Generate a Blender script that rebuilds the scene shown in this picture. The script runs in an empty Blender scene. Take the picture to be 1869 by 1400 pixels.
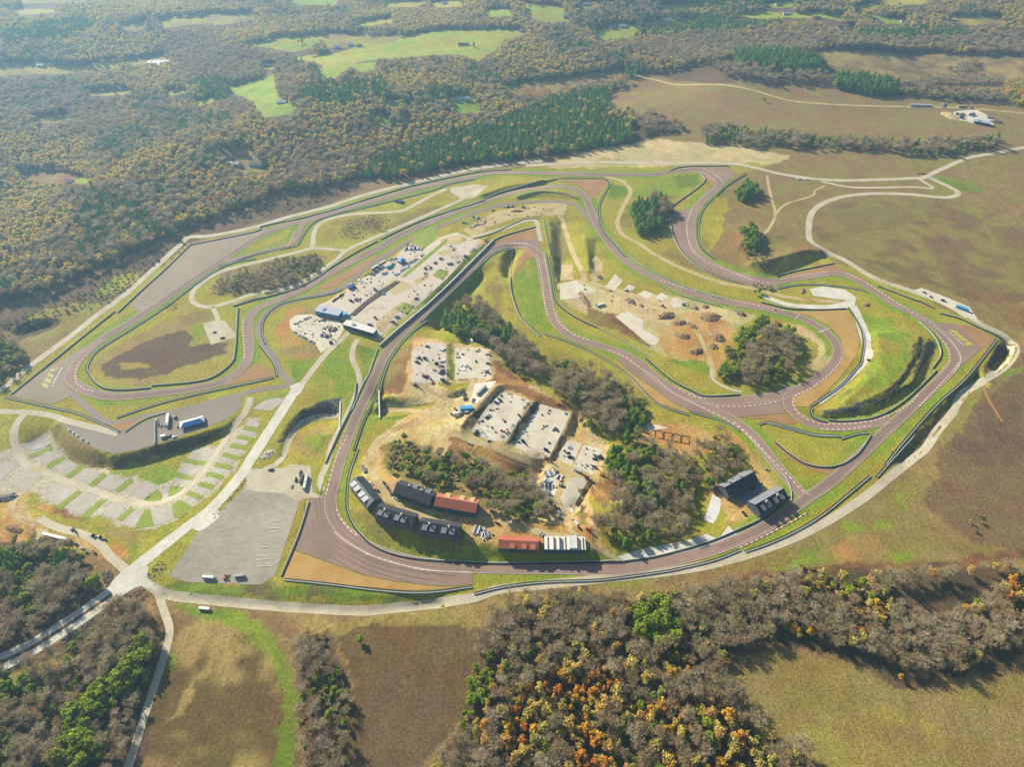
EXPOSURE, HAZE = 1.27, 0.000098
import bpy, bmesh, math, random
import numpy as np
from mathutils import Vector, Matrix
from mathutils.geometry import delaunay_2d_cdt
random.seed(11)
RNG = np.random.default_rng(5)
S = bpy.context.scene
COL = S.collection
R = math.radians

# ------------------------------------------------------------------ camera
CAM_H, PITCH, FPX = 549.0, R(44.0), 1246.0
CW, CH = 1869.0, 1400.0
cam = bpy.data.cameras.new('camera')
cam.sensor_width = 36.0
cam.lens = 36.0 * FPX / CW
cam.clip_start, cam.clip_end = 1.0, 60000.0
camo = bpy.data.objects.new('camera', cam)
COL.objects.link(camo)
camo.location = (0, 0, CAM_H)
camo.rotation_euler = (math.pi / 2 - PITCH, 0, 0)
S.camera = camo

def rays(px):
    """pixels (n,2) of the survey photograph -> direction per metre of drop"""
    px = np.asarray(px, float).reshape(-1, 2)
    u = (px[:, 0] - CW / 2) / FPX
    v = (px[:, 1] - CH / 2) / FPX
    cy, sy = math.cos(PITCH), math.sin(PITCH)
    fwd = cy - v * sy
    down = sy + v * cy
    down = np.maximum(down, 0.02)
    return u / down, fwd / down

def plane(px, z=0.0):
    a, b = rays(px)
    d = CAM_H - z
    return np.stack([a * d, b * d], 1)

# ---- tiles: pixel lists are noted relative to enlarged pieces of the survey photograph
TILE = {'A': (0, 400, 4), 'B': (400, 280, 4), 'C': (850, 280, 4), 'D': (1200, 280, 4), 'E': (1402, 500, 4),
        'F': (950, 550, 4), 'G': (467, 500, 4), 'H': (0, 690, 4), 'I': (1200, 750, 4), 'J': (500, 400, 4.667),
        'K': (450, 700, 4.667), 'L': (600, 820, 3.398), 'M': (820, 700, 6.445), 'N': (740, 600, 8.486),
        'O': (1050, 650, 3.111), 'P': (0, 1000, 2.875), 'Q': (600, 1000, 2.875), 'R': (1219, 950, 2.875),
        'S': (0, 650, 3.111), 's': (0, 300, 3.111), 'T': (0, 0, 2.67), 'U': (600, 0, 2.67), 'V': (1169, 0, 2.67), 'W': (1260, 820, 8.486),
        'X': (560, 540, 10.37), 'Y': (640, 440, 7.78), 'Z': (1269, 250, 3.111), 'f': (0, 0, 1), 'a': (960, 840, 10.99),
        'b': (260, 740, 13.33), 'c': (500, 850, 18.67), 'd': (1040, 500, 6.668), 'e': (0, 940, 8.486), 'g': (840, 360, 8.486),
        'h': (620, 850, 8.486), 'i': (840, 930, 7.19), 'j': (1620, 150, 7.486)}

def P(s):
    """'C 1,2 3,4 D 5,6' -> array of photograph pixels"""
    out = []
    t = TILE['f']
    for w in s.split():
        if ',' in w:
            x, y = w.split(',')
            out.append((t[0] + float(x) / t[2], t[1] + float(y) / t[2]))
        else:
            t = TILE[w]
    return np.array(out)

# ------------------------------------------------------------------ numeric helpers
def smooth_line(p, closed=False, step=3.0):
    """centripetal-ish Catmull-Rom through the points, resampled every `step` metres"""
    p = np.asarray(p, float)
    n = len(p)
    if n < 3:
        q = p
    else:
        out = []
        m = n if closed else n - 1
        for i in range(m):
            p1, p2 = p[i], p[(i + 1) % n]
            p0 = p[(i - 1) % n] if (closed or i > 0) else 2 * p1 - p2
            p3 = p[(i + 2) % n] if (closed or i + 2 < n) else 2 * p2 - p1
            t = np.linspace(0, 1, 14, endpoint=False)[:, None]
            out.append(0.5 * ((2 * p1) + (-p0 + p2) * t + (2 * p0 - 5 * p1 + 4 * p2 - p3) * t ** 2
                              + (-p0 + 3 * p1 - 3 * p2 + p3) * t ** 3))
        q = np.concatenate(out + ([p[:1]] if closed else [p[-1:]]))
    d = np.r_[0, np.cumsum(np.linalg.norm(np.diff(q, axis=0), axis=1))]
    k = max(2, int(d[-1] / step) + 1)
    t = np.linspace(0, d[-1], k)
    return np.stack([np.interp(t, d, q[:, 0]), np.interp(t, d, q[:, 1])], 1)

def normals2(p):
    g = np.gradient(p, axis=0)
    g /= np.maximum(np.linalg.norm(g, axis=1, keepdims=True), 1e-9)
    return np.stack([-g[:, 1], g[:, 0]], 1)

def inside(pts, poly):
    x, y = pts[:, 0], pts[:, 1]
    res = np.zeros(len(pts), bool)
    lo, hi = poly.min(0), poly.max(0)
    sel = np.where((x >= lo[0]) & (x <= hi[0]) & (y >= lo[1]) & (y <= hi[1]))[0]
    if len(sel) == 0:
        return res
    xs, ys = x[sel], y[sel]
    r = np.zeros(len(sel), bool)
    n = len(poly)
    for i in range(n):
        x1, y1 = poly[i]
        x2, y2 = poly[(i + 1) % n]
        if y1 == y2:
            continue
        c = ((y1 > ys) != (y2 > ys)) & (xs < (x2 - x1) * (ys - y1) / (y2 - y1) + x1)
        r ^= c
    res[sel] = r
    return res

_tab = np.random.default_rng(77).random((256, 256))
def vnoise(x, y, s):
    x, y = np.asarray(x, float) / s, np.asarray(y, float) / s
    xi, yi = np.floor(x).astype(int), np.floor(y).astype(int)
    fx, fy = x - xi, y - yi
    fx, fy = fx * fx * (3 - 2 * fx), fy * fy * (3 - 2 * fy)
    g = lambda i, j: _tab[i % 256, j % 256]
    return ((g(xi, yi) * (1 - fx) + g(xi + 1, yi) * fx) * (1 - fy)
            + (g(xi, yi + 1) * (1 - fx) + g(xi + 1, yi + 1) * fx) * fy)

# ------------------------------------------------------------------ terrain: break lines with heights
SX0, SX1, SY0, SY1, ST = -780, 840, 120, 1260, 3.0
gx = np.arange(SX0, SX1 + .1, ST)
gy = np.arange(SY0, SY1 + .1, ST)
NX, NY = len(gx), len(gy)
fixed = np.zeros((NY, NX), bool)
val = np.zeros((NY, NX))
GXX, GYY = np.meshgrid(gx, gy)
GPT = np.stack([GXX.ravel(), GYY.ravel()], 1)

VZ = 1.35
def fix_line(z, pts):
    """z: a height or one per point"""
    px = P(pts)
    zz = (np.full(len(px), float(z)) if np.isscalar(z) else np.array(z, float)) * VZ
    a, b = rays(px)
    w = np.stack([a * (CAM_H - zz), b * (CAM_H - zz), zz], 1)
    for i in range(len(w) - 1):
        n = int(np.linalg.norm(w[i + 1, :2] - w[i, :2]) / 1.5) + 2
        t = np.linspace(0, 1, n)[:, None]
        q = w[i] * (1 - t) + w[i + 1] * t
        ix = np.clip(np.round((q[:, 0] - SX0) / ST).astype(int), 0, NX - 1)
        iy = np.clip(np.round((q[:, 1] - SY0) / ST).astype(int), 0, NY - 1)
        val[iy, ix] = q[:, 2]
        fixed[iy, ix] = True

def fix_area(z, pts):
    z = z * VZ
    w = plane(P(pts), z)
    m = inside(GPT, w).reshape(NY, NX)
    val[m] = z
    fixed[m] = True
# pads first, then lines
fix_area(-6.5, 'H 420,590 720,690 980,700 1400,560 1480,600 1260,850 1080,890 720,850 420,740 260,600 200,480 330,440')
fix_line(0, 'H 440,320 480,400 600,480 740,540 850,555 1000,530 1140,490 1400,420 1640,350 1770,215')
fix_line([-4, -5, -6.5, -7, -7.5, -7.5, -7.5, -7.5, -7, -5, -1], 'H 345,400 390,490 480,570 600,630 720,655 850,668 980,653 1200,583 1400,512 1640,425 1750,300')
fix_line(0, 'H 640,290 800,310 1000,330 1220,250 1600,200 1770,150')
# underpass: approach, headwalls
fix_line([0, -1.5, -3.5, -5, -6, -6.3, -6.3], 'K 200,710 310,610 360,490 420,400 500,340 640,290 790,275')
fix_line([0, -1.5, -3.5, -5, -6, -6.3], 'K 240,700 350,600 390,500 460,410 540,350 780,300')
fix_line(0, 'K 270,600 275,480 330,360 440,235 620,160 812,138')
fix_line(0, 'K 812,138 800,270 800,420')
fix_line([0, 0, -.5, -1, 0], 'K 320,740 420,690 600,620 640,480 740,420')
fix_line([-2.5, -3, -4], 'K 470,540 540,440 700,350')
fix_line(0, 'K 1128,95 1128,300')
fix_line(-6.3, 'K 1150,105 1150,285')
fix_line([-6.3, -5, -3, -1, 0], 'K 1150,240 1290,232 1420,235 1560,240 1740,270')
fix_line(0, 'K 1160,112 1350,115 1530,125')
fix_line([-4.5, -4, -3], 'K 1190,190 1350,195 1500,190')
fix_line([0, 0, 0], 'K 1170,310 1330,320 1420,300')
# hill with the pair of trees and its shaded scarp
fix_line([8, 9, 9, 7, 4], 'D 680,790 760,785 880,752 1080,700 1200,705')
fix_line([7, 8, 6], 'D 600,660 700,560 900,600')
fix_line([-1, -1, -1, -1], 'D 850,890 960,868 1100,800 1250,745')
fix_line([1, 1, 0, 0], 'D 300,650 340,710 470,790 660,870')
fix_line([0, 1, 2], 'D 330,500 345,400 470,260')
# hollow inside the hairpin
fix_line(-7, 'C 355,745 318,840 300,925')
fix_line(0, 'C 300,708 255,745 243,800 252,880 268,960')
fix_line(0, 'C 415,708 375,800 345,880 335,960')
# terraced mound on the right
fix_area(5.5, 'E 760,430 1000,430 1060,520 960,700 860,800 840,640')
fix_line(5.2, 'E 1105,450 1098,520 1055,610 995,720 880,840 700,935')
fix_line(3, 'E 1128,490 1090,620 1025,740 900,865 690,962')
fix_line(3, 'E 1160,478 1128,600 1100,690 1060,780 900,880 700,975 420,1005')
fix_line(-1, 'E 1228,530 1215,600 1135,720 1050,840 880,948 650,1035 420,1050')
fix_line(0, 'E 700,660 620,770 480,900 390,960')
fix_line(0, 'E 680,250 740,420 770,560')
fix_line(5.5, 'E 838,630 790,720 660,850 570,920')
# ditch by the far right corner, bank under the outer barrier
fix_line(0, 'E 1690,500 1620,610 1580,730')
fix_line(-7, 'E 1752,520 1722,620 1625,720')
fix_line(-1, 'E 1800,500 1815,560 1780,640 1650,750')
fix_line(0, 'E 1640,500 1450,770 1230,975 1000,1230 850,1395')
fix_line(-3.4, 'E 1525,740 1420,880 1300,1010 1180,1190 980,1390')
fix_line(-2.6, 'E 1560,800 1440,880 1360,1020 1240,1150 1150,1290 1000,1390')
# paddock plateau behind the retaining wall
fix_area(2.4, 'J 560,640 1130,220 1290,270 1480,160 1700,170 1780,200 1640,300 1470,500 1200,700 1020,790 880,930 720,870 640,840')
fix_line(0, 'J 430,700 600,600 820,470 1050,300 1160,200')
fix_line(2.4, 'J 1190,800 1480,500 1690,270')
fix_line(.6, 'J 1230,775 1500,520 1690,330')
fix_line(0, 'J 940,1060 1120,950 1320,750 1620,450 1830,230')
fix_line(0, 'J 900,1180 1010,1090 1300,830 1600,540 1868,270')
fix_line(-9, 'J 1400,960 1480,830 1640,640 1760,510')
fix_line(-8, 'f 850,590 880,580 900,620 930,650 990,680 1050,690 1120,740 1160,790')
fix_line(0, 'f 930,560 960,600 1000,630 1100,665 1180,720 1230,750')
fix_line(-6, 'f 1150,830 1250,860 1270,930 1200,960 1130,960')
# building site terraces
fix_line(4, 'M 140,530 370,220 570,10')
fix_area(0.3, 'M 250,560 440,290 620,80 980,200 660,690')
fix_line(0, 'M 650,700 840,440 1000,205')
fix_area(-4, 'M 730,710 1060,235 1430,350 1180,860 900,800')
fix_line(-4, 'M 1165,890 1320,610')
fix_area(-7, 'M 1230,900 1375,650 1790,760 1800,900 1660,1080')
fix_line(-4, 'M 1445,365 1345,565')
fix_line(-9, 'M 1505,400 1460,610 1560,650 1840,740')
fix_line(-10, 'a 1270,480 1060,840 990,1010')
fix_line(-7, 'a 1220,450 1000,850 950,1050')
fix_line(-7, 'M 1160,960 1050,1180 1300,1230')
fix_line(-12, 'M 1100,1010 990,1180 880,1120')
fix_area(3, 'N 90,330 300,190 640,200 635,820 480,860 300,840 60,830')
fix_area(0.5, 'N 770,300 1320,310 1330,770 760,780')
fix_line(3, 'N 645,200 640,800')
fix_line(0.5, 'N 750,260 742,790')
fix_line([3, 3, 3], 'N 480,900 700,1010 860,940')
fix_line(0, 'N 720,1060 900,1010')
# pond hollow at the left wood
fix_line(-7, 'A 140,850 250,810 400,780')
fix_line(0, 'A 100,810 180,745 320,715 450,735')
fix_line(-1, 'A 110,890 300,850 480,790')
# banks beside the upper straights
fix_line(3, 'C 380,305 560,270 700,280 800,312')
fix_line(0, 'C 395,340 560,318 790,340')
fix_line(3, 'C 110,300 300,235 560,195')
fix_line(0, 'C 150,325 320,275 640,210')
fix_line(0, 'C 600,500 625,700 655,1000')
fix_line(-5, 'C 690,520 695,700 695,900')
fix_line(3, 'C 875,600 885,700 898,850')
fix_line(-2, 'C 950,650 940,760 925,860')
# townhouse shelf above the bottom bend
fix_area(6, 'f 652,872 700,880 728,870 800,890 880,895 960,955 1072,962 1074,1000 908,1000 830,985 760,978 690,940')
fix_line(0, 'f 622,900 632,940 660,980 710,1005 800,1020 910,1026 1100,1028')
fix_line([5, 3, 0], 'f 1076,990 1110,1005 1140,1020')
fix_line(6, 'f 1076,965 1076,1002')
# lower perimeter road
fix_line(0, 'f 520,1064 650,1080 740,1086 860,1076')
fix_line(-4, 'f 300,1090 417,1102 522,1110 650,1118 704,1115 800,1104')
fix_line(-2, 'f 350,1080 500,1092 640,1100 780,1094')

z = np.where(fixed, val, 0.0)
lam = (ST / 30.0) ** 2
par = (np.add.outer(np.arange(NY), np.arange(NX)) % 2).astype(bool)
for it in range(260):
    for c in (False, True):
        nb = np.zeros_like(z)
        nb[1:] += z[:-1]; nb[:-1] += z[1:]; nb[:, 1:] += z[:, :-1]; nb[:, :-1] += z[:, 1:]
        new = z + 1.6 * (nb / (4 + lam) - z)
        upd = (par == c) & ~fixed
        z[upd] = new[upd]
    z[0] = z[-1] = 0; z[:, 0] = z[:, -1] = 0
# soften the break lines a little
for it in range(0):
    zz = z.copy()
    zz[1:-1, 1:-1] = .5 * z[1:-1, 1:-1] + .125 * (z[:-2, 1:-1] + z[2:, 1:-1] + z[1:-1, :-2] + z[1:-1, 2:])
    z = zz
SITE_Z = z

def hills(x, y):
    x, y = np.asarray(x, float), np.asarray(y, float)
    n = (vnoise(x + 900, y + 350, 520) - .5) * 105 + (vnoise(x - 300, y + 90, 230) - .5) * 42 + (vnoise(x, y, 90) - .5) * 5
    edge = plane(P('f 0,560 230,470 380,400 560,345 740,318 960,290 1160,262 1300,250 1869,215'))
    ye = np.interp(x, edge[:, 0], edge[:, 1], left=edge[0, 1], right=edge[-1, 1])
    m = np.clip((y - ye - 40) / 320, 0, 1)
    m = m * m * (3 - 2 * m)
    soft = (vnoise(x + 40, y + 77, 170) - .5) * 7
    m2 = np.clip((np.abs(x - 40) - 640) / 200, 0, 1)
    return n * m + soft * m2 * (1 - m)

def axis(lo, hi, st, mid_lo, mid_hi, far_lo, far_hi, cap):
    mid = list(np.arange(lo, hi + .1, st))
    def grow(x, d, sgn, m, far):
        o = []
        while x * sgn < far * sgn:
            d = min(d * 1.07, cap) if x * sgn < m * sgn else min(d * 1.3, 400)
            x += sgn * d; o.append(x)
        return o
    return np.array(grow(lo, st, -1, mid_lo, far_lo)[::-1] + mid + grow(mid[-1], st, 1, mid_hi, far_hi))
TX = axis(SX0, SX1, ST, -1550, 1550, -9000, 9000, 7.0)
TY = axis(SY0, SY1, ST, 60, 2320, -900, 16000, 7.0)
TXX, TYY = np.meshgrid(TX, TY)

def site_z(x, y):
    fx = np.clip((x - SX0) / ST, 0, NX - 1.001); fy = np.clip((y - SY0) / ST, 0, NY - 1.001)
    ix, iy = fx.astype(int), fy.astype(int)
    fx, fy = fx - ix, fy - iy
    return ((SITE_Z[iy, ix] * (1 - fx) + SITE_Z[iy, ix + 1] * fx) * (1 - fy)
            + (SITE_Z[iy + 1, ix] * (1 - fx) + SITE_Z[iy + 1, ix + 1] * fx) * fy)
TZ = site_z(TXX, TYY) + hills(TXX, TYY)

def height(xy):
    """height of the ground mesh itself (its triangles)"""
    xy = np.asarray(xy, float).reshape(-1, 2)
    ix = np.clip(np.searchsorted(TX, xy[:, 0], 'right') - 1, 0, len(TX) - 2)
    iy = np.clip(np.searchsorted(TY, xy[:, 1], 'right') - 1, 0, len(TY) - 2)
    fx = np.clip((xy[:, 0] - TX[ix]) / (TX[ix + 1] - TX[ix]), 0, 1)
    fy = np.clip((xy[:, 1] - TY[iy]) / (TY[iy + 1] - TY[iy]), 0, 1)
    a, b, c, d = TZ[iy, ix], TZ[iy, ix + 1], TZ[iy + 1, ix + 1], TZ[iy + 1, ix]
    return np.where(fx >= fy, a + (b - a) * fx + (c - b) * fy, a + (d - a) * fy + (c - d) * fx)

def ground(px):
    """photograph pixels -> points (x, y) where the sight line meets the terrain"""
    px = np.asarray(px, float).reshape(-1, 2)
    a, b = rays(px)
    zz = np.zeros(len(px))
    for it in range(25):
        d = CAM_H - zz
        zz = .5 * zz + .5 * height(np.stack([a * d, b * d], 1))
    d = CAM_H - zz
    return np.stack([a * d, b * d], 1)
def G(s):
    return ground(P(s))
# ------------------------------------------------------------------ materials
KALB = 0.50
def lin(c):
    return [((v / 255.0) / 12.92 if v <= 10 else ((v / 255.0 + .055) / 1.055) ** 2.4) for v in c]
def alb(c, k=KALB, sat=1.1):
    l = lin(c); g = .3 * l[0] + .6 * l[1] + .1 * l[2]
    return [min(.9, max(.004, (g + (v - g) * sat) * k)) for v in l] + [1.0]
MATS = {}
def new_mat(name):
    m = bpy.data.materials.new(name)
    m.use_nodes = True
    m.node_tree.nodes.clear()
    MATS[name] = m
    return m, m.node_tree.nodes, m.node_tree.links

def mat(name, c1, c2=None, c3=None, scale=.15, rough=.9, bump=0.0, bscale=1.0, stretch=None, spec=.2, k=KALB, metal=0.0, fine=1.3, fine_amt=.18):
    """two or three colours mixed by large noise, brightness broken up by a finer one"""
    if name in MATS:
        return MATS[name]
    m, N, L = new_mat(name)
    out = N.new('ShaderNodeOutputMaterial'); b = N.new('ShaderNodeBsdfPrincipled')
    L.new(b.outputs[0], out.inputs[0])
    b.inputs['Roughness'].default_value = rough
    b.inputs['Metallic'].default_value = metal
    b.inputs['Specular IOR Level'].default_value = spec
    tc = N.new('ShaderNodeTexCoord')
    src = tc.outputs['Object']
    if stretch:
        mp = N.new('ShaderNodeMapping'); mp.inputs['Rotation'].default_value = (0, 0, stretch[2]); mp.inputs['Scale'].default_value = (stretch[0], stretch[1], 1)
        L.new(src, mp.inputs[0]); src = mp.outputs[0]
    c2 = c2 or c1
    n1 = N.new('ShaderNodeTexNoise'); n1.inputs['Scale'].default_value = scale; n1.inputs['Detail'].default_value = 6; n1.inputs['Roughness'].default_value = .6
    L.new(src, n1.inputs['Vector'])
    r = N.new('ShaderNodeValToRGB'); L.new(n1.outputs['Fac'], r.inputs[0])
    e = r.color_ramp.elements
    e[0].position, e[0].color = .33, alb(c1, k)
    e[1].position, e[1].color = .67, alb(c2, k)
    if c3:
        x = e.new(.5); x.color = alb(c3, k)
    n2 = N.new('ShaderNodeTexNoise'); n2.inputs['Scale'].default_value = fine; n2.inputs['Detail'].default_value = 5
    L.new(src, n2.inputs['Vector'])
    mr = N.new('ShaderNodeMapRange'); mr.inputs[1].default_value = .3; mr.inputs[2].default_value = .7
    mr.inputs[3].default_value = 1 - fine_amt; mr.inputs[4].default_value = 1 + fine_amt
    L.new(n2.outputs['Fac'], mr.inputs[0])
    mx = N.new('ShaderNodeVectorMath'); mx.operation = 'SCALE'
    L.new(r.outputs[0], mx.inputs[0]); L.new(mr.outputs[0], mx.inputs['Scale'])
    L.new(mx.outputs[0], b.inputs['Base Color'])
    if bump:
        bp = N.new('ShaderNodeBump'); bp.inputs['Strength'].default_value = 1; bp.inputs['Distance'].default_value = bump
        n3 = N.new('ShaderNodeTexNoise'); n3.inputs['Scale'].default_value = bscale; n3.inputs['Detail'].default_value = 5
        L.new(tc.outputs['Object'], n3.inputs['Vector'])
        L.new(n3.outputs['Fac'], bp.inputs['Height']); L.new(bp.outputs[0], b.inputs['Normal'])
    return m

def plain(name, c, rough=.6, spec=.3, metal=0.0, k=.62):
    return mat(name, c, [max(0, v * .9) for v in c], scale=.7, rough=rough, spec=spec, metal=metal, k=k, fine=4.0, fine_amt=.08)

asphalt = mat('track_asphalt', (178, 151, 134), (158, 134, 120), (168, 142, 127), scale=.03, fine=.5, fine_amt=.10, bump=.01, bscale=6)
runoff = mat('runoff_asphalt', (180, 162, 140), (163, 145, 125), scale=.025, fine=.35, fine_amt=.10)
runoff_b = mat('runoff_dark', (174, 147, 129), (154, 131, 115), scale=.03, fine=.4, fine_amt=.10)
pit_road = mat('pit_asphalt', (166, 152, 138), (150, 136, 124), scale=.03, fine=.5, fine_amt=.1)
gravel = mat('gravel_tan', (212, 174, 112), (192, 152, 92), (202, 164, 102), scale=.05, fine=.6, fine_amt=.12, bump=.05, bscale=2)
gravel_b = mat('gravel_brown', (192, 150, 108), (172, 132, 92), scale=.05, fine=.5, fine_amt=.12)
white_gravel = mat('white_gravel', (224, 220, 206), (200, 194, 176), scale=.06, fine=.5, fine_amt=.12, k=.62)
pale_gravel = mat('pale_gravel', (210, 198, 172), (188, 172, 142), (200, 190, 165), scale=.05, fine=.5, fine_amt=.12, k=.58)
dirt = mat('dirt_yellow', (206, 178, 122), (186, 150, 92), (214, 196, 148), scale=.035, fine=.3, fine_amt=.16, bump=.12, bscale=.6)
dirt_o = mat('dirt_orange', (190, 150, 92), (164, 122, 74), (182, 138, 84), scale=.04, fine=.3, fine_amt=.18, bump=.15, bscale=.6)
dirt_b = mat('dirt_brown', (150, 116, 80), (128, 96, 66), scale=.04, fine=.3, fine_amt=.18, bump=.15, bscale=.6)
pad = mat('pad_concrete', (214, 204, 184), (194, 180, 156), (206, 192, 164), scale=.045, fine=.35, fine_amt=.12, k=.6)
pad_w = mat('pad_white', (222, 214, 198), (198, 186, 162), (214, 204, 182), scale=.06, fine=.4, fine_amt=.1, k=.62)
pad_p = mat('pad_pinkish', (206, 190, 172), (190, 172, 150), (214, 202, 184), scale=.03, fine=.3, fine_amt=.13, k=.58)
rv_pad = mat('rv_pad', (200, 192, 178), (182, 172, 158), scale=.08, fine=.6, fine_amt=.1, k=.55)
lot = mat('car_park_asphalt', (194, 184, 166), (168, 159, 142), (180, 171, 153), scale=.022, fine=.3, fine_amt=.14, stretch=(.5, 1, -.25))
lot_b = mat('paddock_asphalt', (168, 158, 142), (154, 144, 130), scale=.02, fine=.5, fine_amt=.10)
grass_strip = mat('grass_strip', (140, 158, 62), (160, 164, 78), (150, 166, 66), scale=.05, fine=.5, fine_amt=.25, bump=.15, bscale=1.0)
line_white = mat('line_paint', (228, 214, 204), scale=.2, k=.62, fine=2)
kerb_red = mat('kerb_red', (206, 132, 122), (194, 116, 108), scale=.2, k=.55, fine=2)
logo_y = mat('logo_yellow', (214, 196, 92), (200, 184, 84), scale=.2, k=.56, fine=1)
logo_p = mat('logo_pale', (204, 200, 140), (194, 190, 132), scale=.2, k=.56, fine=1)
rock = mat('rock_grey', (150, 146, 138), (104, 101, 98), scale=.35, fine=.9, fine_amt=.4, bump=.5, bscale=.8)

# ------------------------------------------------------------------ ground colours per vertex, painted zone after zone
CC = {'field': (156, 130, 88), 'field_r': (138, 116, 80), 'floor': (112, 94, 70), 'lawn': (174, 162, 74), 'green': (144, 164, 62), 'lush': (124, 142, 56),
      'olive': (154, 138, 80), 'straw': (206, 190, 140), 'sand': (228, 204, 152), 'brown': (150, 112, 76), 'meadow': (178, 170, 76), 'mead2': (160, 176, 72),
      'rust': (118, 98, 62), 'umber': (122, 101, 76), 'pale': (208, 197, 174), 'tan': (160, 142, 92), 'scrub': (122, 100, 76), 'yellow': (178, 164, 84), 'dirt': (216, 182, 120), 'dark': (96, 84, 62),  # dark: forest floor, and also shade painted on steep banks
      'rock': (92, 94, 98), 'gold': (186, 160, 80), 'dull': (128, 120, 76), 'clay': (202, 156, 94), 'hay': (172, 150, 96)}
CL = {k: np.array(alb(v)[:3]) for k, v in CC.items()}
gcol = np.tile(CL['field'], (TXX.size, 1))
VP = np.stack([TXX.ravel(), TYY.ravel()], 1)
wx = (vnoise(VP[:, 0], VP[:, 1], 9) - .5) * 7 + (vnoise(VP[:, 0] + 50, VP[:, 1], 28) - .5) * 8
wy = (vnoise(VP[:, 0], VP[:, 1] + 99, 9) - .5) * 7 + (vnoise(VP[:, 0], VP[:, 1] - 31, 28) - .5) * 8
VW = VP + np.stack([wx, wy], 1)
mott = vnoise(VP[:, 0], VP[:, 1], 33) * .6 + vnoise(VP[:, 0], VP[:, 1], 11) * .4
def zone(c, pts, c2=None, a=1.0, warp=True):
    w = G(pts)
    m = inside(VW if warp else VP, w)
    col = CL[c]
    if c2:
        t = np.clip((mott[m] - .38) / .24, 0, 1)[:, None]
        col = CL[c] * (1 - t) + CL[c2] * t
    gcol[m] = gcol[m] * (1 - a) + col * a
FOREST_EDGE = 'f -300,590 0,552 90,538 150,508 230,470 330,422 400,398 470,372 520,352 600,345 640,328 740,325 850,300 960,290 1060,275 1150,262 1250,240 1165,212 1112,200 1112,168 1172,132 1300,152 1420,156 1515,152 1640,172 1720,182 1830,187 2100,190 2300,-60 -500,-60'
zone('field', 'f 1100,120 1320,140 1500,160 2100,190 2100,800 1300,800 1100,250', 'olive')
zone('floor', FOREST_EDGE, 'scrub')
# far fields and clearings
FIELDS = []
for c, c2, s in [
    ('meadow', 'tan', 'f 288,34 400,23 464,22 464,34 420,46 292,50'), ('mead2', 'meadow', 'f 445,82 525,65 592,62 570,86 535,95'),
    ('meadow', 'mead2', 'f 530,105 600,98 675,74 806,54 948,52 960,60 922,72 900,94 872,110 840,98 770,101 700,106 655,112 610,142 580,142 588,116'),
    ('meadow', 'tan', 'f 580,68 600,60 735,62 720,76 600,86'), ('mead2', 'green', 'f 416,157 502,135 509,176 543,195 532,212 480,214 464,187 423,168'),
    ('mead2', None, 'f 352,187 408,172 397,183 363,193'), ('meadow', 'olive', 'f -20,116 75,112 135,120 215,110 222,122 130,134 -20,138'),
    ('hay', None, 'f 215,112 300,98 308,106 250,118'), ('mead2', None, 'f 520,-9 622,-9 614,9 543,9'), ('meadow', None, 'f 17,17 101,15 101,22 34,27'),
    ('meadow', 'mead2', 'f 956,4 1027,11 1034,34 1050,41 998,40 956,30'), ('mead2', 'meadow', 'f 1087,56 1117,41 1162,45 1162,67 1090,72'),
    ('mead2', None, 'f 1177,36 1270,32 1270,45 1177,46'), ('mead2', 'meadow', 'f 1300,24 1476,23 1544,26 1529,38 1394,33'),
    ('mead2', None, 'f 1585,26 1656,34 1648,44 1596,38'), ('tan', 'meadow', 'f 1716,29 1828,29 1832,42 1768,46'),
    ('green', 'mead2', 'f 810,180 855,169 877,195 873,207 832,206'), ('green', 'mead2', 'f 671,213 701,206 712,221 697,231 675,229'),
    ('mead2', None, 'f 731,215 753,213 750,229 731,226'), ('mead2', 'tan', 'f 915,157 960,150 1012,144 1000,160 948,173'),
    ('hay', 'brown', 'f 960,152 1012,144 1117,128 1165,128 1087,149 993,173 955,172'), ('brown', 'tan', 'f 30,318 109,307 168,326 157,336 75,331'),
    ('green', None, 'f 140,322 168,326 157,336 130,334'), ('meadow', 'tan', 'f 397,277 453,264 464,285 500,312 442,316 423,300'),
    ('meadow', None, 'f 649,41 716,30 720,41 660,50'), ('tan', 'mead2', 'f 30,-8 200,-8 160,4 40,6'), ('meadow', None, 'f 1600,-8 1700,-8 1690,6 1610,8'),
    ('hay', 'field_r', 'f 1440,100 1560,92 1700,96 2000,106 2000,150 1830,148 1760,135 1640,150 1505,138 1505,118'),
    ('meadow', None, 'f 150,165 240,162 238,172 170,174'), ('mead2', None, 'f 300,165 330,160 345,168 310,175'), ('meadow', None, 'f 470,118 500,116 505,123 475,126'), ('mead2', None, 'f 700,185 725,183 728,192 702,194'), ('meadow', None, 'f 740,178 758,176 760,184 742,187'), ('meadow', 'tan', 'f 1050,5 1085,0 1100,12 1060,16'), ('mead2', None, 'f 1390,5 1440,2 1450,12 1400,15'), ('tan', None, 'f 1500,48 1560,46 1566,53 1506,55'), ('meadow', None, 'f 780,4 840,0 850,10 790,13'), ('meadow', None, 'f 700,2 780,0 762,11 705,13'), ('mead2', None, 'f 880,19 930,15 935,27 885,31'), ('meadow', None, 'f 1560,8 1600,4 1610,15 1565,19'), ('mead2', 'meadow', 'f 1200,8 1280,3 1290,13 1205,17'), ('meadow', 'tan', 'f 215,44 270,40 262,52 220,55'), ('mead2', None, 'f 640,118 690,112 684,128 650,132'), ('tan', 'meadow', 'f 60,215 130,208 124,222 70,226'), ('hay', 'brown', 'f 1690,152 1830,155 1840,178 1700,172')]:
    zone(c, s, c2)
    FIELDS.append(P(s))
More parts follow.
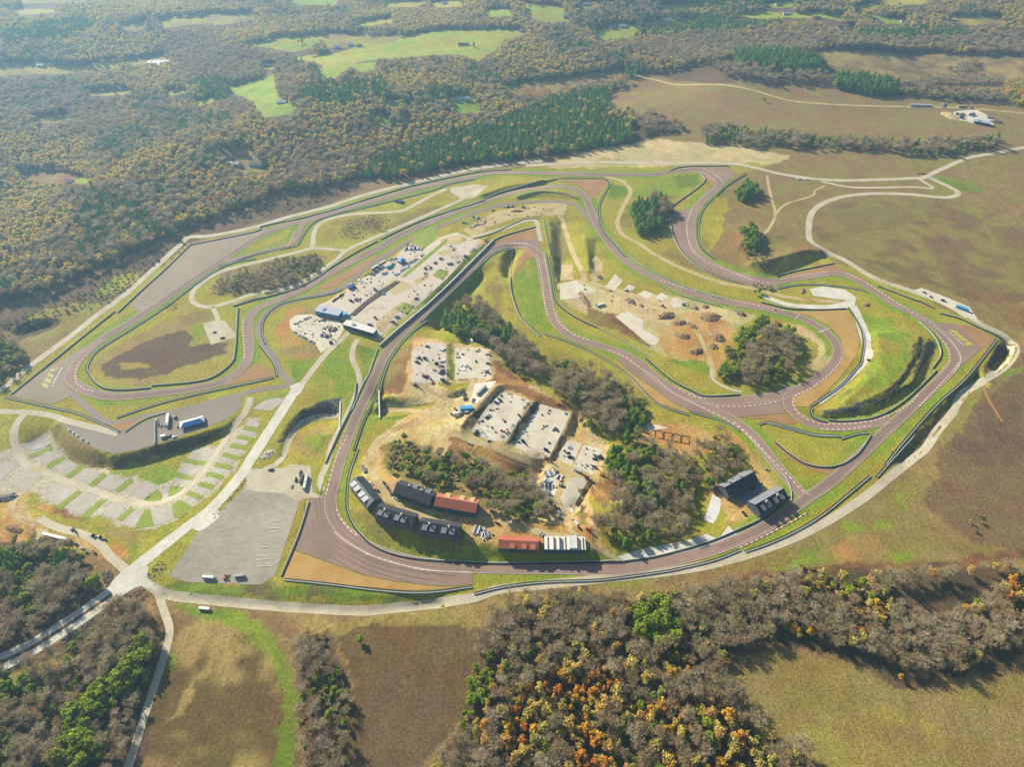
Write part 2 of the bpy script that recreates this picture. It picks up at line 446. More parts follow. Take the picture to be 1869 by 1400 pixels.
# right-hand hill and its stripes
zone('olive', 'f 1490,370 1740,362 1869,400 2100,430 2100,560 1750,545 1620,505 1500,450 1485,410', 'field_r')
zone('dull', 'f 1510,385 1700,368 1720,395 1560,430', 'olive', .6)
zone('dark', 'f 1560,470 1640,480 1720,520 1869,560 1869,580 1760,540 1640,500', 'field_r', .5)
zone('scrub', 'f 1600,455 1680,475 1800,515 1869,535 1869,550 1740,510', None, .4)
zone('scrub', 'f 1730,500 1790,520 1869,560 1869,600 1800,560', 'brown', .6)
zone('field', 'f 1360,320 1500,335 1640,345 1500,365 1480,420 1470,440 1420,470 1330,440 1320,380', 'olive')
zone('lush', 'f 1700,322 1720,318 1780,340 1800,352 1750,350', 'green', .9)
zone('green', 'f 1690,330 1745,345 1745,370 1780,385 1720,380', 'olive', .5)
# the circuit
zone('lawn', 'f -40,745 0,718 175,577 345,446 560,392 700,345 820,322 1000,300 1110,300 1420,292 1345,318 1322,380 1310,440 1360,490 1500,465 1600,505 1740,570 1850,622 1850,660 1780,720 1740,755 1650,850 1500,965 1300,1040 900,1086 700,1120 313,1094 262,1060 190,1010 -40,1000', 'meadow')
zone('umber', 'f 310,445 350,420 430,400 520,360 640,330 665,345 560,385 440,415 350,440', 'scrub')
zone('floor', 'f -40,560 90,545 230,480 330,430 345,445 260,510 200,545 90,575 0,610 -40,630', 'scrub')
zone('lawn', 'A 850,400 1040,370 1000,450 830,540 680,560', 'green')
zone('green', 'A 200,720 380,650 700,590 760,620 640,690 560,800 300,880 250,870', 'lawn')
zone('tan', 'A 0,900 60,820 300,690 620,600 700,700 500,860 300,980 150,1100 0,1260', 'olive', .7)
zone('dark', 'A 100,850 170,760 330,725 450,750 440,780 200,860 120,880')
zone('straw', 'f 1000,300 1085,272 1200,253 1360,268 1440,285 1420,298 1330,296 1200,303 1000,308', 'sand')
zone('meadow', 'f 1010,296 1100,285 1170,300 1060,306', 'straw', .6)
zone('green', 'f 1120,322 1280,318 1282,335 1230,372 1180,362 1150,360 1150,342', 'meadow')
zone('lush', 'C 1060,200 1180,250 1190,300 1120,350 1030,330', 'green')
zone('lush', 'C 1500,160 1700,150 1700,230 1560,260', 'green')
zone('olive', 'f 1140,370 1230,372 1245,460 1300,490 1380,525 1270,495 1165,435 1130,410', 'lawn')
zone('brown', 'C 1440,310 1560,310 1540,330 1440,325', 'tan', .8)
zone('olive', 'f 1290,330 1360,325 1470,395 1470,440 1400,500 1330,490 1275,450 1280,390', 'field')
zone('meadow', 'D 320,400 420,320 520,330 460,600 400,720 320,620', 'lawn')
zone('brown', 'D 480,580 640,560 620,700 720,780 560,720', 'olive', .6)
# infield of the left hairpin
zone('yellow', 'A 650,1080 740,980 1000,850 1280,720 1340,640 1560,690 1560,740 1480,765 1530,910 1700,880 1690,1040 1500,1160 1100,1210 760,1220', 'hay')
zone('scrub', 'A 720,1080 840,1010 1000,920 1320,800 1420,840 1400,920 1660,910 1640,990 1300,1080 1100,1150 940,1165 760,1130', 'umber')
zone('green', 'A 1380,790 1480,770 1500,890 1440,900', 'lawn')
zone('gold', 'A 860,1050 960,1040 1100,1045 1080,1075 900,1085', 'yellow')
zone('olive', 'A 1290,700 1540,660 1570,720 1400,770 1300,760', 'tan')
zone('hay', 's 1540,960 1640,830 1700,790 1800,830 1660,900 1640,960 1830,1070 1790,1095 1600,1090', 'clay')
zone('tan', 'f 380,540 400,500 500,468 600,465 570,510 470,540', 'olive')
zone('olive', 'f 580,420 640,392 760,385 850,365 800,395 690,440 600,446', 'lawn')
# green around the paddock gate and the mound
zone('green', 'G 380,820 560,560 700,460 720,560 740,800 690,960 640,1000 640,920 350,950', 'lawn')
zone('green', 'G 200,620 420,610 440,620 330,790 270,790', 'lush')
zone('lush', 'G 740,530 880,540 830,740 780,800 770,640', 'green')
zone('green', 'G 860,880 900,900 900,1070 1180,1010 1100,1090 840,1230 740,1280', 'lawn')
zone('lush', 'G 910,1040 1170,1015 1140,1080 920,1075')
zone('hay', 'G 240,1330 310,1170 560,1070 600,1120 430,1390 230,1395', 'lawn')
zone('green', 'G 350,1180 450,1170 560,1160 460,1290 340,1280', 'lush', .8)
zone('rock', 'G 200,1160 240,1080 330,990 430,950 620,918 610,1010 420,1050 290,1110 230,1180 190,1300 178,1230', 'dark')
zone('lush', 'G 940,910 1240,915 1240,960 960,975', 'dark')
zone('rock', 'G 920,940 1180,935 1180,965 930,970', 'lush', .6)
# lower left: RV lots and rough ground
zone('green', 'H 140,290 380,290 340,370 160,460', 'lawn')
zone('lawn', 'H 0,290 140,290 70,400 80,510 0,520', 'meadow')
zone('hay', 'H 350,380 440,320 500,420 740,550 850,560 830,660 600,630 400,520', 'olive')
zone('green', 'H 820,660 1000,640 1480,500 1600,500 1300,840 1000,890 860,830 640,640', 'lawn')
zone('dull', 'H 800,600 1000,560 1640,370 1640,420 1200,590 820,665', 'dark')  # the bank's shade is painted into the ground colour
zone('green', 'H 1640,330 1770,215 1760,300 1640,420', 'lawn')
zone('green', 'H 1240,900 1500,800 1800,400 1868,300 1868,480 1600,760 1300,1040', 'lawn')
zone('meadow', 'H 1000,1160 1320,1040 1868,460 1868,560 1400,1120 1050,1320 1000,1320', 'lawn')
zone('clay', 'H 0,780 220,850 160,960 200,990 420,1080 640,1140 900,1300 880,1370 700,1300 500,1150 330,1110 200,1230 140,1290 0,1230', 'dirt')
zone('brown', 'H 230,900 420,950 600,1000 600,1050 420,1010 250,960', 'clay')
zone('dirt', 'H 150,780 330,720 180,930 130,960', 'straw')
zone('hay', 'H 640,1050 780,1080 1000,1160 1000,1310 880,1250 800,1120', 'green')
zone('green', 'H 890,1180 990,1230 1000,1310 920,1270', 'lush')
zone('green', 'H 600,1040 780,880 820,890 660,1040', 'lawn')
zone('pale', 'H 170,480 340,390 390,490 480,565 600,630 720,660 840,690 960,720 1160,780 1250,740 1380,570 1450,510 1600,520 1700,400 1800,320 1868,300 1868,420 1560,850 1380,960 1290,1030 1120,1085 1000,1110 860,1075 740,1000 600,1010 440,945 290,870 40,840 -40,760 -60,560 100,530', None, .92)
zone('dirt', 'J 600,840 900,1060 1010,1050 1300,760 1600,470 1830,230 1700,160 1500,380 1000,780', 'sand')
# the building site
zone('dirt', 'f 690,800 760,765 850,760 900,735 960,730 1060,760 1110,830 1090,900 1160,915 1060,900 1080,990 1110,1010 1060,985 920,960 900,975 720,900 655,880 660,830', 'clay')
zone('dirt', 'f 735,650 760,618 830,625 905,640 935,690 1000,720 1060,750 1110,820 1095,870 1160,910 1130,925 1070,900 1100,1005 1040,975 920,955 900,975 700,920 655,880 665,830 690,795 760,750 830,740 720,730', 'sand')
zone('brown', 'N 0,330 90,330 60,830 0,830', 'clay')
zone('brown', 'f 690,720 735,640 755,625 745,700 735,720', 'hay')
zone('clay', 'M 0,620 100,600 500,740 1160,990 900,1010 740,1040 300,910 0,860', 'brown')
zone('clay', 'N 1340,480 1440,500 1867,830 1867,900 1500,850 1150,800 1340,770', 'brown')
zone('dark', 'M 160,545 380,240 600,20 660,10 570,110 430,280 230,545')  # shaded cut face above the first terrace, painted dark
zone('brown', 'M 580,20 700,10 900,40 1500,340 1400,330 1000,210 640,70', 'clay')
zone('brown', 'M 650,705 1010,205 1050,230 715,710', 'dark')  # shade of the second cut mixed into its brown soil
zone('brown', 'M 1170,890 1320,620 1370,640 1220,890', 'dark')  # third cut: brown soil with painted shade
zone('lawn', 'N 650,200 740,250 745,780 640,790', 'green')
zone('olive', 'N 470,880 960,830 900,930 720,1000 480,930', 'lawn')
zone('brown', 'a 1290,460 1600,300 1869,330 1869,800 1500,900 1250,640', 'clay')
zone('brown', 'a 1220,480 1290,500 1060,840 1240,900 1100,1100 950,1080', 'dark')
zone('olive', 'a 940,1100 1130,1100 1300,1330 1200,1396 1050,1300', 'green')
zone('olive', 'f 700,812 760,805 800,830 880,850 960,868 1010,930 960,960 880,930 760,890 700,860', 'tan')
zone('olive', 'f 640,920 700,950 780,985 900,995 1070,1005 1120,1025 900,1022 780,1012 690,995 650,960', 'lawn')
zone('dirt', 'f 845,958 1085,962 1095,1006 1000,1004 905,1002 850,986', 'clay')
zone('clay', 'F 990,1000 1280,990 1300,1080 1200,1120 1040,1070', 'dirt')
zone('dirt', 'f 1175,770 1300,785 1350,790 1400,830 1440,880 1400,930 1310,990 1200,1000 1330,960 1300,900 1380,850 1350,810 1260,830 1180,800', 'clay')
# inner loop earthworks
zone('sand', 'f 1018,515 1060,506 1100,520 1160,535 1260,545 1380,575 1330,620 1300,660 1220,655 1190,640 1120,590 1040,560 1018,530', 'straw')
zone('clay', 'f 1190,600 1260,570 1340,590 1340,640 1300,690 1270,660 1220,660', 'dirt')
zone('green', 'C 620,490 700,560 780,760 690,790 640,700', 'olive')
zone('dark', 'C 600,490 650,520 690,800 680,1000 650,1000 630,700', 'dull')  # shade on the right-facing bank, painted into the cover
zone('olive', 'd 200,380 560,500 990,860 950,880 500,660 240,600', 'brown')
zone('dark', 'd 400,480 560,520 990,850 960,880 700,700 430,540', 'brown')
zone('lush', 'd 1100,1010 1250,1050 1650,1080 1700,1200 1300,1110', 'green')
zone('sand', 'O 1600,0 1480,0 1290,30 1300,60 1420,60', 'dirt')
zone('sand', 'E 80,340 250,360 400,480 440,600 380,690 240,740 330,620 380,520 250,420', 'dirt')
zone('green', 'C 350,1000 390,880 520,760 580,1150 640,1290 520,1330 420,1180', 'lawn')
zone('olive', 'C 120,800 240,800 260,1000 340,1150 250,1180 130,1000', 'lawn')
# mound and verges at the right
zone('green', 'E 680,290 900,330 1060,460 1020,620 900,800 560,930 760,700 780,560', 'lawn')
zone('dull', 'E 838,640 780,720 560,930 480,930 640,800 780,620', 'green')  # shaded flank of the mound, painted duller
zone('dark', 'E 1165,475 1225,520 1220,590 1140,700 1050,820 860,940 640,1030 390,1045 400,1000 700,970 900,870 1060,770', 'rock')  # lower scarp: its shadow painted in dark and rock tones
zone('scrub', 'E 1085,480 1125,480 1085,620 1020,735 880,865 840,860 990,720 1050,610', 'dark')  # upper scarp: scrub with the slope's shade painted in
zone('dark', 'E 1660,510 1770,490 1760,570 1700,650 1570,750 1610,640', 'rock')  # shaded side of the ditch, painted in dark and rock tones
zone('dark', 'E 1520,690 1530,750 1430,890 1300,1020 1180,1200 980,1395 860,1395 1020,1230 1240,980', 'dull')  # shade on the bank below the barrier, put into the colour
zone('green', 'E 1440,900 1560,800 1580,860 1480,990 1330,1120 1200,1290 1140,1330 1250,1180', 'olive')
zone('scrub', 'E 1480,1000 1600,800 1868,700 1868,1400 1200,1400 1340,1200', 'field_r')
zone('scrub', 'f 1700,860 1869,640 2100,700 2100,1010 1790,1010 1650,940', 'umber', .6)
zone('green', 'E 1620,760 1868,680 1868,740 1680,800', 'olive', .8)
# foot of the picture
zone('olive', 'f 1250,1045 1420,1000 1560,930 1680,850 1720,860 1680,920 1780,1000 1869,1010 1869,1060 1440,1045', 'tan')
zone('green', 'I 820,1160 1000,1090 1140,990 1380,800 1560,840 1300,1040 1250,1110 950,1180','olive', .8)
zone('green', 'I 1600,820 1720,600 1810,600 1800,740 1640,900','olive', .8)
zone('green', 'I 1700,1060 1868,1030 1868,1110 1720,1110','olive', .8)
zone('hay', 'I 1260,1000 1480,860 1600,900 1700,1060 1400,1150 1270,1100', 'clay', .7)
zone('brown', 'R 420,290 850,230 1500,230 1869,160 1869,200 1500,290 900,320', 'dark')
zone('rust', 'f 250,1100 330,1130 430,1130 490,1180 540,1400 540,1500 200,1500 260,1380 310,1180', 'hay')
zone('lush', 'P 930,310 1010,300 1200,330 1400,430 1500,540 1550,700 1550,900 1500,1150 1400,1150 1460,800 1410,540 1340,480 1150,420 970,350', 'green', .9)
zone('green', 'P 880,640 900,540 960,520 940,600', 'olive', .7)
zone('hay', 'P 1050,700 1110,610 1120,640 960,850 880,900', 'tan')
zone('rust', 'f 615,1160 660,1140 880,1140 890,1180 850,1300 760,1400 740,1500 600,1500 640,1300', 'umber')
zone('olive', 'f 600,1140 700,1122 860,1100 960,1082 900,1140 880,1145 660,1145 620,1165', 'hay')
zone('hay', 'f 520,1110 600,1120 620,1150 560,1160 500,1120', 'tan')
zone('tan', 'f 1300,1250 1400,1190 1500,1200 1600,1240 1700,1260 2050,1180 2100,1500 1480,1500 1400,1360', 'olive')
zone('meadow', 'f 1420,1300 1640,1300 1760,1360 1600,1420 1460,1400', 'tan', .45)
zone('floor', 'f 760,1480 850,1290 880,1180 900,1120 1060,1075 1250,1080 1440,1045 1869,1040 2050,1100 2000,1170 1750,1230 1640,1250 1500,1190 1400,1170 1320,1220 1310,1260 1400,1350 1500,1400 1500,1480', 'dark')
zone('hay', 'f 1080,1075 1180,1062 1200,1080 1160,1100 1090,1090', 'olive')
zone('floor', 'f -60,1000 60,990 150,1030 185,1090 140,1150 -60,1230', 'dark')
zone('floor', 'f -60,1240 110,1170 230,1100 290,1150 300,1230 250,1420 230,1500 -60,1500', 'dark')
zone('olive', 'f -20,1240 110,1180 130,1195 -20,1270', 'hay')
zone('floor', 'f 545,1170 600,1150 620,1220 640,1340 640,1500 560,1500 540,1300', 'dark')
zone('green', 'f 300,1072 330,1062 510,1066 740,1086 780,1094 650,1100 420,1090 313,1082', 'dull')
zone('clay', 'P 740,250 800,290 850,440 870,540 820,430', 'hay')

TRACKS = [
 # outer straight, chicane wedge corner, the long right-hand side and the bottom bend
 'A 512,1150 560,1050 640,960 800,840 970,740 1280,530 1590,320 B 230,640 400,557 520,512 640,488 900,405 1200,325 1500,240 1868,165 C 200,140 400,138 700,145 1100,155 1400,150 D 40,142 150,128 290,115 370,140 430,180 452,212 440,245 380,295 300,375 262,440 245,560 270,690 345,770 480,845 650,905 780,932 870,935 1000,912 1150,890 1270,875 1380,890 1500,950 1650,1050 E 900,210 1100,310 1230,405 1310,495 1358,580 1362,640 1330,700 1250,780 1130,895 1000,1020 900,1110 800,1205 I 1560,250 1400,400 1250,530 1090,640 950,740 800,840 640,922 450,1000 250,1060 0,1112 f 1130,1039 1012,1038 894,1037 835,1035 776,1029 726,1019 685,1005 653,988 628,969 614,953 606,936 603,920 604,905 610,882 619,847 632,807 649,764 673,713 697,660 717,627 742,600 779,565 817,532 849,500 875,472 895,456 920,448 950,447 967,451 979,460 986,472 992,505 999,542 1006,572 1021,597 1045,615 1075,626 1110,636 1140,647 1167,663 1192,685 1220,706 1250,721 1275,735 1310,752 1340,768 1370,791 1392,817 1415,847 1437,872 1457,895 1472,910',
 # inner loop
 'f 1250,721 1282,730 1330,733 1380,727 O 1150,228 1260,190 1370,140 E 360,760 460,680 505,600 505,530 440,440 330,360 200,305 60,270 f 1417,567 1375,559 1325,551 1262,535 1200,509 1162,490 1130,465 1107,437 1090,410 1077,380 1067,358 1050,345 1025,340 990,342 950,348 900,362 850,379 825,389 750,420 720,435 687,455 637,480 587,508 550,529 512,545 482,557 462,570 453,585 452,605 454,625 454,648 443,671 410,695 350,710 275,719 212,724 175,719 147,708 132,695 128,686',
 'O 1365,142 1290,185 1235,215 1210,240 1218,290 1270,345 1360,390 1500,403 1650,392 1790,355',
 'B 40,790 250,737 440,690 530,650 575,595 600,530 640,489']
VERGE_LINES = TRACKS
# rich green verges beside the racing line
_w = np.zeros(len(VP))
for l in [smooth_line(G(s), False, 6.0) for s in VERGE_LINES]:
    for p_ in l:
        i0, i1 = np.searchsorted(TX, (p_[0] - 20, p_[0] + 20)); j0, j1 = np.searchsorted(TY, (p_[1] - 20, p_[1] + 20))
        ids = (np.arange(j0, j1)[:, None] * len(TX) + np.arange(i0, i1)[None]).ravel()
        d = np.linalg.norm(VP[ids] - p_, axis=1)
        _w[ids] = np.maximum(_w[ids], np.clip((18 - d) / 5, 0, 1))
_w *= np.clip(.25 + 1.1 * vnoise(VP[:, 0], VP[:, 1], 45), 0, 1) * .95
gcol = gcol * (1 - _w[:, None]) + CL['green'] * _w[:, None]

skid = mat('rubber_marks', (158, 137, 123), (148, 128, 115), scale=.2, fine=1)
# ------------------------------------------------------------------ object helpers
def tag(o, label=None, cat=None, group=None, kind=None):
    if label: o['label'] = label
    if cat: o['category'] = cat
    if group: o['group'] = group
    if kind: o['kind'] = kind
    return o
def empty(name, loc=(0, 0, 0), rz=0.0):
    o = bpy.data.objects.new(name, None)
    o.empty_display_size = 1.0
    o.location = loc
    o.rotation_euler = (0, 0, rz)
    COL.objects.link(o)
    return o
def mesh_obj(name, verts, faces, m, parent=None, mats=None, idx=None, smooth=False):
    me = bpy.data.meshes.new(name)
    me.from_pydata([tuple(v) for v in verts], [], faces)
    for x in (mats or [m]):
        me.materials.append(x)
    if idx is not None:
        me.polygons.foreach_set('material_index', np.asarray(idx, dtype=np.int32))
    if smooth:
        me.polygons.foreach_set('use_smooth', np.ones(len(me.polygons), dtype=bool))
    me.update()
    o = bpy.data.objects.new(name, me)
    COL.objects.link(o)
    if parent is not None:
        o.parent = parent
    return o

# ------------------------------------------------------------------ the ground itself
def build_ground():
    ny, nx = TXX.shape
    co = np.stack([TXX.ravel(), TYY.ravel(), TZ.ravel()], 1).astype(np.float32)
    i = np.arange((ny - 1) * (nx - 1))
    a = (i // (nx - 1)) * nx + i % (nx - 1)
    b, c, d = a + 1, a + nx + 1, a + nx
    tri = np.stack([np.stack([a, b, c], 1), np.stack([a, c, d], 1)], 1).reshape(-1).astype(np.int32)
    nt = len(tri) // 3
    me = bpy.data.meshes.new('ground')
    me.vertices.add(len(co)); me.vertices.foreach_set('co', co.ravel())
    me.loops.add(len(tri)); me.loops.foreach_set('vertex_index', tri)
    me.polygons.add(nt)
    me.polygons.foreach_set('loop_start', np.arange(0, nt * 3, 3, dtype=np.int32))
    me.polygons.foreach_set('use_smooth', np.ones(nt, dtype=bool))
    me.update(calc_edges=True)
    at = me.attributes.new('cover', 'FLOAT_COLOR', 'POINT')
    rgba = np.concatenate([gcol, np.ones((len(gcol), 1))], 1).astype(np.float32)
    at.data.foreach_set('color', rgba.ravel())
    m, N, L = new_mat('ground_cover')
    out = N.new('ShaderNodeOutputMaterial'); bs = N.new('ShaderNodeBsdfPrincipled'); L.new(bs.outputs[0], out.inputs[0])
    bs.inputs['Roughness'].default_value = .95; bs.inputs['Specular IOR Level'].default_value = .1
    a_ = N.new('ShaderNodeAttribute'); a_.attribute_name = 'cover'
    tc = N.new('ShaderNodeTexCoord')
    def noise(s, det=5, lo=.3, hi=.7, a=.8, b=1.2, rot=None):
        src = tc.outputs['Object']
        if rot is not None:
            mp = N.new('ShaderNodeMapping'); mp.inputs['Rotation'].default_value = (0, 0, rot); mp.inputs['Scale'].default_value = (1, .12, 1)
            L.new(src, mp.inputs[0]); src = mp.outputs[0]
        n = N.new('ShaderNodeTexNoise'); n.inputs['Scale'].default_value = s; n.inputs['Detail'].default_value = det; n.inputs['Roughness'].default_value = .62
        L.new(src, n.inputs['Vector'])
        r = N.new('ShaderNodeMapRange'); r.inputs[1].default_value = lo; r.inputs[2].default_value = hi; r.inputs[3].default_value = a; r.inputs[4].default_value = b
        L.new(n.outputs['Fac'], r.inputs[0]); return r.outputs[0], n
    def mul(x, y):
        q = N.new('ShaderNodeMath'); q.operation = 'MULTIPLY'; L.new(x, q.inputs[0]); L.new(y, q.inputs[1]); return q.outputs[0]
    v1, _ = noise(.38, 7, .3, .7, .62, 1.38)
    v2, _ = noise(.045, 5, .3, .7, .86, 1.14)
    v3, n3 = noise(.35, 4, .3, .7, .88, 1.12, rot=.6)
    tot = mul(mul(v1, v2), v3)
    sc = N.new('ShaderNodeVectorMath'); sc.operation = 'SCALE'; L.new(a_.outputs['Color'], sc.inputs[0]); L.new(tot, sc.inputs['Scale'])
    hs = N.new('ShaderNodeHueSaturation'); L.new(sc.outputs[0], hs.inputs['Color'])
    hv, _ = noise(.02, 4, .3, .7, .478, .522)
    L.new(hv, hs.inputs['Hue'])
    L.new(hs.outputs[0], bs.inputs['Base Color'])
    bp = N.new('ShaderNodeBump'); bp.inputs['Distance'].default_value = .7
    nb = N.new('ShaderNodeTexNoise'); nb.inputs['Scale'].default_value = .8; nb.inputs['Detail'].default_value = 6
    L.new(tc.outputs['Object'], nb.inputs['Vector']); L.new(nb.outputs['Fac'], bp.inputs['Height']); L.new(bp.outputs[0], bs.inputs['Normal'])
    me.materials.append(m)
    o = bpy.data.objects.new('ground', me); COL.objects.link(o)
    tag(o, kind='structure')
    return o

# ------------------------------------------------------------------ draped sheets
def drape(name, outline, m, lift, cell=5.0, kind='structure', **kw):
    """a closed outline (x, y) laid on the terrain, `lift` metres above it"""
    o = np.asarray(outline, float)
    keep = np.linalg.norm(o - np.roll(o, 1, 0), axis=1) > .05
    o = o[keep]
    # subdivide edges
    pts = []
    for i in range(len(o)):
        p, q = o[i], o[(i + 1) % len(o)]
        n = max(1, int(np.linalg.norm(q - p) / cell))
        for t in range(n):
            pts.append(p + (q - p) * t / n)
    pts = np.array(pts)
    lo, hi = pts.min(0), pts.max(0)
    xx, yy = np.meshgrid(np.arange(lo[0] + cell * .5, hi[0], cell), np.arange(lo[1] + cell * .5, hi[1], cell))
    g = np.stack([xx.ravel(), yy.ravel()], 1)
    g = g[inside(g, pts)] if len(g) else g
    allp = [Vector(p) for p in np.concatenate([pts, g])]
    ed = [(i, (i + 1) % len(pts)) for i in range(len(pts))]
    vs, _, fs, _, _, _ = delaunay_2d_cdt(allp, ed, [], 1, 1e-4)
    va = np.array([(v.x, v.y) for v in vs])
    zz = height(va) + lift
    fs = [list(f) for f in fs]
    # face up
    for f in fs:
        a, b, c = va[f[0]], va[f[1]], va[f[2]]
        if (b[0] - a[0]) * (c[1] - a[1]) - (b[1] - a[1]) * (c[0] - a[0]) < 0:
            f.reverse()
    ob = mesh_obj(name, np.column_stack([va, zz]), fs, m, smooth=True)
    tag(ob, kind=kind, **kw)
    return ob
_lift = {}
def sheet(name, s, m, lift, smooth=False, cell=5.0, step=4.0):
    w = G(s)
    if smooth:
        w = smooth_line(w, True, step)[:-1]
    _lift[lift] = _lift.get(lift, 0) + 1
    return drape(name, w, m, lift + .004 * (_lift[lift] % 12), cell)

def ribbon_mesh(line, width, off=0.0):
    n = normals2(line)
    w = np.asarray(width, float)
    w = w[:, None] if w.ndim else w
    l, r = line + n * (off + w / 2), line + n * (off - w / 2)
    return l, r
def ribbon(name, line, width, m, lift, off=0.0, kind='structure', across=2, mats=None, stripe=None):
    l, r = ribbon_mesh(line, width, off)
    k = across + 1
    rows = [r * (1 - t) + l * t for t in np.linspace(0, 1, k)]
    v = np.stack(rows, 1).reshape(-1, 2)
    zz = height(v) + lift
    fs, ix = [], []
    for i in range(len(line) - 1):
        for j in range(across):
            a = i * k + j
            fs.append((a, a + k, a + k + 1, a + 1) if False else (a, a + 1, a + k + 1, a + k)[::-1])
            ix.append(0 if stripe is None else (i // stripe) % 2)
    o = mesh_obj(name, np.column_stack([v, zz]), fs, m, mats=mats, idx=ix if stripe else None, smooth=True)
    if kind: tag(o, kind=kind)
    return o
def road(name, s, width, m, lift, step=4.0):
    line = smooth_line(G(s), False, step)
    n = len(line)
    w = width * (1 + .12 * (vnoise(line[:, 0], line[:, 1], 14) - .5))
    return ribbon(name, line, w, m, lift, across=max(2, int(width / 3)))

build_ground()

TR_LINES = [smooth_line(G(s), False, 3.0) for s in TRACKS]
TW = 12.0
ALLT = np.concatenate(TR_LINES)

# green verge along the racing lines, painted into the ground cover before it is meshed (see verge())
for i, l in enumerate(TR_LINES):
    ribbon('track', l, TW if i != 3 else 9.0, asphalt, .30 + .006 * i, across=4)
def near_side(p):
    d = np.linalg.norm(ALLT - p, axis=1)
    return ALLT[d.argmin()] - p

# paved and gravel run-off
RUN = [
 ('runoff', runoff, 'f 237,560 255,538 347,447 400,434 467,421 492,416 478,427 445,444 400,474 312,532 257,569 248,565'),
 ('runoff', runoff, 'f 17,722 75,680 155,632 162,640 140,662 128,676 124,690 126,705 135,718 128,724 95,739'),
 ('gravel_bed', gravel_b, 'f 467,663 500,679 498,687 411,703 405,702 428,694'),
 ('runoff', runoff_b, 'f 565,908 592,910 600,918 604,940 615,962 640,985 690,1012 760,1031 862,1042 863,1067 843,1069 795,1070 715,1060 652,1046 591,1023 536,1004'),
 ('gravel_bed', gravel, 'f 536,1006 591,1025 652,1048 715,1062 795,1072 843,1071 800,1076 740,1078 650,1070 580,1063 517,1057 522,1040'),
 ('runoff', runoff_b, 'f 1285,303 1330,303 1333,310 1345,315 1320,337 1314,326 1293,314'),
 ('runoff', runoff_b, 'f 1227,390 1242,382 1262,381 1256,420 1266,455 1286,475 1320,490 1362,507 1400,515 1421,517 1419,530 1390,526 1350,517 1282,490 1245,460 1227,422'),
 ('gravel_bed', gravel_b, 'f 1012,330 1060,327 1107,327 1110,333 1097,347 1084,363 1076,362 1072,348 1050,336'),
 ('gravel_bed', gravel_b, 'f 902,440 977,415 982,438 940,439 905,447'),
 ('runoff', runoff_b, 'f 892,452 905,446 940,438 983,437 988,470 978,456 965,449 930,446'),
 ('gravel_bed', gravel, 'f 1440,569 1547,566 1564,600 1568,625 1562,650 1532,690 1480,742 1452,742 1446,727 1477,709 1527,668 1540,640 1535,617 1512,594 1477,576'),
 ('runoff', runoff_b, 'f 1700,588 1745,591 1792,636 1722,697 1746,662 1748,647 1727,612'),
 ('gravel_bed', gravel_b, 'f 1745,591 1777,597 1817,620 1792,636'),
 ('runoff', runoff_b, 'f 1125,656 1140,646 1170,666 1225,710 1290,741 1322,758 1302,758 1262,751 1225,733 1190,706 1150,680'),
 ('gravel_bed', gravel, 'f 1123,657 1150,682 1190,708 1225,735 1262,753 1300,759 1252,753 1200,736 1165,702'),
 ('runoff', runoff_b, 'f 1308,747 1310,744 1426,732 1435,754 1346,762'),
 ('gravel_bed', gravel_b, 'f 1352,763 1433,755 1457,771 1445,776 1400,766'),
 ('runoff', pit_road, 'f 1291,727 1355,727 1397,719 1440,702 1452,716 1445,735 1426,733 1310,744 1260,727'),
 ('gravel_bed', gravel_b, 'f 1410,809 1417,807 1450,832 1492,850 1532,862 1522,870 1475,855 1440,837'),
 ('gravel_bed', gravel_b, 'f 1420,506 1522,482 1550,497 1590,516 1560,508 1540,498 1517,494 1495,496 1450,503'),
 ('gravel_bed', gravel_b, 'f 952,453 975,456 981,470 962,472 947,492 941,500 945,475'),
 ('gravel_bed', gravel_b, 'f 575,528 610,524 650,498 692,469 684,466 650,485 600,514'),
 ('gravel_bed', gravel_b, 'D 300,150 330,145 420,190 425,215 370,270 340,290 400,210'),
 ('gravel_bed', gravel_b, 'D 560,1050 720,1085 920,1140 900,1160 700,1115'),
 ('gravel_bed', gravel_b, 'H 800,335 900,330 1060,290 880,400'),
 ('runoff', pit_road, 'f 590,905 598,895 602,910 606,925 592,922'),
]

for nm, m, s in RUN:
    sheet(nm, s, m, .18 if nm == 'gravel_bed' else .22)

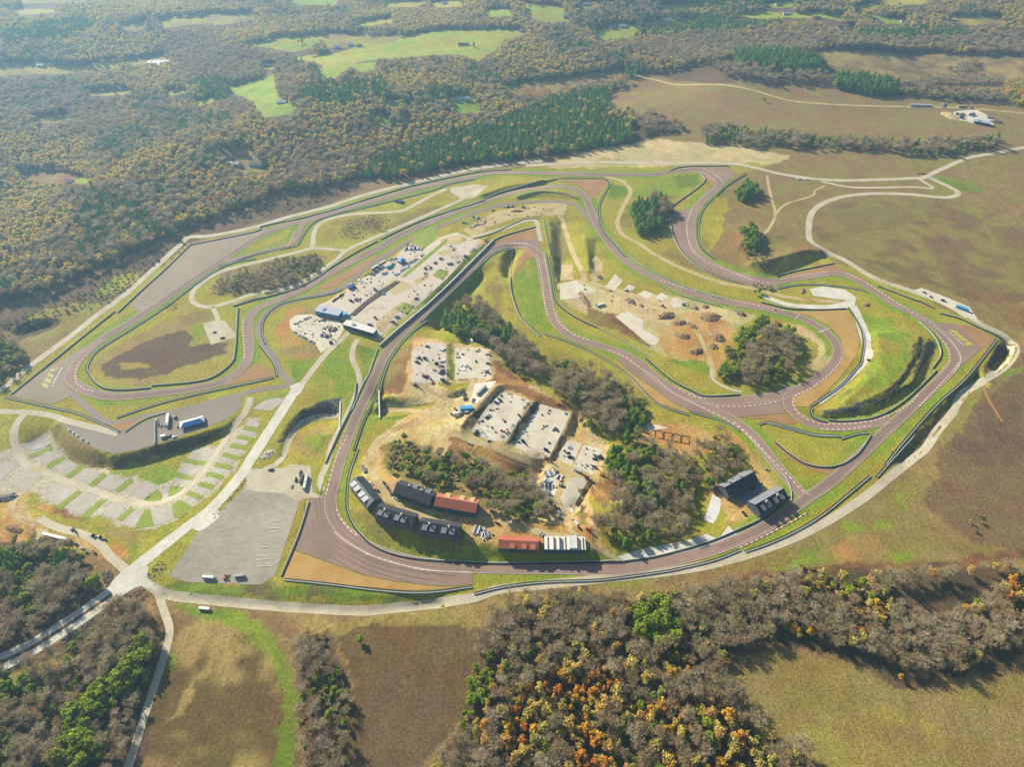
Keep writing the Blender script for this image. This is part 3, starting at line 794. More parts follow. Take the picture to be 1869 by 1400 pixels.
# ------------------------------------------------------------------ roads
ROADS = [
 ('pit_road', 8, pit_road, .20, 'f 1085,415 1073,398 1060,380 1040,370 1000,368 950,369 900,377 850,394 762,432 712,462 662,494 625,524 575,539 525,552 495,566 478,584 472,600 482,627 499,650 514,680 534,702'),
 ('entrance_road', 12, white_gravel, .15, 'f 243,1040 289,1003 347,958 386,929 434,875 456,842 501,772 543,707'),
 ('access_road', 7.5, pale_gravel, .14, 'f 543,707 549,704 587,655 617,625 641,603'),
 ('highway', 6.8, white_gravel, .16, 'f -60,1228 0,1200 52,1176 104,1144 174,1097 216,1064 248,1036'),
 ('highway', 6.8, white_gravel, .165, 'f -60,1252 0,1222 70,1186 139,1141 205,1095 250,1062'),
 ('service_road', 9, pale_gravel, .14, 'f 255,1055 278,1072 313,1088 417,1100 522,1109 650,1116 704,1113 791,1104 861,1092 913,1076 983,1069 1122,1054 1200,1046 1275,1035 1350,1017 1425,992 1500,957 1575,910 1625,870 1667,837 1690,818 1710,787 1737,755 1757,720 1792,697 1827,675 1850,650 1853,630 1832,612 1797,595 1764,575 1714,550 1652,527 1614,515 1582,500 1542,475 1512,461 1482,442 1476,425 1480,392 1500,372 1537,359 1575,354 1623,353 1667,355 1719,360 1744,357 1748,350 1735,342 1697,324'),
 ('gravel_road', 9, pale_gravel, .15, 'f 960,302 1060,296 1200,297 1330,298 1375,305 1425,317 1487,326 1550,329 1667,325 1687,323 1719,308 1767,288 1816,279 1869,269 1960,255'),
 ('gravel_road', 6, pale_gravel, .13, 'f 1500,331 1550,341 1600,342 1667,341 1702,343 1677,326'),
 ('dirt_track', 4.5, dirt, .12, 'f 1400,320 1403,340 1408,362 1415,390 1405,415 1390,434'),
 ('dirt_track', 4, dirt, .12, 'f 1415,391 1435,372 1482,357 1487,348 1505,339'),
 ('gravel_road', 6, dirt, .12, 'f 1155,134 1200,146 1244,154 1319,154 1379,165 1450,184 1544,191 1656,194 1768,197 1869,206 1990,222'),
 ('perimeter_road', 9, pale_gravel, .14, 'f -60,750 0,714 50,672 100,635 140,605 175,577 225,540 257,512 287,485 325,450 345,433 385,430 467,414 525,396 600,377 650,360 700,346 750,334 800,322 867,308 930,299 990,293'),
 ('service_road', 7, pale_gravel, .13, 'f 867,352 825,372 750,405 675,437 632,457 612,475 575,500 537,522 462,537 425,550 385,560 362,557 350,546 357,526 400,497 475,477 560,455 571,445 572,430 580,412 600,400 650,390 725,386 750,377 787,357 815,345'),
 ('service_road', 7, pale_gravel, .135, 'f 560,455 580,453 630,457'),
 ('service_road', 6, pale_gravel, .13, 'f 388,560 395,575 400,590'),
 ('dirt_track', 7, dirt, .12, 'f 1105,322 1135,330 1148,342 1150,354 1136,380 1127,405 1136,428 1162,442 1200,467 1250,492 1317,516 1350,522 1395,532 1437,542 1500,549 1550,551'),
 ('service_road', 6.5, pale_gravel, .13, 'G 745,475 710,540 705,620 740,700 757,780 740,860 700,960 640,1080 560,1240 520,1390 f 585,875 588,895'),
 ('gravel_road', 6, pale_gravel, .13, 'K 150,730 250,690 320,610 355,500 420,400 500,330 640,285 785,272'),
 ('gravel_road', 6.5, dirt, .13, 'K 1150,235 1290,230 1420,235 1560,250 1740,280'),
 ('dirt_track', 7, dirt, .12, 'K 1500,330 1350,360 1200,420 1090,520 1060,640 1070,760 1130,860 1200,960 1350,1060 1560,1150 1700,1180 f 860,935 920,955 1000,975 1060,985'),
 ('dirt_track', 8, dirt, .12, 'M -100,540 0,570 250,660 460,730 700,820 900,900 1170,970 1400,1030 1600,1120'),
 ('dirt_track', 6, dirt, .12, 'a 500,120 800,210 760,300 620,800 720,1000 800,1200 900,1390 f 1060,985 1100,1005 1135,1024'),
 ('dirt_track', 6, dirt, .12, 'N 1090,470 1090,700 1060,850 1000,1000 880,1130 780,1180'),
 ('dirt_track', 5, dirt, .12, 'N 340,860 360,950 520,1030 680,1110 780,1190'),
 ('dirt_track', 7, dirt, .12, 'f 985,372 1005,380 1025,400 1035,430 1045,460 1060,490 1070,515'),
 ('dirt_track', 9, dirt, .12, 'f 860,428 900,405 940,395 985,390 1010,392'),
 ('dirt_track', 6, dirt, .12, 'f 1070,515 1110,530 1160,545 1210,560 1260,590 1290,640 1300,670 1302,690'),
 ('footpath', 4, pale_gravel, .13, 'F 1395,490 1400,560 1460,610 1560,650 1620,660'),
 ('dirt_track', 8, pale_gravel, .12, 'e 620,60 780,150 1000,230 1300,310 1560,470 1700,640 1867,780 f 235,1045'),
 ('dirt_track', 7, dirt, .12, 'e 560,140 400,80 180,-150 f 60,880 80,850'),
 ('gravel_road', 6.5, pale_gravel, .14, 'P 830,240 860,330 890,430 870,540 820,700 770,850 710,1040 670,1160 640,1300'),
 ('dirt_track', 2.2, dirt_b, .12, 'P 1370,340 1440,400 1530,480'),
 ('gravel_road', 7.5, pale_gravel, .13, 'H -100,235 0,245 200,250 380,275 480,310 600,340 720,370 860,410'),
 ('service_road', 7.5, pit_road, .15, 'H 530,110 640,220 760,310 840,330 900,325 1060,280 1250,250 1500,190 1760,120 1868,90 f 537,703'),
 ('lot_road', 8, pale_gravel, .13, 'H 180,255 120,340 100,430 130,530 200,640 380,720 560,780 740,840 900,900 1060,920 1200,900 1340,830 1440,730 1560,580 1680,400 1790,250 1830,140'),
 ('gravel_road', 7, pale_gravel, .13, 'C 40,610 300,540 430,490 510,490 530,560 550,640'),
 ('white_gravel_strip', 8, white_gravel, .16, 'f 1395,541 1440,556 1500,560 1549,558'),
 ('dirt_track', 3, dirt_o, .12, 'E 1560,800 1600,900 1660,1000 1710,1080'),
]
for nm, w, m, lf, s in ROADS:
    road(nm, s, w, m, lf)
sheet('entrance_road', 'f 205,1062 232,1036 262,1028 272,1040 268,1056 290,1078 262,1072 250,1072 215,1090 200,1080', white_gravel, .19, True)
sheet('entrance_road', 'f 348,955 385,925 402,940 385,957 362,970', white_gravel, .19, True)
sheet('entrance_road', 'f 528,706 545,698 556,706 545,722', white_gravel, .19)
# lots and pads
PADS = [
 ('car_park', lot, 'S 960,1250 1130,990 1230,900 1380,760 1420,650 1540,660 1640,630 1750,620 1790,780 1700,830 1560,1250 1480,1300 1060,1285', .10),
 ('gravel_yard', pale_gravel, 'K 0,730 170,725 320,720 380,690 545,700 560,930 640,960 640,1010 520,980 420,1000 330,940 100,920 0,900', .13),
 ('paddock_lot', lot_b, 'H 440,325 620,340 860,400 1220,260 1500,205 1760,135 1765,210 1650,300 1480,370 1140,480 1000,525 850,550 740,535 610,475 500,395', .11),
 ('concrete_apron', pad_p, 'J 480,690 620,600 820,470 1050,310 1160,210 1280,250 1420,150 1560,110 1700,170 1790,210 1640,320 1480,500 1200,760 1020,890 900,1010 760,960 640,890 600,860 380,730', .10),
 ('concrete_apron', pad_w, 'J 130,860 180,820 320,810 420,840 560,870 600,930 520,1060 400,1140 340,1040 200,980 140,930', .13),
 ('gravel_pad', pale_gravel, 'f 370,591 395,584 410,585 430,610 429,617 385,629', .12),
 ('gravel_pad', pale_gravel, 'f 822,343 867,336 892,339 867,360 845,364 822,350', .12),
 ('gravel_pad', white_gravel, 'E 300,110 400,90 560,115 645,170 630,230 570,262 300,268 260,240 420,232 590,195 330,160', .14),
 ('white_gravel_strip', white_gravel, 'f 1549,560 1564,557 1590,612 1594,650 1569,679 1534,712 1499,738 1490,735 1527,705 1572,662 1574,630 1562,587', .15),
 ('gravel_pad', pad_w, 'E 1065,120 1120,100 1300,170 1470,240 1530,330 1440,320 1250,210', .13),
 ('gravel_pad', pad_w, 'j 900,400 1000,385 1220,370 1330,430 1400,480 1460,500 1440,580 1180,560 1060,525 900,510', .14),
 ('gravel_pad', dirt, 'e 560,200 750,230 760,310 700,370 560,390', .11),
 ('gravel_pad', dirt, 'f 845,420 870,405 905,385 985,370 1035,372 1030,392 985,392 940,398 890,415 870,435', .11),
 ('building_pad', pad_p, 'N 100,340 280,200 630,230 640,800 300,850 80,840', .12),
 ('building_pad', pad_w, 'N 770,300 1310,310 1330,770 770,780', .12),
 ('building_pad', pad_w, 'M 250,560 440,280 620,90 960,200 660,700 480,670', .11),
 ('building_pad', pad_w, 'M 750,720 1070,240 1430,350 1320,590 1170,880 960,870', .12),
 ('building_pad', pad_w, 'M 1245,890 1390,670 1560,710 1440,970', .12),
 ('building_pad', pad_w, 'M 1460,970 1580,720 1790,770 1780,880 1680,1080', .13),
 ('building_pad', pad_w, 'a 240,640 420,210 720,280 560,740 400,760', .13),
 ('building_pad', pad_w, 'a 680,760 860,350 1150,350 1220,450 990,870 930,1090 800,1000', .13),
 ('building_pad', pad_w, 'M 300,0 560,-30 380,220 240,250', .12),
 ('building_pad', pad_w, 'C 690,950 800,930 860,960 960,1000 860,1050 690,1070', .13),
 ('building_pad', pad_w, 'C 1020,970 1090,880 1150,930 1080,1005', .13),
 ('building_pad', pad_w, 'C 1160,990 1190,955 1240,975 1210,1010', .13),
 ('building_pad', pad_w, 'C 1260,1030 1300,1000 1370,1025 1330,1070', .13),
 ('building_pad', pad_w, 'C 1380,1055 1430,1015 1480,1045 1430,1090', .13),
 ('building_pad', pad_w, 'C 1480,1090 1520,1050 1620,1085 1590,1120 1530,1130', .13),
 ('building_pad', pad_w, 'C 1090,1190 1180,1150 1300,1220 1290,1280 1420,1360 1380,1400 1330,1390', .13),
 ('building_pad', dirt, 'C 700,810 780,810 790,920 690,930', .13),
 ('building_pad', dirt, 'C 910,780 950,745 1000,800 1010,900 960,955 910,920', .13),
 ('building_pad', dirt, 'C 690,350 720,375 740,410 680,430 590,370 610,350', .13),
 ('building_pad', white_gravel, 'f 1125,1016 1180,1000 1240,990 1290,975 1310,985 1330,960 1345,975 1300,1000 1220,1018 1150,1028', .12),
 ('building_pad', pad_w, 'O 400,385 480,395 530,410 450,420 420,430', .12),
]
for k, (nm, m, s, lf) in enumerate(PADS):
    sheet(nm, s, m, lf)
# RV lots, each a gravel rectangle
RV = ['H 160,490 330,400 370,480 220,540', 'H 240,590 360,530 450,575 330,640', 'H 380,650 480,590 585,640 500,715', 'H 545,730 640,655 745,695 670,790',
      'H 710,790 790,710 920,740 850,825', 'H 940,840 1060,750 1155,785 1060,885', 'H 1170,815 1215,805 1235,855 1190,890',
      'H 300,860 420,770 560,830 430,940', 'H 470,950 600,840 720,870 610,1000', 'H 740,990 830,900 930,920 860,1040', 'H 880,1070 990,950 1060,960 990,1100',
      'H 1110,960 1240,930 1275,1030 1130,1080', 'H 50,750 190,670 310,715 170,835', 'H -40,700 40,610 160,620 10,750', 'H -60,570 80,540 100,570 -40,610',
      'H 1375,580 1440,515 1580,540 1520,610', 'H 1300,680 1370,615 1490,650 1400,720', 'H 1250,750 1290,725 1400,750 1370,790',
      'H 1340,900 1390,860 1435,890 1390,930', 'H 1420,820 1450,790 1520,815 1480,855', 'H 1490,750 1520,720 1610,745 1570,785', 'H 1530,680 1560,650 1660,670 1620,705',
      'H 1590,610 1620,580 1710,600 1680,635', 'H 1660,540 1690,510 1765,535 1740,570', 'H 1700,470 1730,440 1820,460 1800,490', 'H 1750,410 1780,380 1860,400 1845,430',
      'H 1800,350 1830,310 1900,330 1880,360', 'S 1435,300 1500,250 1580,235 1620,250 1540,310']
for s in RV:
    sheet('gravel_pad', s, rv_pad, .12)
for k, s in enumerate(['H 210,575 380,500', 'H 345,655 475,580', 'H 490,728 612,642', 'H 660,792 772,700', 'H 850,830 965,740', 'H 420,955 590,828', 'H 610,1022 760,890', 'H 870,1040 975,952', 'H 1340,600 1505,622', 'H 1280,700 1415,735', 'H 1370,838 1475,880', 'H 1450,772 1560,800', 'H 1510,700 1630,730', 'H 1570,630 1690,660', 'H 1625,557 1745,590', 'H 1680,490 1800,515', 'H 1730,428 1850,455', 'H 1780,362 1900,385', 'S 1440,262 1640,205']):
    l = smooth_line(G(s), False, 4.0)
    ribbon('grass_plot', l, 7.0 if k < 8 else 5.5, grass_strip, .17)
for s in ['H 1045,890 1150,810 1180,850 1175,895 1100,905', 'H 1225,865 1240,790 1340,795 1290,845', 'H 1255,930 1310,890 1400,940 1330,1020 1270,1025', 'H 980,1100 1060,960 1100,965 1120,1080']:
    sheet('grass_plot', s, grass_strip, .17)
# grass islands that interrupt paved ground
for s in ['J 1170,190 1330,60 1400,100 1320,220 1250,240', 'J 1080,490 1480,160 1470,200 1120,495', 'J 1350,480 1410,425 1490,440 1440,520', 'J 1030,770 1110,710 1190,735 1130,805',
          'G 540,940 560,930 640,1000 560,940']:
    sheet('grass_plot', s, grass_strip, .19)

# ------------------------------------------------------------------ kerbs and white lines
for i, l in enumerate(TR_LINES[:3]):
    for sgn in (1, -1):
        n = normals2(l)
        ribbon('edge_line', l + n * sgn * (TW / 2 - .35), .32, line_white, .38 + .004 * i, across=1)
KERBS = ['A 640,995 580,1050 552,1110 550,1160 565,1200 610,1238 690,1262', 'A 1772,740 1775,850 1785,950 1783,1020', 'C 0,165 200,148 400,140 560,152',
 'C 560,248 680,250 780,275 835,330', 'C 180,690 350,660 470,668', 'C 330,690 440,685 500,712 525,760 555,900 575,1080 600,1180', 'C 570,720 600,880 640,1120 690,1250 830,1340 905,1368',
 'F 500,285 380,245', 'F 640,355 760,405 880,490', 'F 1120,620 1250,690 1350,712', 'F 1430,770 1640,768 1868,735', 'F 1330,775 1450,835 1600,930 1740,1060',
 'I 560,80 700,210 850,370 960,480 1040,570 1110,620', 'I 600,1000 700,955 850,880 1000,800 1090,745', 'E 540,620 450,730 300,840 190,900 190,980 260,1050 350,1090 430,1100',
 'E 380,1135 560,1135 750,1110', 'E 430,1100 700,1085 870,1040 1020,960 1100,880', 'E 1230,440 1310,540 1320,640 1270,700', 'E 1390,650 1280,780 1100,970',
 'E 640,20 800,120 1000,250 1200,370', 'D 340,790 500,850 700,920 830,950', 'D 900,918 1100,882 1250,864', 'D 20,925 200,985 450,1045 700,1105 920,1150', 'D 1380,875 1550,960 1868,1170',
 'K 860,440 770,620 720,780 680,950', 'K 770,1070 800,1150 880,1250 960,1310', 'L 230,650 400,705 560,745 640,755', 'D 150,115 290,100 360,120 440,170 480,210', 'D 130,140 300,130 380,170 425,205', 'B 300,730 480,690 560,560']
for s in KERBS:
    l = smooth_line(G(s), False, 1.5)
    ribbon('kerb', l, 1.15, None, .42, across=1, mats=[line_white, kerb_red], stripe=2)
for s in ['P 1440,95 1350,100', 'd 1600,1 1640,2', 'g 40,180 120,215', 'S 1460,1135 1530,1135', 'S 1530,1000 1580,998', 'S 1530,980 1590,978', 'S 1540,940 1590,935', 'S 1470,1090 1530,1085', 'S 1460,1160 1520,1155', 'E 370,425 450,398', 'E 195,330 230,295', 'D 1180,1310 1260,1275', 'g 480,740 720,715 900,715 1080,725', 'L 35,515 100,570 200,630 300,675 450,720 640,755 880,765', 'D 250,405 215,500 215,580 240,670 300,745 480,840 700,930',
          'F 880,490 980,560 1100,660 1240,735 1330,775', 'E 1200,370 1330,490 1400,590 1400,650 1350,720']:
    l = smooth_line(G(s), False, 2.0)
    ribbon('road_marking', l, .7, line_white, .46, across=1)

for off, a_, b_ in ((11, .0, .7), (15, .1, .9), (20, .2, .8), (26, .1, .6), (9, .4, 1), (-2, 0, 1), (2.4, .1, .9)):
    l = smooth_line(G('f 610,882 604,905 606,930 612,950 626,968 650,986 685,1004 726,1018 776,1029 835,1035'), False, 3.0)
    l = l[int(a_ * len(l)):int(b_ * len(l))]
    ribbon('skid_mark', l - normals2(l) * off, .9, skid, .44, across=1)
for k, (a_, b_) in enumerate(((.02, .1), (.13, .2), (.24, .33), (.36, .44), (.47, .6), (.62, .7), (.73, .86), (.88, .97))):
    for off in (-1.6, 1.3):
        l = TR_LINES[k % 2]; l = l[int(a_ * len(l)):int(b_ * len(l))]
        ribbon('skid_mark', l + normals2(l) * (off + .8 * math.sin(k)), 1.3, skid, .43 + .002 * k, across=1)
for s in ['M 120,680 180,790 240,855', 'M 350,720 280,800 240,840', 'M 470,735 530,830 660,890 800,940 930,965', 'M 150,690 260,840 420,900 640,960', 'M 1740,990 1770,1080 1765,1170', 'M 1790,980 1820,1080 1810,1180', 'M 1690,1180 1760,1260 1869,1330', 'e 300,60 420,130 560,140', 'd 1560,640 1610,760 1680,960 1740,1060']:
    l = smooth_line(G(s), False, 3.0)
    for off in (-1.1, 1.1):
        ribbon('wheel_rut', l + normals2(l) * off, .8, dirt_o if off > 0 else dirt, .15, across=1)
for s in ['Y 380,1150 700,880 760,900 560,1140 480,1290 400,1260', 'Y 900,560 1090,480 1110,500 960,620', 'Y 1240,160 1480,90 1500,120 1320,210', 'Y 560,560 720,560 820,640 640,760 560,700', 'J 1420,180 1560,130 1640,180 1480,230']:
    sheet('dirt_patch', s, dirt, .165, True)
# painted sponsor marks on the run-off (blocks, arrowhead and a row of small letters)
def mark(name, polys, m, lift=.50):
    vs, fs = [], []
    for p in polys:
        w = G(p); b = len(vs)
        zz = height(w) + lift
        ar = sum(w[i][0] * w[(i + 1) % len(w)][1] - w[(i + 1) % len(w)][0] * w[i][1] for i in range(len(w)))
        vs += [(w[i][0], w[i][1], zz[i]) for i in range(len(w))]
        f = list(range(b, b + len(w)))
        fs.append(f if ar > 0 else f[::-1])
    o = mesh_obj(name, vs, fs, m)
    tag(o, kind='structure')
def tl(ox, oy, sc, s):
    return 'f ' + ' '.join('%.2f,%.2f' % (ox + float(a) / sc, oy + float(b) / sc) for a, b in (w.split(',') for w in s.split()))
q = lambda s: tl(1710, 580, 20.59, s)
mark('painted_logo', [q('460,440 560,460 680,500 780,545 860,620 740,600 600,560 520,545'), q('620,600 720,610 860,650 960,695 1030,760 900,745 760,700 680,670'),
                      q('780,740 900,760 1040,790 1120,830 1180,905 1060,880 920,850 830,810'), q('1050,910 1260,930 1360,1060 1200,1000 1190,1080 1110,1050')], logo_y)
mark('painted_lettering', [q('%d,%d %d,%d %d,%d %d,%d' % (x - 34, y - 14, x + 20, y - 24, x + 34, y + 14, x - 20, y + 24)) for x, y in
                           [(440, 540), (515, 610), (585, 660), (650, 725), (725, 785), (790, 845), (850, 900), (915, 960), (990, 1025)]], line_white)
q = lambda s: tl(55, 650, 20.59, s)
mark('painted_logo', [q('500,990 720,1110 640,1250 415,1130'), q('610,800 825,920 750,1060 525,940'), q('710,625 930,740 850,860 625,735'), q('780,470 900,490 1090,420 1050,500 880,610 740,580')], logo_p)
mark('painted_lettering', [q('%d,%d %d,%d %d,%d %d,%d' % (x - 55, y + 25, x - 20, y - 20, x + 55, y - 25, x + 20, y + 20)) for x, y in
                           [(855, 1115), (900, 1015), (935, 930), (980, 855), (1025, 775), (1075, 690), (1110, 625), (1155, 550), (1190, 475)]], line_white)
# ------------------------------------------------------------------ trees
def leaf_mat(name, cols, trans=.35, k=.42, var=.30):
    m, N, L = new_mat(name)
    out = N.new('ShaderNodeOutputMaterial'); d = N.new('ShaderNodeBsdfDiffuse'); t = N.new('ShaderNodeBsdfTranslucent')
    mx = N.new('ShaderNodeMixShader'); mx.inputs[0].default_value = trans
    oi = N.new('ShaderNodeObjectInfo')
    rmp = N.new('ShaderNodeValToRGB'); e = rmp.color_ramp.elements
    for i, c in enumerate(cols):
        u_ = i / (len(cols) - 1)
        x = e[0] if i == 0 else e[len(e) - 1] if i == len(cols) - 1 else e.new(u_)
        x.position = u_; x.color = alb(c, k)
    L.new(oi.outputs['Random'], rmp.inputs[0])
    tc = N.new('ShaderNodeTexCoord'); n = N.new('ShaderNodeTexNoise'); n.inputs['Scale'].default_value = .45; n.inputs['Detail'].default_value = 3
    L.new(tc.outputs['Object'], n.inputs['Vector'])
    mr = N.new('ShaderNodeMapRange'); mr.inputs[1].default_value = .3; mr.inputs[2].default_value = .7; mr.inputs[3].default_value = 1 - var; mr.inputs[4].default_value = 1 + var
    L.new(n.outputs['Fac'], mr.inputs[0])
    sc = N.new('ShaderNodeVectorMath'); sc.operation = 'SCALE'; L.new(rmp.outputs[0], sc.inputs[0]); L.new(mr.outputs[0], sc.inputs['Scale'])
    L.new(sc.outputs[0], d.inputs[0]); L.new(sc.outputs[0], t.inputs[0])
    L.new(d.outputs[0], mx.inputs[1]); L.new(t.outputs[0], mx.inputs[2]); L.new(mx.outputs[0], out.inputs[0])
    return m
bark = mat('bark', (120, 108, 96), (92, 82, 72), scale=.8, k=.5)
bark_p = mat('bark_pale', (168, 158, 146), (130, 120, 108), scale=.8, k=.5)
LEAF = {'bare': leaf_mat('twigs_grey', [(188, 176, 152), (180, 162, 130), (176, 152, 120), (162, 154, 114), (196, 182, 154)], .28, .84),
        'oak': leaf_mat('leaves_tan', [(174, 170, 96), (198, 180, 110), (184, 166, 104), (160, 162, 92), (200, 178, 102), (190, 154, 100)], .4, .98),
        'gold': leaf_mat('leaves_gold', [(226, 190, 92), (214, 168, 80), (202, 138, 76), (218, 180, 82), (178, 160, 80)], .42, .85),
        'pine': leaf_mat('needles', [(110, 150, 70), (132, 160, 68), (104, 140, 76)], .3, .85),
        'green': leaf_mat('leaves_green', [(138, 162, 62), (164, 176, 74), (148, 160, 74), (124, 150, 60)], .45, .84),
        'scrub': leaf_mat('leaves_olive', [(178, 168, 108), (164, 148, 110), (158, 158, 94), (180, 156, 122)], .3, .85)}

def tube(vs, fs, a, b, ra, rb, n=4):
    a, b = np.array(a, float), np.array(b, float)
    d = b - a; L_ = np.linalg.norm(d)
    if L_ < 1e-6: return
    d /= L_
    u = np.cross(d, (0, 0, 1) if abs(d[2]) < .9 else (1, 0, 0)); u /= np.linalg.norm(u); w = np.cross(d, u)
    o = len(vs)
    for p, r in ((a, ra), (b, rb)):
        for i in range(n):
            t = 2 * math.pi * i / n
            vs.append(p + r * (math.cos(t) * u + math.sin(t) * w))
    for i in range(n):
        j = (i + 1) % n
        fs.append((o + i, o + j, o + n + j, o + n + i))
def rnd_dir(r):
    v = r.normal(size=3); return v / np.linalg.norm(v)
def limbs(r, vs, fs, h, fork, n, spread, rad):
    """trunk with n limbs, returns limb end points"""
    p = np.zeros(3); q = np.array([r.normal() * .25, r.normal() * .25, fork])
    tube(vs, fs, p, q, rad, rad * .7, 6)
    top = q + np.array([r.normal() * .5, r.normal() * .5, h * .38])
    tube(vs, fs, q, top, rad * .7, rad * .25, 5)
    ends = [(q, top)]
    for i in range(n):
        t = 2 * math.pi * (i + r.random() * .7) / n
        s = q + (top - q) * r.random() * .6
        rr = spread * (.55 + .45 * r.random())
        e = np.array([math.cos(t) * rr, math.sin(t) * rr, s[2] + h * (.12 + .25 * r.random())])
        mid = (s + e) / 2 + np.array([0, 0, h * .05])
        tube(vs, fs, s, mid, rad * .42, rad * .28, 4); tube(vs, fs, mid, e, rad * .28, rad * .1, 4)
        ends.append((mid, e)); ends.append((s, mid))
    return ends
def blade(vs, fs, p, d, l, w, r):
    s = np.cross(d, rnd_dir(r)); s /= np.linalg.norm(s) + 1e-9
    o = len(vs)
    vs += [p - s * w / 2, p + s * w / 2, p + d * l + s * w * .15]
    fs.append((o, o + 1, o + 2))
def leafq(vs, fs, p, s, r, nrm=None):
    n = rnd_dir(r)
    if nrm is not None:
        n = n * .8 + nrm; n /= np.linalg.norm(n)
    u = np.cross(n, rnd_dir(r)); u /= np.linalg.norm(u) + 1e-9; w = np.cross(n, u)
    o = len(vs); a = s * (.7 + .6 * r.random()); b = s * (.5 + .5 * r.random())
    vs += [p - u * a - w * b * .6, p + u * a * .7 - w * b, p + u * a + w * b * .6, p - u * a * .6 + w * b]
    fs.append((o, o + 1, o + 2, o + 3))
def tree_mesh(kind, seed):
    r = np.random.default_rng(seed * 31 + len(kind))
    tv, tf, cv, cf = [], [], [], []
    if kind == 'bare':
        h = 14 + r.random() * 3
        ends = limbs(r, tv, tf, h, h * .34, 8, 4.6, .26)
        for a, e in ends:
            for k in range(10):
                s = a + (e - a) * (.25 + .75 * r.random())
                d = (e - a) / (np.linalg.norm(e - a) + 1e-9) * .7 + rnd_dir(r) * .8 + np.array([0, 0, .35]); d /= np.linalg.norm(d)
                l = 1.6 + 1.8 * r.random(); q = s + d * l
                tube(cv, cf, s, q, .05, .025, 3)
                for m in range(6):
                    t = s + (q - s) * (.3 + .7 * r.random()); dd = d * .7 + rnd_dir(r) * .8; dd /= np.linalg.norm(dd)
                    blade(cv, cf, t, dd, 1.0 + 1.1 * r.random(), .13 + .10 * r.random(), r)
    elif kind in ('oak', 'gold', 'green', 'scrub'):
        H = {'oak': 15, 'gold': 13, 'green': 12, 'scrub': 6.5}[kind] * (.9 + .2 * r.random())
        RR = {'oak': 4.8, 'gold': 4.2, 'green': 3.9, 'scrub': 3.2}[kind]
        ends = limbs(r, tv, tf, H, H * .28, 7, RR * .8, .26 if kind != 'scrub' else .12)
        nb = 20 if kind != 'scrub' else 12
        dens = {'oak': 22, 'gold': 24, 'green': 30, 'scrub': 20}[kind]
        for i in range(nb):
            d = rnd_dir(r); rad = r.random() ** .45
            c = np.array([d[0] * RR * .78 * rad, d[1] * RR * .78 * rad, H * .62 + d[2] * H * .30 * rad])
            br = RR * (.26 + .2 * r.random())
            for k in range(dens):
                q = rnd_dir(r); p = c + q * br * (.55 + .5 * r.random()) * np.array([1, 1, .8])
                leafq(cv, cf, p, .62, r, q * .9)
    else:
        H = 14.5 * (.9 + .25 * r.random()); RR = 3.9
        tube(tv, tf, (0, 0, 0), (0, 0, H * .96), .24, .05, 6)
        nl = 13
        for i in range(nl):
            t = i / (nl - 1); zc = H * (.22 + .76 * t); rr = RR * (1 - t ** 1.7) ** .9 * (.8 + .35 * r.random()) + .35
            n = int(5 + 8 * (1 - t))
            for k in range(n):
                an = 2 * math.pi * (k + r.random()) / n
                e = np.array([math.cos(an) * rr, math.sin(an) * rr, zc - .12 * rr + r.normal() * .3])
                for m in range(4):
                    f = .35 + .65 * r.random()
                    p = np.array([e[0] * f, e[1] * f, zc + (e[2] - zc) * f + .3 * r.random()])
                    leafq(cv, cf, p, .66, r, np.array([math.cos(an) * .5, math.sin(an) * .5, .9]))
    return tv, tf, cv, cf
NVAR = 4
TREES = {}
def tree_data(kind):
    if kind in TREES: return TREES[kind]
    L_ = []
    for i in range(NVAR):
        tv, tf, cv, cf = tree_mesh(kind, i + 1)
        a = bpy.data.meshes.new('trunk'); a.from_pydata([tuple(v) for v in tv], [], tf); a.materials.append(bark_p if kind == 'bare' else bark)
        b = bpy.data.meshes.new('crown'); b.from_pydata([tuple(v) for v in cv], [], cf); b.materials.append(LEAF[kind])
        L_.append((a, b))
    TREES[kind] = L_
    return L_

KN = {'bare': ('bare_tree', 'bare grey tree'), 'oak': ('autumn_tree', 'tan leaved autumn tree'), 'gold': ('golden_tree', 'orange and gold leaved tree'),
      'pine': ('pine_tree', 'dark green pine tree'), 'green': ('green_tree', 'bright green leafy tree'), 'scrub': ('shrub', 'low olive brown shrub')}
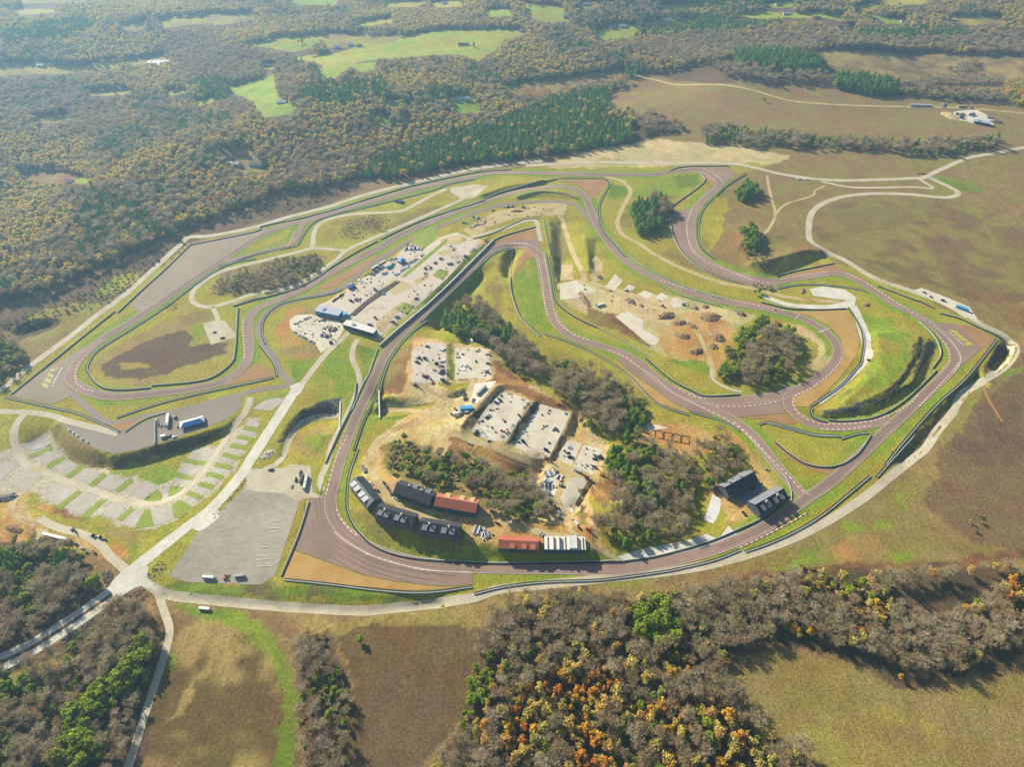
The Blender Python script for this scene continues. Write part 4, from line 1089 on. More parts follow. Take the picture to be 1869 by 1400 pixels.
# (place, outline, spacing m, {kind: weight}, size)
WOODS = [
 ('in the big bottom wood', 'f 770,1470 850,1290 880,1180 905,1115 960,1092 1060,1076 1100,1100 1180,1092 1260,1080 1340,1062 1440,1052 1560,1060 1680,1046 1869,1040 1960,1060 1960,1160 1869,1180 1750,1218 1640,1240 1600,1200 1500,1180 1420,1158 1340,1185 1320,1250 1380,1320 1450,1380 1500,1400 1490,1470', 6.0, {'bare': .64, 'oak': .16, 'gold': .08, 'green': .06, 'scrub': .06}, .84),
 ('in the bottom centre clump', 'f 900,1250 960,1180 1080,1160 1130,1200 1130,1300 1180,1320 1240,1400 1100,1440 960,1440 890,1330', 6.6, {'gold': .24, 'oak': .36, 'bare': .32, 'green': .08}, .88),
 ('in the tall clump beside the hay meadow', 'f 1165,1110 1200,1090 1225,1120 1235,1170 1200,1185 1140,1150', 4.8, {'green': 1}, 1.15),
 ('along the fringe of the bottom wood', 'f 845,1280 880,1200 915,1205 890,1270 850,1330 830,1320', 5.5, {'green': .7, 'scrub': .3}, .8),
 ('along the pasture edge', 'f 1300,1300 1380,1330 1500,1390 1500,1460 1300,1460 1250,1380', 6.8, {'gold': .26, 'oak': .38, 'green': .14, 'bare': .22}, .9),
 ('in the hedgerow between two brown fields', 'f 545,1165 600,1150 622,1210 640,1330 632,1470 560,1470 545,1300', 5.6, {'bare': .55, 'scrub': .25, 'green': .2}, .75),
 ('in the wood left of the highway', 'f -60,1005 20,1000 60,985 110,990 160,1030 185,1080 150,1130 60,1170 -60,1200', 6.0, {'bare': .5, 'scrub': .2, 'green': .22, 'pine': .08}, .85),
 ('between highway and gravel lane', 'f -60,1262 60,1215 120,1180 190,1140 225,1100 262,1100 285,1150 296,1210 262,1300 240,1420 225,1470 -60,1470', 6.0, {'bare': .5, 'scrub': .25, 'green': .2, 'pine': .05}, .85),
 ('in the row by the gravel lane', 'f 120,1330 180,1260 240,1200 275,1170 285,1200 220,1290 180,1330 200,1370 150,1420 110,1400', 4.6, {'green': 1}, 1.2),
 ('in the wooded strip inside the circuit', 'f 818,585 850,552 872,545 900,580 925,605 960,620 985,650 990,680 1030,660 1070,670 1110,690 1150,725 1175,760 1160,800 1105,800 1060,772 1062,745 1010,722 995,690 950,690 905,655 890,628 830,612', 6.0, {'bare': .70, 'scrub': .1, 'green': .12, 'pine': .08}, .9),
 ('at the north end of the wooded strip', 'f 805,600 815,575 850,565 885,600 895,625 870,618 830,615', 5.0, {'green': .6, 'pine': .4}, .95),
 ('in the wood left of the trackside lodges', 'f 1105,825 1150,800 1190,812 1250,835 1310,795 1352,832 1345,862 1310,890 1285,960 1262,980 1150,1000 1105,985 1085,955 1125,905 1105,870', 6.2, {'bare': .66, 'scrub': .12, 'green': .18, 'pine': .04}, .88),
 ('on the green edge of the building site', 'f 1112,820 1140,850 1180,890 1195,920 1165,920 1110,860', 5, {'green': .7, 'pine': .3}, .95),
 ('on the knoll behind the townhouses', 'f 770,828 790,828 850,842 900,868 965,872 1000,905 1014,940 990,955 900,948 870,915 800,890 760,880', 5.6, {'bare': .42, 'green': .42, 'scrub': .16}, .85),
 ('on the bank beside the curving dirt road', 'f 700,825 730,800 775,822 770,870 715,865', 6.0, {'scrub': .8, 'green': .2}, .8),
 ('in the round copse inside the inner loop', 'f 1312,682 1350,615 1390,595 1440,605 1462,640 1440,685 1400,710 1345,708', 5.8, {'bare': .72, 'oak': .06, 'green': .22}, .9),
 ('on the green edge of the round copse', 'f 1305,690 1345,612 1395,580 1400,600 1360,640 1345,700', 5.0, {'green': .8, 'scrub': .2}, .9),
 ('in the long copse between the left straights', 'f 385,534 415,506 480,488 560,468 588,476 578,500 530,520 480,532', 5.0, {'bare': .78, 'pine': .08, 'green': .14}, .52),
 ('in the thicket by the service road', 'f 615,428 630,408 690,392 722,400 700,420 650,434', 5.2, {'bare': .7, 'scrub': .3}, .32),
 ('in the clump inside the upper loop', 'f 1146,385 1180,366 1215,362 1222,390 1195,425 1165,428', 5.4, {'pine': .75, 'bare': .25}, .9),
 ('in the clump on the dry knoll', 'f 1340,352 1356,338 1380,340 1386,362 1350,368', 5.5, {'green': .6, 'pine': .4}, .95),
 ('above the shaded scarp', 'f 1352,425 1376,420 1384,445 1378,470 1358,462', 5.2, {'green': .75, 'pine': .25}, 1.1),
 ('on the scarp foot', 'f 1362,460 1410,480 1420,492 1370,485', 7, {'scrub': 1}, .8),
 ('in the thin group between two tracks', 'f 1362,520 1384,514 1412,528 1400,545 1378,540', 6, {'scrub': .5, 'green': .5}, .7),
 ('at the left edge beside the perimeter road', 'f -60,630 0,620 40,640 45,670 0,700 -60,720', 5.6, {'green': .5, 'bare': .5}, .85),
 ('on the brushy strip under the western wood', 'f -60,600 90,560 230,490 330,435 345,450 260,510 210,545 100,580 -60,640', 8, {'scrub': 1}, .6),
 ('on the brushy bank behind the top straight', 'f 420,398 520,360 640,332 660,338 600,362 440,408', 8, {'scrub': 1}, .6),
 ('in the hedgerow across the brown hill', 'f 1278,242 1319,229 1379,240 1500,252 1600,260 1693,263 1824,254 1830,272 1675,287 1607,275 1394,268 1281,264', 6.5, {'bare': .5, 'green': .2, 'pine': .1, 'scrub': .2}, .85),
 ('in the small hedgerow corner', 'f 1150,216 1190,212 1258,238 1169,247', 6.5, {'bare': .9, 'green': .1}, .8),
 ('in the plantation of tall pines', 'f 1325,100 1380,97 1500,114 1506,132 1440,134 1345,122', 5.6, {'pine': 1}, 1.1),
 ('in the second plantation of pines', 'f 1517,145 1560,142 1638,157 1640,172 1590,174 1520,162', 5.6, {'pine': 1}, 1.05),
 ('in the grey hedge below the pines', 'f 1296,122 1345,122 1420,134 1515,140 1512,154 1410,153 1330,142', 7, {'bare': .9, 'scrub': .1}, .85),
 ('in the grey hedge near the yard', 'f 1640,156 1700,165 1830,172 1832,187 1700,181 1642,173', 7, {'bare': .6, 'green': .4}, .85),
 ('in the far scrub belt', 'f 1678,142 1760,140 1828,149 1828,156 1680,158', 7, {'bare': .9, 'scrub': .1}, .7),
 ('in the little group in the far brown field', 'f 1725,128 1780,110 1790,120 1760,136', 8, {'bare': 1}, .7),
 ('in the brown brush line right of the perimeter road', 'f 1365,1052 1460,1040 1515,1033 1518,1044 1440,1054 1380,1062', 4.5, {'scrub': 1}, .55),
 ('on the brushy lip of the right field', 'f 1765,975 1775,930 1790,940 1785,985', 4.5, {'scrub': .6, 'bare': .4}, .55),
 ('in the orange wood at the right edge', 'f 1830,160 1869,146 1960,150 1960,200 1840,192', 7, {'oak': .9, 'gold': .1}, .9),
]
PINE_AREA = [P('f 640,330 700,290 800,255 900,228 1000,190 1080,165 1115,175 1110,215 1160,232 1150,262 1060,275 960,288 850,300 740,322'),
             P('f 755,175 800,165 830,175 825,195 780,198'), P('f 350,150 420,150 430,190 370,200'), P('f 0,60 140,40 190,50 120,80 0,85'),
             P('f 1050,45 1350,30 1500,40 1350,60 1100,75'), P('f 1480,60 1760,55 1760,72 1600,78'), P('f 1080,0 1300,-10 1500,0 1480,14 1200,16'),
             P('f 560,160 700,150 720,175 640,200 540,190')]
BARE_AREA = [P('f 1150,90 1300,60 1500,60 1869,60 1869,110 1600,90 1440,96 1330,120 1200,120'), P('f 560,270 640,300 640,330 560,345 500,340 530,300'),
             P('f 300,60 520,100 560,200 450,220 330,140'), P('f 960,200 1110,190 1110,212 1000,240'), P('f 0,150 160,150 250,230 120,260 0,240')]
pts = []      # x, y, z, kind index, scale, rotation, variant, wood index
KINDS_T = list(KN)
OPEN = []
def scatter(outline_px, sp, mix, size, wi, rng, far=False):
    w = ground(outline_px)
    lo, hi = w.min(0), w.max(0)
    xx, yy = np.meshgrid(np.arange(lo[0], hi[0], sp), np.arange(lo[1], hi[1], sp))
    q = np.stack([xx.ravel(), yy.ravel()], 1)
    q += rng.uniform(-.45, .45, q.shape) * sp
    jit = np.stack([(vnoise(q[:, 0], q[:, 1], 16) - .5) * 9, (vnoise(q[:, 0] + 9, q[:, 1] + 70, 16) - .5) * 9], 1)
    q = q[inside(q + jit, w)]
    if not len(q): return
    for i_ in range(len(pts)):
        pts[i_] = pts[i_][~inside(pts[i_][:, :2], w)]
    ks = list(mix); pr = np.cumsum([mix[k] for k in ks]) / sum(mix.values())
    # kinds keep together in patches
    u = np.clip(  .36 * rng.random(len(q)) + .64 * np.clip((vnoise(q[:, 0] + 13 * wi, q[:, 1], 22) - .15) / .7, 0, 1), 0, .999)
    u = np.argsort(np.argsort(u)) / len(u)
    ki = np.array([KINDS_T.index(ks[int(np.searchsorted(pr, v, 'right'))]) for v in np.minimum(u, .9999)])
    z = height(q)
    s = size * rng.uniform(.6, 1.38, len(q))
    pts.append(np.column_stack([q, z, ki, s, rng.uniform(0, 6.28, len(q)), rng.integers(0, NVAR, len(q)), np.full(len(q), wi)]))
for wi, (pl, s, sp, mix, size) in enumerate(WOODS):
    scatter(P(s), sp, mix, size, wi, RNG)
# the far woods
def to_px(xyz):
    x, y, zz = xyz[:, 0], xyz[:, 1], xyz[:, 2] - CAM_H
    cy, sy = math.cos(PITCH), math.sin(PITCH)
    f = y * cy - zz * sy; d = -y * sy - zz * cy
    return np.stack([CW / 2 + FPX * x / f, CH / 2 + FPX * d / f], 1)
fw = ground(P('f -120,600 0,552 90,538 150,508 230,470 330,422 400,398 470,372 520,352 600,345 640,328 740,325 850,300 960,290 1060,275 1150,262 1150,240 1165,212 1112,200 1112,168 1172,132 1300,118 1440,98 1560,90 1700,94 1869,112 1990,100 1990,-50 -120,-50'))
lo, hi = fw.min(0), fw.max(0)
SPF = 7.7
xx, yy = np.meshgrid(np.arange(lo[0], hi[0], SPF), np.arange(lo[1], hi[1], SPF))
q = np.stack([xx.ravel(), yy.ravel()], 1); q += RNG.uniform(-.48, .48, q.shape) * SPF
jit = np.stack([(vnoise(q[:, 0], q[:, 1], 20) - .5) * 14, (vnoise(q[:, 0] + 9, q[:, 1] + 70, 20) - .5) * 14], 1)
q = q[inside(q + jit, fw)]
jit = np.stack([(vnoise(q[:, 0], q[:, 1], 20) - .5) * 10, (vnoise(q[:, 0] + 9, q[:, 1] + 70, 20) - .5) * 10], 1)
keep = np.ones(len(q), bool)
_z = height(q)
_jp = np.stack([(vnoise(q[:, 0], q[:, 1], 25) - .5) * 7, (vnoise(q[:, 0] + 9, q[:, 1] + 70, 25) - .5) * 5], 1)
_b, _m, _t = (to_px(np.column_stack([q, _z + hh])) + _jp for hh in (0., 8., 15.))
for fpx in FIELDS:
    keep &= ~(inside(_b, fpx) | inside(_m, fpx) | inside(_t, fpx))
q = q[keep]
zq = height(q)
px = to_px(np.column_stack([q, zq]))
inp = np.zeros(len(q), bool); inb = np.zeros(len(q), bool)
for a_ in PINE_AREA: inp |= inside(px + RNG.normal(size=px.shape) * 4, a_)
for a_ in BARE_AREA: inb |= inside(px + RNG.normal(size=px.shape) * 8, a_)
n1 = vnoise(q[:, 0], q[:, 1], 120) * .6 + vnoise(q[:, 0], q[:, 1], 40) * .4
u = RNG.random(len(q))
ki = np.where(n1 + .35 * (u - .5) > .38, KINDS_T.index('oak'), KINDS_T.index('bare'))
ki = np.where((n1 < .33) & (u > .45), KINDS_T.index('pine'), ki)
ki = np.where((u > .965), KINDS_T.index('gold'), ki)
ki = np.where((u < .03), KINDS_T.index('green'), ki)
ki = np.where(inb & (u < .8), KINDS_T.index('bare'), ki)
ki = np.where(inp & (u < .85), KINDS_T.index('pine'), ki)
sz = RNG.uniform(.85, 1.35, len(q)) * np.where(px[:, 1] > 330, 1.0, .95)
pts.append(np.column_stack([q, zq, ki, sz, RNG.uniform(0, 6.28, len(q)), RNG.integers(0, NVAR, len(q)), np.full(len(q), 999)]))
PTS = np.concatenate(pts)
# keep roads, buildings and lanes free
def clear_of(P_, line, d):
    seg = smooth_line(line, False, 4.0) if len(line) > 2 else line
    lo, hi = seg.min(0) - d, seg.max(0) + d
    s = np.where((P_[:, 0] > lo[0]) & (P_[:, 0] < hi[0]) & (P_[:, 1] > lo[1]) & (P_[:, 1] < hi[1]))[0]
    k = np.ones(len(P_), bool)
    for i in s:
        k[i] = np.min(np.sum((seg - P_[i, :2]) ** 2, 1)) > d * d
    return k
for l in TR_LINES: PTS = PTS[clear_of(PTS, l, 13)]
for nm, w, m, lf, s in ROADS: PTS = PTS[clear_of(PTS, G(s), w / 2 + 2.0)]
for nm, m, s, lf in PADS:
    PTS = PTS[~inside(PTS[:, :2], G(s))]
for s in ['R 1080,390 1360,330 1700,260 1790,300 1560,480 1400,520 1200,440', 'W 60,600 560,740 440,1260 -60,1180', 'W 480,420 1000,300 1460,560 1500,800 1000,1050 600,750', 'O 660,970 900,870 960,1010 660,1090', 'O 380,370 480,380 720,430 660,540 560,560 430,500', 'f 640,860 700,870 880,900 890,950 1080,960 1080,1020 650,960']:
    PTS = PTS[~inside(PTS[:, :2], G(s))]
# lone trees in fields and gardens
LONE = ['f 657,1172', 'f 1222,30', 'f 865,85', 'f 1395,185', 'f 1030,1088', 'f 1762,178', 'f 340,318', 'f 590,52', 'f 1195,30', 'f 1392,22', 'f 1425,30', 'f 210,170', 'f 870,190', 'f 545,80', 'f 552,78', 'f 580,85', 'f 690,225', 'f 683,220', 'f 1640,12', 'f 1680,20', 'f 1340,30', 'f 1500,30', 'f 760,30', 'f 1840,45', 'f 100,108', 'f 190,118']
lw = np.concatenate([G(s) for s in LONE])
PTS = np.concatenate([PTS, np.column_stack([lw, height(lw), np.array([KINDS_T.index(('green', 'oak', 'pine')[i % 3]) for i in range(len(lw))]), np.linspace(.8, 1.1, len(lw)), np.arange(len(lw)), np.arange(len(lw)) % NVAR, np.full(len(lw), 998)])])

dist = np.sqrt(PTS[:, 0] ** 2 + PTS[:, 1] ** 2 + (CAM_H - PTS[:, 2]) ** 2)
pxs = to_px(PTS[:, :3])
seen = (pxs[:, 0] > -12) & (pxs[:, 0] < CW + 12) & (pxs[:, 1] > -10) & (pxs[:, 1] < CH + 14)
NIND = {'bare': 300, 'oak': 160, 'gold': 160, 'pine': 160, 'green': 300, 'scrub': 200}
def place_tree(kind, row, src=[{}]):
    nm, lab = KN[kind]
    v = int(row[6])
    a, b = tree_data(kind)[v]
    wi = int(row[7])
    where = WOODS[wi][0] if wi < 900 else ('in the woodland west of the circuit' if wi == 999 else 'standing alone')
    e = empty(nm, (row[0], row[1], row[2] - .15), row[5]); e.scale = (row[4],) * 3
    tag(e, lab + ' ' + where, 'shrub' if kind == 'scrub' else 'tree', (lab + 's ' + where))
    key = (kind, v)
    if key not in src[0]:
        t = bpy.data.objects.new('trunk', a); c = bpy.data.objects.new('crown', b)
        src[0][key] = (t, c)
    else:
        t, c = (o.copy() for o in src[0][key])
    for o in (t, c):
        COL.objects.link(o); o.parent = e
    return t, c
FIRST = {}
REST = {}
for k, kind in enumerate(KINDS_T):
    s = np.where(PTS[:, 3] == k)[0]
    vis = s[seen[s]]
    vis = vis[np.argsort(dist[vis] / PTS[vis, 4])]
    pick = list(vis[:NIND[kind]]) + [i for i in vis[NIND[kind]:] if PTS[i, 7] == 998]
    for i in pick:
        t, c = place_tree(kind, PTS[i])
        FIRST.setdefault((kind, int(PTS[i, 6])), (t, c))
    REST[kind] = np.setdiff1d(s, np.array(pick, int))
STUFF = {'bare': 'bare_woodland', 'oak': 'autumn_woodland', 'gold': 'golden_woodland', 'pine': 'pine_woodland', 'green': 'green_woodland', 'scrub': 'scrub_thicket'}
STUFFL = {'bare': 'bare grey woodland covering the distant hills', 'oak': 'tan autumn woodland covering the distant hills', 'gold': 'scattered gold trees in the far woods',
          'pine': 'dark pine woodland behind the upper straight', 'green': 'green trees scattered through the woods', 'scrub': 'low olive scrub along the wood edges'}
def wood_nodes(kind):
    ng = bpy.data.node_groups.new(STUFF[kind], 'GeometryNodeTree')
    ng.interface.new_socket('Geometry', in_out='INPUT', socket_type='NodeSocketGeometry')
    ng.interface.new_socket('Geometry', in_out='OUTPUT', socket_type='NodeSocketGeometry')
    N, L = ng.nodes, ng.links
    gi, go = N.new('NodeGroupInput'), N.new('NodeGroupOutput')
    jn = N.new('GeometryNodeJoinGeometry')
    def attr(n, t):
        a = N.new('GeometryNodeInputNamedAttribute'); a.data_type = t; a.inputs[0].default_value = n; return a.outputs[0]
    ac, sc, rt = attr('variant', 'INT'), attr('size', 'FLOAT'), attr('turn', 'FLOAT')
    cx = N.new('ShaderNodeCombineXYZ'); L.new(rt, cx.inputs[2])
    for v in range(NVAR):
        if (kind, v) not in FIRST: continue
        src = N.new('GeometryNodeJoinGeometry')
        for o in FIRST[(kind, v)]:
            oi = N.new('GeometryNodeObjectInfo'); oi.transform_space = 'ORIGINAL'; oi.inputs['Object'].default_value = o
            L.new(oi.outputs['Geometry'], src.inputs[0])
        ip = N.new('GeometryNodeInstanceOnPoints')
        cmp_ = N.new('FunctionNodeCompare'); cmp_.data_type = 'INT'; cmp_.operation = 'EQUAL'
        ins = [s for s in cmp_.inputs if s.type == 'INT']
        L.new(ac, ins[0]); ins[1].default_value = v
        L.new(gi.outputs[0], ip.inputs['Points']); L.new(cmp_.outputs[0], ip.inputs['Selection'])
        L.new(src.outputs[0], ip.inputs['Instance']); L.new(cx.outputs[0], ip.inputs['Rotation']); L.new(sc, ip.inputs['Scale'])
        L.new(ip.outputs[0], jn.inputs[0])
    L.new(jn.outputs[0], go.inputs[0])
    return ng
for kind in KINDS_T:
    r_ = PTS[REST[kind]]
    if not len(r_): continue
    me = bpy.data.meshes.new(STUFF[kind])
    me.vertices.add(len(r_))
    co = r_[:, :3].copy(); co[:, 2] -= .15
    me.vertices.foreach_set('co', co.astype(np.float32).ravel())
    for n_, t_, c_ in (('variant', 'INT', 6), ('size', 'FLOAT', 4), ('turn', 'FLOAT', 5)):
        at = me.attributes.new(n_, t_, 'POINT')
        at.data.foreach_set('value', r_[:, c_].astype(np.int32 if t_ == 'INT' else np.float32))
    o = bpy.data.objects.new(STUFF[kind], me); COL.objects.link(o)
    md = o.modifiers.new('trees', 'NODES'); md.node_group = wood_nodes(kind)
    tag(o, STUFFL[kind], 'woodland', kind='stuff')
print('trees', {k: len(REST[k]) for k in REST}, len(PTS))
# ------------------------------------------------------------------ paints
PAINT = {n: plain('paint_' + n, c, .38, .22) for n, c in {
    'white': (236, 236, 234), 'silver': (176, 180, 186), 'grey': (120, 124, 130), 'black': (34, 34, 40), 'red': (170, 44, 36), 'blue': (40, 84, 150),
    'sky': (96, 176, 222), 'teal': (40, 160, 150), 'yellow': (216, 168, 50), 'orange': (206, 110, 44), 'tan': (196, 176, 140), 'green': (70, 110, 70), 'navy': (36, 56, 96), 'maroon': (104, 44, 44)}.items()}
glass = plain('dark_glass', (30, 40, 56), .12, .6)
rubber = plain('rubber', (30, 30, 30), .9, .1)
shade_m = plain('barrier_shade', (52, 56, 54), .85, .15)
conc = mat('barrier_concrete', (204, 208, 198), (180, 184, 174), scale=.4, k=.58)
conc_g = mat('wall_green_grey', (150, 170, 152), (132, 150, 136), scale=.4, k=.55)
steel = plain('steel', (150, 156, 160), .45, .4, .4)
shingle = mat('shingle_dark', (84, 84, 92), (68, 68, 76), scale=.3, fine=2.5, fine_amt=.15, k=.45)
shingle_l = mat('shingle_grey', (150, 152, 156), (132, 134, 140), scale=.3, fine=2.5, fine_amt=.12, k=.5)
red_deck = mat('roof_red', (206, 128, 102), (188, 110, 88), scale=.2, fine=1.6, fine_amt=.15, k=.5)
red_tile = mat('roof_coral', (206, 136, 112), (190, 120, 98), scale=.2, fine=1.6, k=.5)
wrap_t = mat('wall_wrap_teal', (60, 124, 124), (50, 104, 108), scale=.3, fine=1, k=.5)
wrap_g = mat('wall_wrap_green', (128, 190, 134), (110, 170, 120), scale=.3, fine=1, k=.55)
siding = mat('siding_grey', (120, 124, 130), (104, 108, 114), scale=.3, fine=1, k=.5)
siding_w = mat('siding_white', (226, 224, 218), (206, 204, 198), scale=.3, fine=1, k=.6)
wood = mat('lumber', (222, 194, 136), (204, 172, 112), scale=.3, fine=1.5, k=.58)
stone = mat('stone_base', (150, 142, 130), (112, 106, 98), scale=.6, fine=2, fine_amt=.3, k=.5)
brick = mat('brick_brown', (150, 104, 84), (130, 88, 70), scale=.5, fine=2, k=.5)
membrane = mat('membrane_white', (232, 230, 226), (216, 212, 206), scale=.1, fine=.6, fine_amt=.06, k=.62)
blue_panel = mat('panel_blue', (70, 110, 160), (52, 88, 138), scale=.2, fine=.8, k=.5)
tarp = plain('tarp_blue', (40, 118, 190), .5, .3)
metal_roof = plain('metal_roof', (176, 186, 196), .4, .4)

# ------------------------------------------------------------------ mesh builder
class MB:
    def __init__(s): s.v, s.f = [], []
    def box(s, x0, x1, y0, y1, z0, z1):
        o = len(s.v)
        s.v += [(x, y, zz) for zz in (z0, z1) for y in (y0, y1) for x in (x0, x1)]
        s.f += [tuple(o + i for i in q) for q in ((0, 2, 3, 1), (4, 5, 7, 6), (0, 1, 5, 4), (2, 6, 7, 3), (0, 4, 6, 2), (1, 3, 7, 5))]
        return s
    def prism(s, prof, y0, y1):
        """side profile (x, z), counter-clockwise seen from -y, extruded in y"""
        o, n = len(s.v), len(prof)
        s.v += [(x, y0, zz) for x, zz in prof] + [(x, y1, zz) for x, zz in prof]
        s.f.append(tuple(range(o, o + n))); s.f.append(tuple(range(o + 2 * n - 1, o + n - 1, -1)))
        for i in range(n):
            j = (i + 1) % n
            s.f.append((o + j, o + i, o + n + i, o + n + j))
        return s
    def cyl(s, a, b, r, n=10, r2=None):
        a, b = np.array(a, float), np.array(b, float); d = b - a; d = d / np.linalg.norm(d)
        u = np.cross(d, (0, 0, 1) if abs(d[2]) < .9 else (1, 0, 0)); u /= np.linalg.norm(u); w = np.cross(d, u)
        o = len(s.v)
        for p, rr in ((a, r), (b, r if r2 is None else r2)):
            for i in range(n):
                t = 2 * math.pi * i / n; s.v.append(tuple(p + rr * (math.cos(t) * u + math.sin(t) * w)))
        for i in range(n):
            j = (i + 1) % n; s.f.append((o + i, o + j, o + n + j, o + n + i))
        s.f.append(tuple(range(o + n - 1, o - 1, -1))); s.f.append(tuple(range(o + n, o + 2 * n)))
        return s
    def quad(s, *p):
        o = len(s.v); s.v += [tuple(x) for x in p]; s.f.append(tuple(range(o, o + len(p)))); return s
    def build(s, name, m, parent=None):
        return mesh_obj(name, s.v, s.f, m, parent)
def at(px, dz=0.0, sink=.0):
    """photograph pixel -> point on the paved surface there"""
    w = ground(px)[0]
    return Vector((w[0], w[1], float(height(w)[0]) + dz))
def put(name, s, label, cat, group=None, lift=.18):
    """an Empty at the middle of the first two pixels, +x running from the first to the second"""
    p = P(s)
    a, b = ground(p[:1])[0], ground(p[1:2])[0]
    c = (a + b) / 2
    e = empty(name, (c[0], c[1], float(height(c)[0]) + lift), math.atan2(b[1] - a[1], b[0] - a[0]))
    tag(e, label, cat, group)
    return e, float(np.linalg.norm(b - a))

# ------------------------------------------------------------------ vehicles
def wheels(e, xs, w, r=.34):
    for x in xs:
        for sy in (-1, 1):
            MB().cyl((x, sy * (w / 2 - .22), r), (x, sy * (w / 2 + .02), r), r, 10).build('wheel', rubber, e)
def car(s, col, label, group='cars parked around the circuit', kind='car'):
    e, _ = put('parked_car', s, label, 'car', group)
    if kind == 'car':
        MB().prism([(-2.25, .35), (2.25, .35), (2.3, .75), (1.1, .95), (-2.0, 1.0), (-2.3, .8)], -.9, .9).build('body', PAINT[col], e)
        MB().prism([(-1.7, .98), (.95, .94), (.3, 1.42), (-1.1, 1.44)], -.78, .78).build('window', glass, e)
        MB().prism([(-1.15, 1.445), (.33, 1.425), (.2, 1.5), (-1.0, 1.52)], -.72, .72).build('roof', PAINT[col], e)
        wheels(e, (-1.4, 1.4), 1.8)
    else:
        MB().prism([(-2.8, .5), (2.75, .5), (2.8, 1.0), (1.7, 1.15), (-2.8, 1.1)], -.97, .97).build('body', PAINT[col], e)
        MB().prism([(-.7, 1.12), (1.6, 1.16), (.9, 1.75), (-.5, 1.78)], -.86, .86).build('window', glass, e)
        MB().prism([(-.55, 1.785), (.92, 1.755), (.8, 1.84), (-.45, 1.86)], -.8, .8).build('roof', PAINT[col], e)
        MB().box(-2.7, -.8, -.8, .8, 1.12, 1.16).build('truck_bed', rubber, e)
        wheels(e, (-1.8, 1.8), 1.94, .4)
    return e
def pickup(s, col, label, group='pickup trucks parked around the circuit'):
    e = car(s, col, label, group, 'pickup'); e.name = 'pickup_truck'; e['category'] = 'pickup truck'; return e
def van(s, col, label, group='vans parked around the circuit'):
    e, _ = put('parked_van', s, label, 'van', group)
    MB().prism([(-2.9, .45), (2.9, .45), (2.95, 1.1), (2.2, 1.5), (1.7, 2.4), (-2.9, 2.45)], -1.0, 1.0).build('body', PAINT[col], e)
    MB().quad((2.22, -.85, 1.52), (2.22, .85, 1.52), (1.76, .85, 2.32), (1.76, -.85, 2.32)).build('windscreen', glass, e)
    wheels(e, (-1.8, 1.9), 2.0, .36)
    return e
def coach(s, col, stripe, label):
    e, L_ = put('motor_coach', s, label, 'coach')
    h = L_ / 2
    MB().prism([(-h, .5), (h, .5), (h + .05, 1.6), (h - .5, 3.5), (-h, 3.55)], -1.28, 1.28).build('body', PAINT[col], e)
    MB().box(-h + .6, h - .9, -1.31, -1.285, 1.7, 2.6).build('window', glass, e); MB().box(-h + .6, h - .9, 1.285, 1.31, 1.7, 2.6).build('window', glass, e)
    MB().box(-h + 1, -h + 2.2, -.5, .5, 3.56, 3.8).build('roof_unit', PAINT['silver'], e); MB().box(0, 1.2, -.5, .5, 3.56, 3.8).build('roof_unit', PAINT['silver'], e)
    MB().quad((h + .07, -1.1, 1.65), (h + .07, 1.1, 1.65), (h - .43, 1.1, 3.4), (h - .43, -1.1, 3.4)).build('windscreen', glass, e)
    wheels(e, (-h * .55, -h * .4, h * .62), 2.5, .5)
    return e
def semi(s, col, label, tractor='black', cat='truck'):
    e, L_ = put('semi_truck', s, label, cat)
    h = L_ / 2; cab = 4.2
    MB().box(-h, h - cab - .4, -1.28, 1.28, 1.15, 4.05).build('trailer', PAINT[col], e)
    MB().prism([(h - cab, .9), (h, .9), (h, 1.8), (h - 1.4, 2.0), (h - 1.7, 3.4), (h - cab, 3.6)], -1.2, 1.2).build('cab', PAINT[tractor], e)
    MB().box(-h, h - .6, -.5, .5, .75, 1.1).build('chassis', rubber, e)
    wheels(e, (-h + 1.3, -h + 2.6, h - cab + .7, h - .9), 2.4, .5)
    return e
def trailer(s, col, label, group=None, hgt=2.9):
    e, L_ = put('box_trailer', s, label, 'trailer', group)
    h = L_ / 2
    MB().prism([(-h, .6), (h - .5, .6), (h, 1.4), (h - .3, hgt), (-h, hgt)], -1.2, 1.2).build('body', PAINT[col], e)
    MB().box(h - .2, h + 1.4, -.12, .12, .55, .7).build('tow_bar', rubber, e)
    MB().box(-h - .03, -h, -1.1, 1.1, .7, hgt - .15).build('door', PAINT['silver'], e)
    wheels(e, (-.5, .5), 2.4, .38)
    return e
def container(s, col, label, group=None, w=2.44, hgt=2.6):
    e, L_ = put('site_container', s, label, 'container', group)
    h = L_ / 2
    b = MB().box(-h, h, -w / 2, w / 2, .1, hgt)
    n = int(L_ / .9)
    for i in range(n):
        x = -h + (i + .5) * L_ / n
        b.box(x - .12, x + .12, -w / 2 - .05, -w / 2, .2, hgt - .12); b.box(x - .12, x + .12, w / 2, w / 2 + .05, .2, hgt - .12)
    b.build('shell', PAINT[col], e)
    MB().box(h, h + .05, -w / 2 + .12, -.03, .2, hgt - .12).build('door', PAINT[col], e); MB().box(h, h + .05, .03, w / 2 - .12, .2, hgt - .12).build('door', PAINT[col], e)
    return e
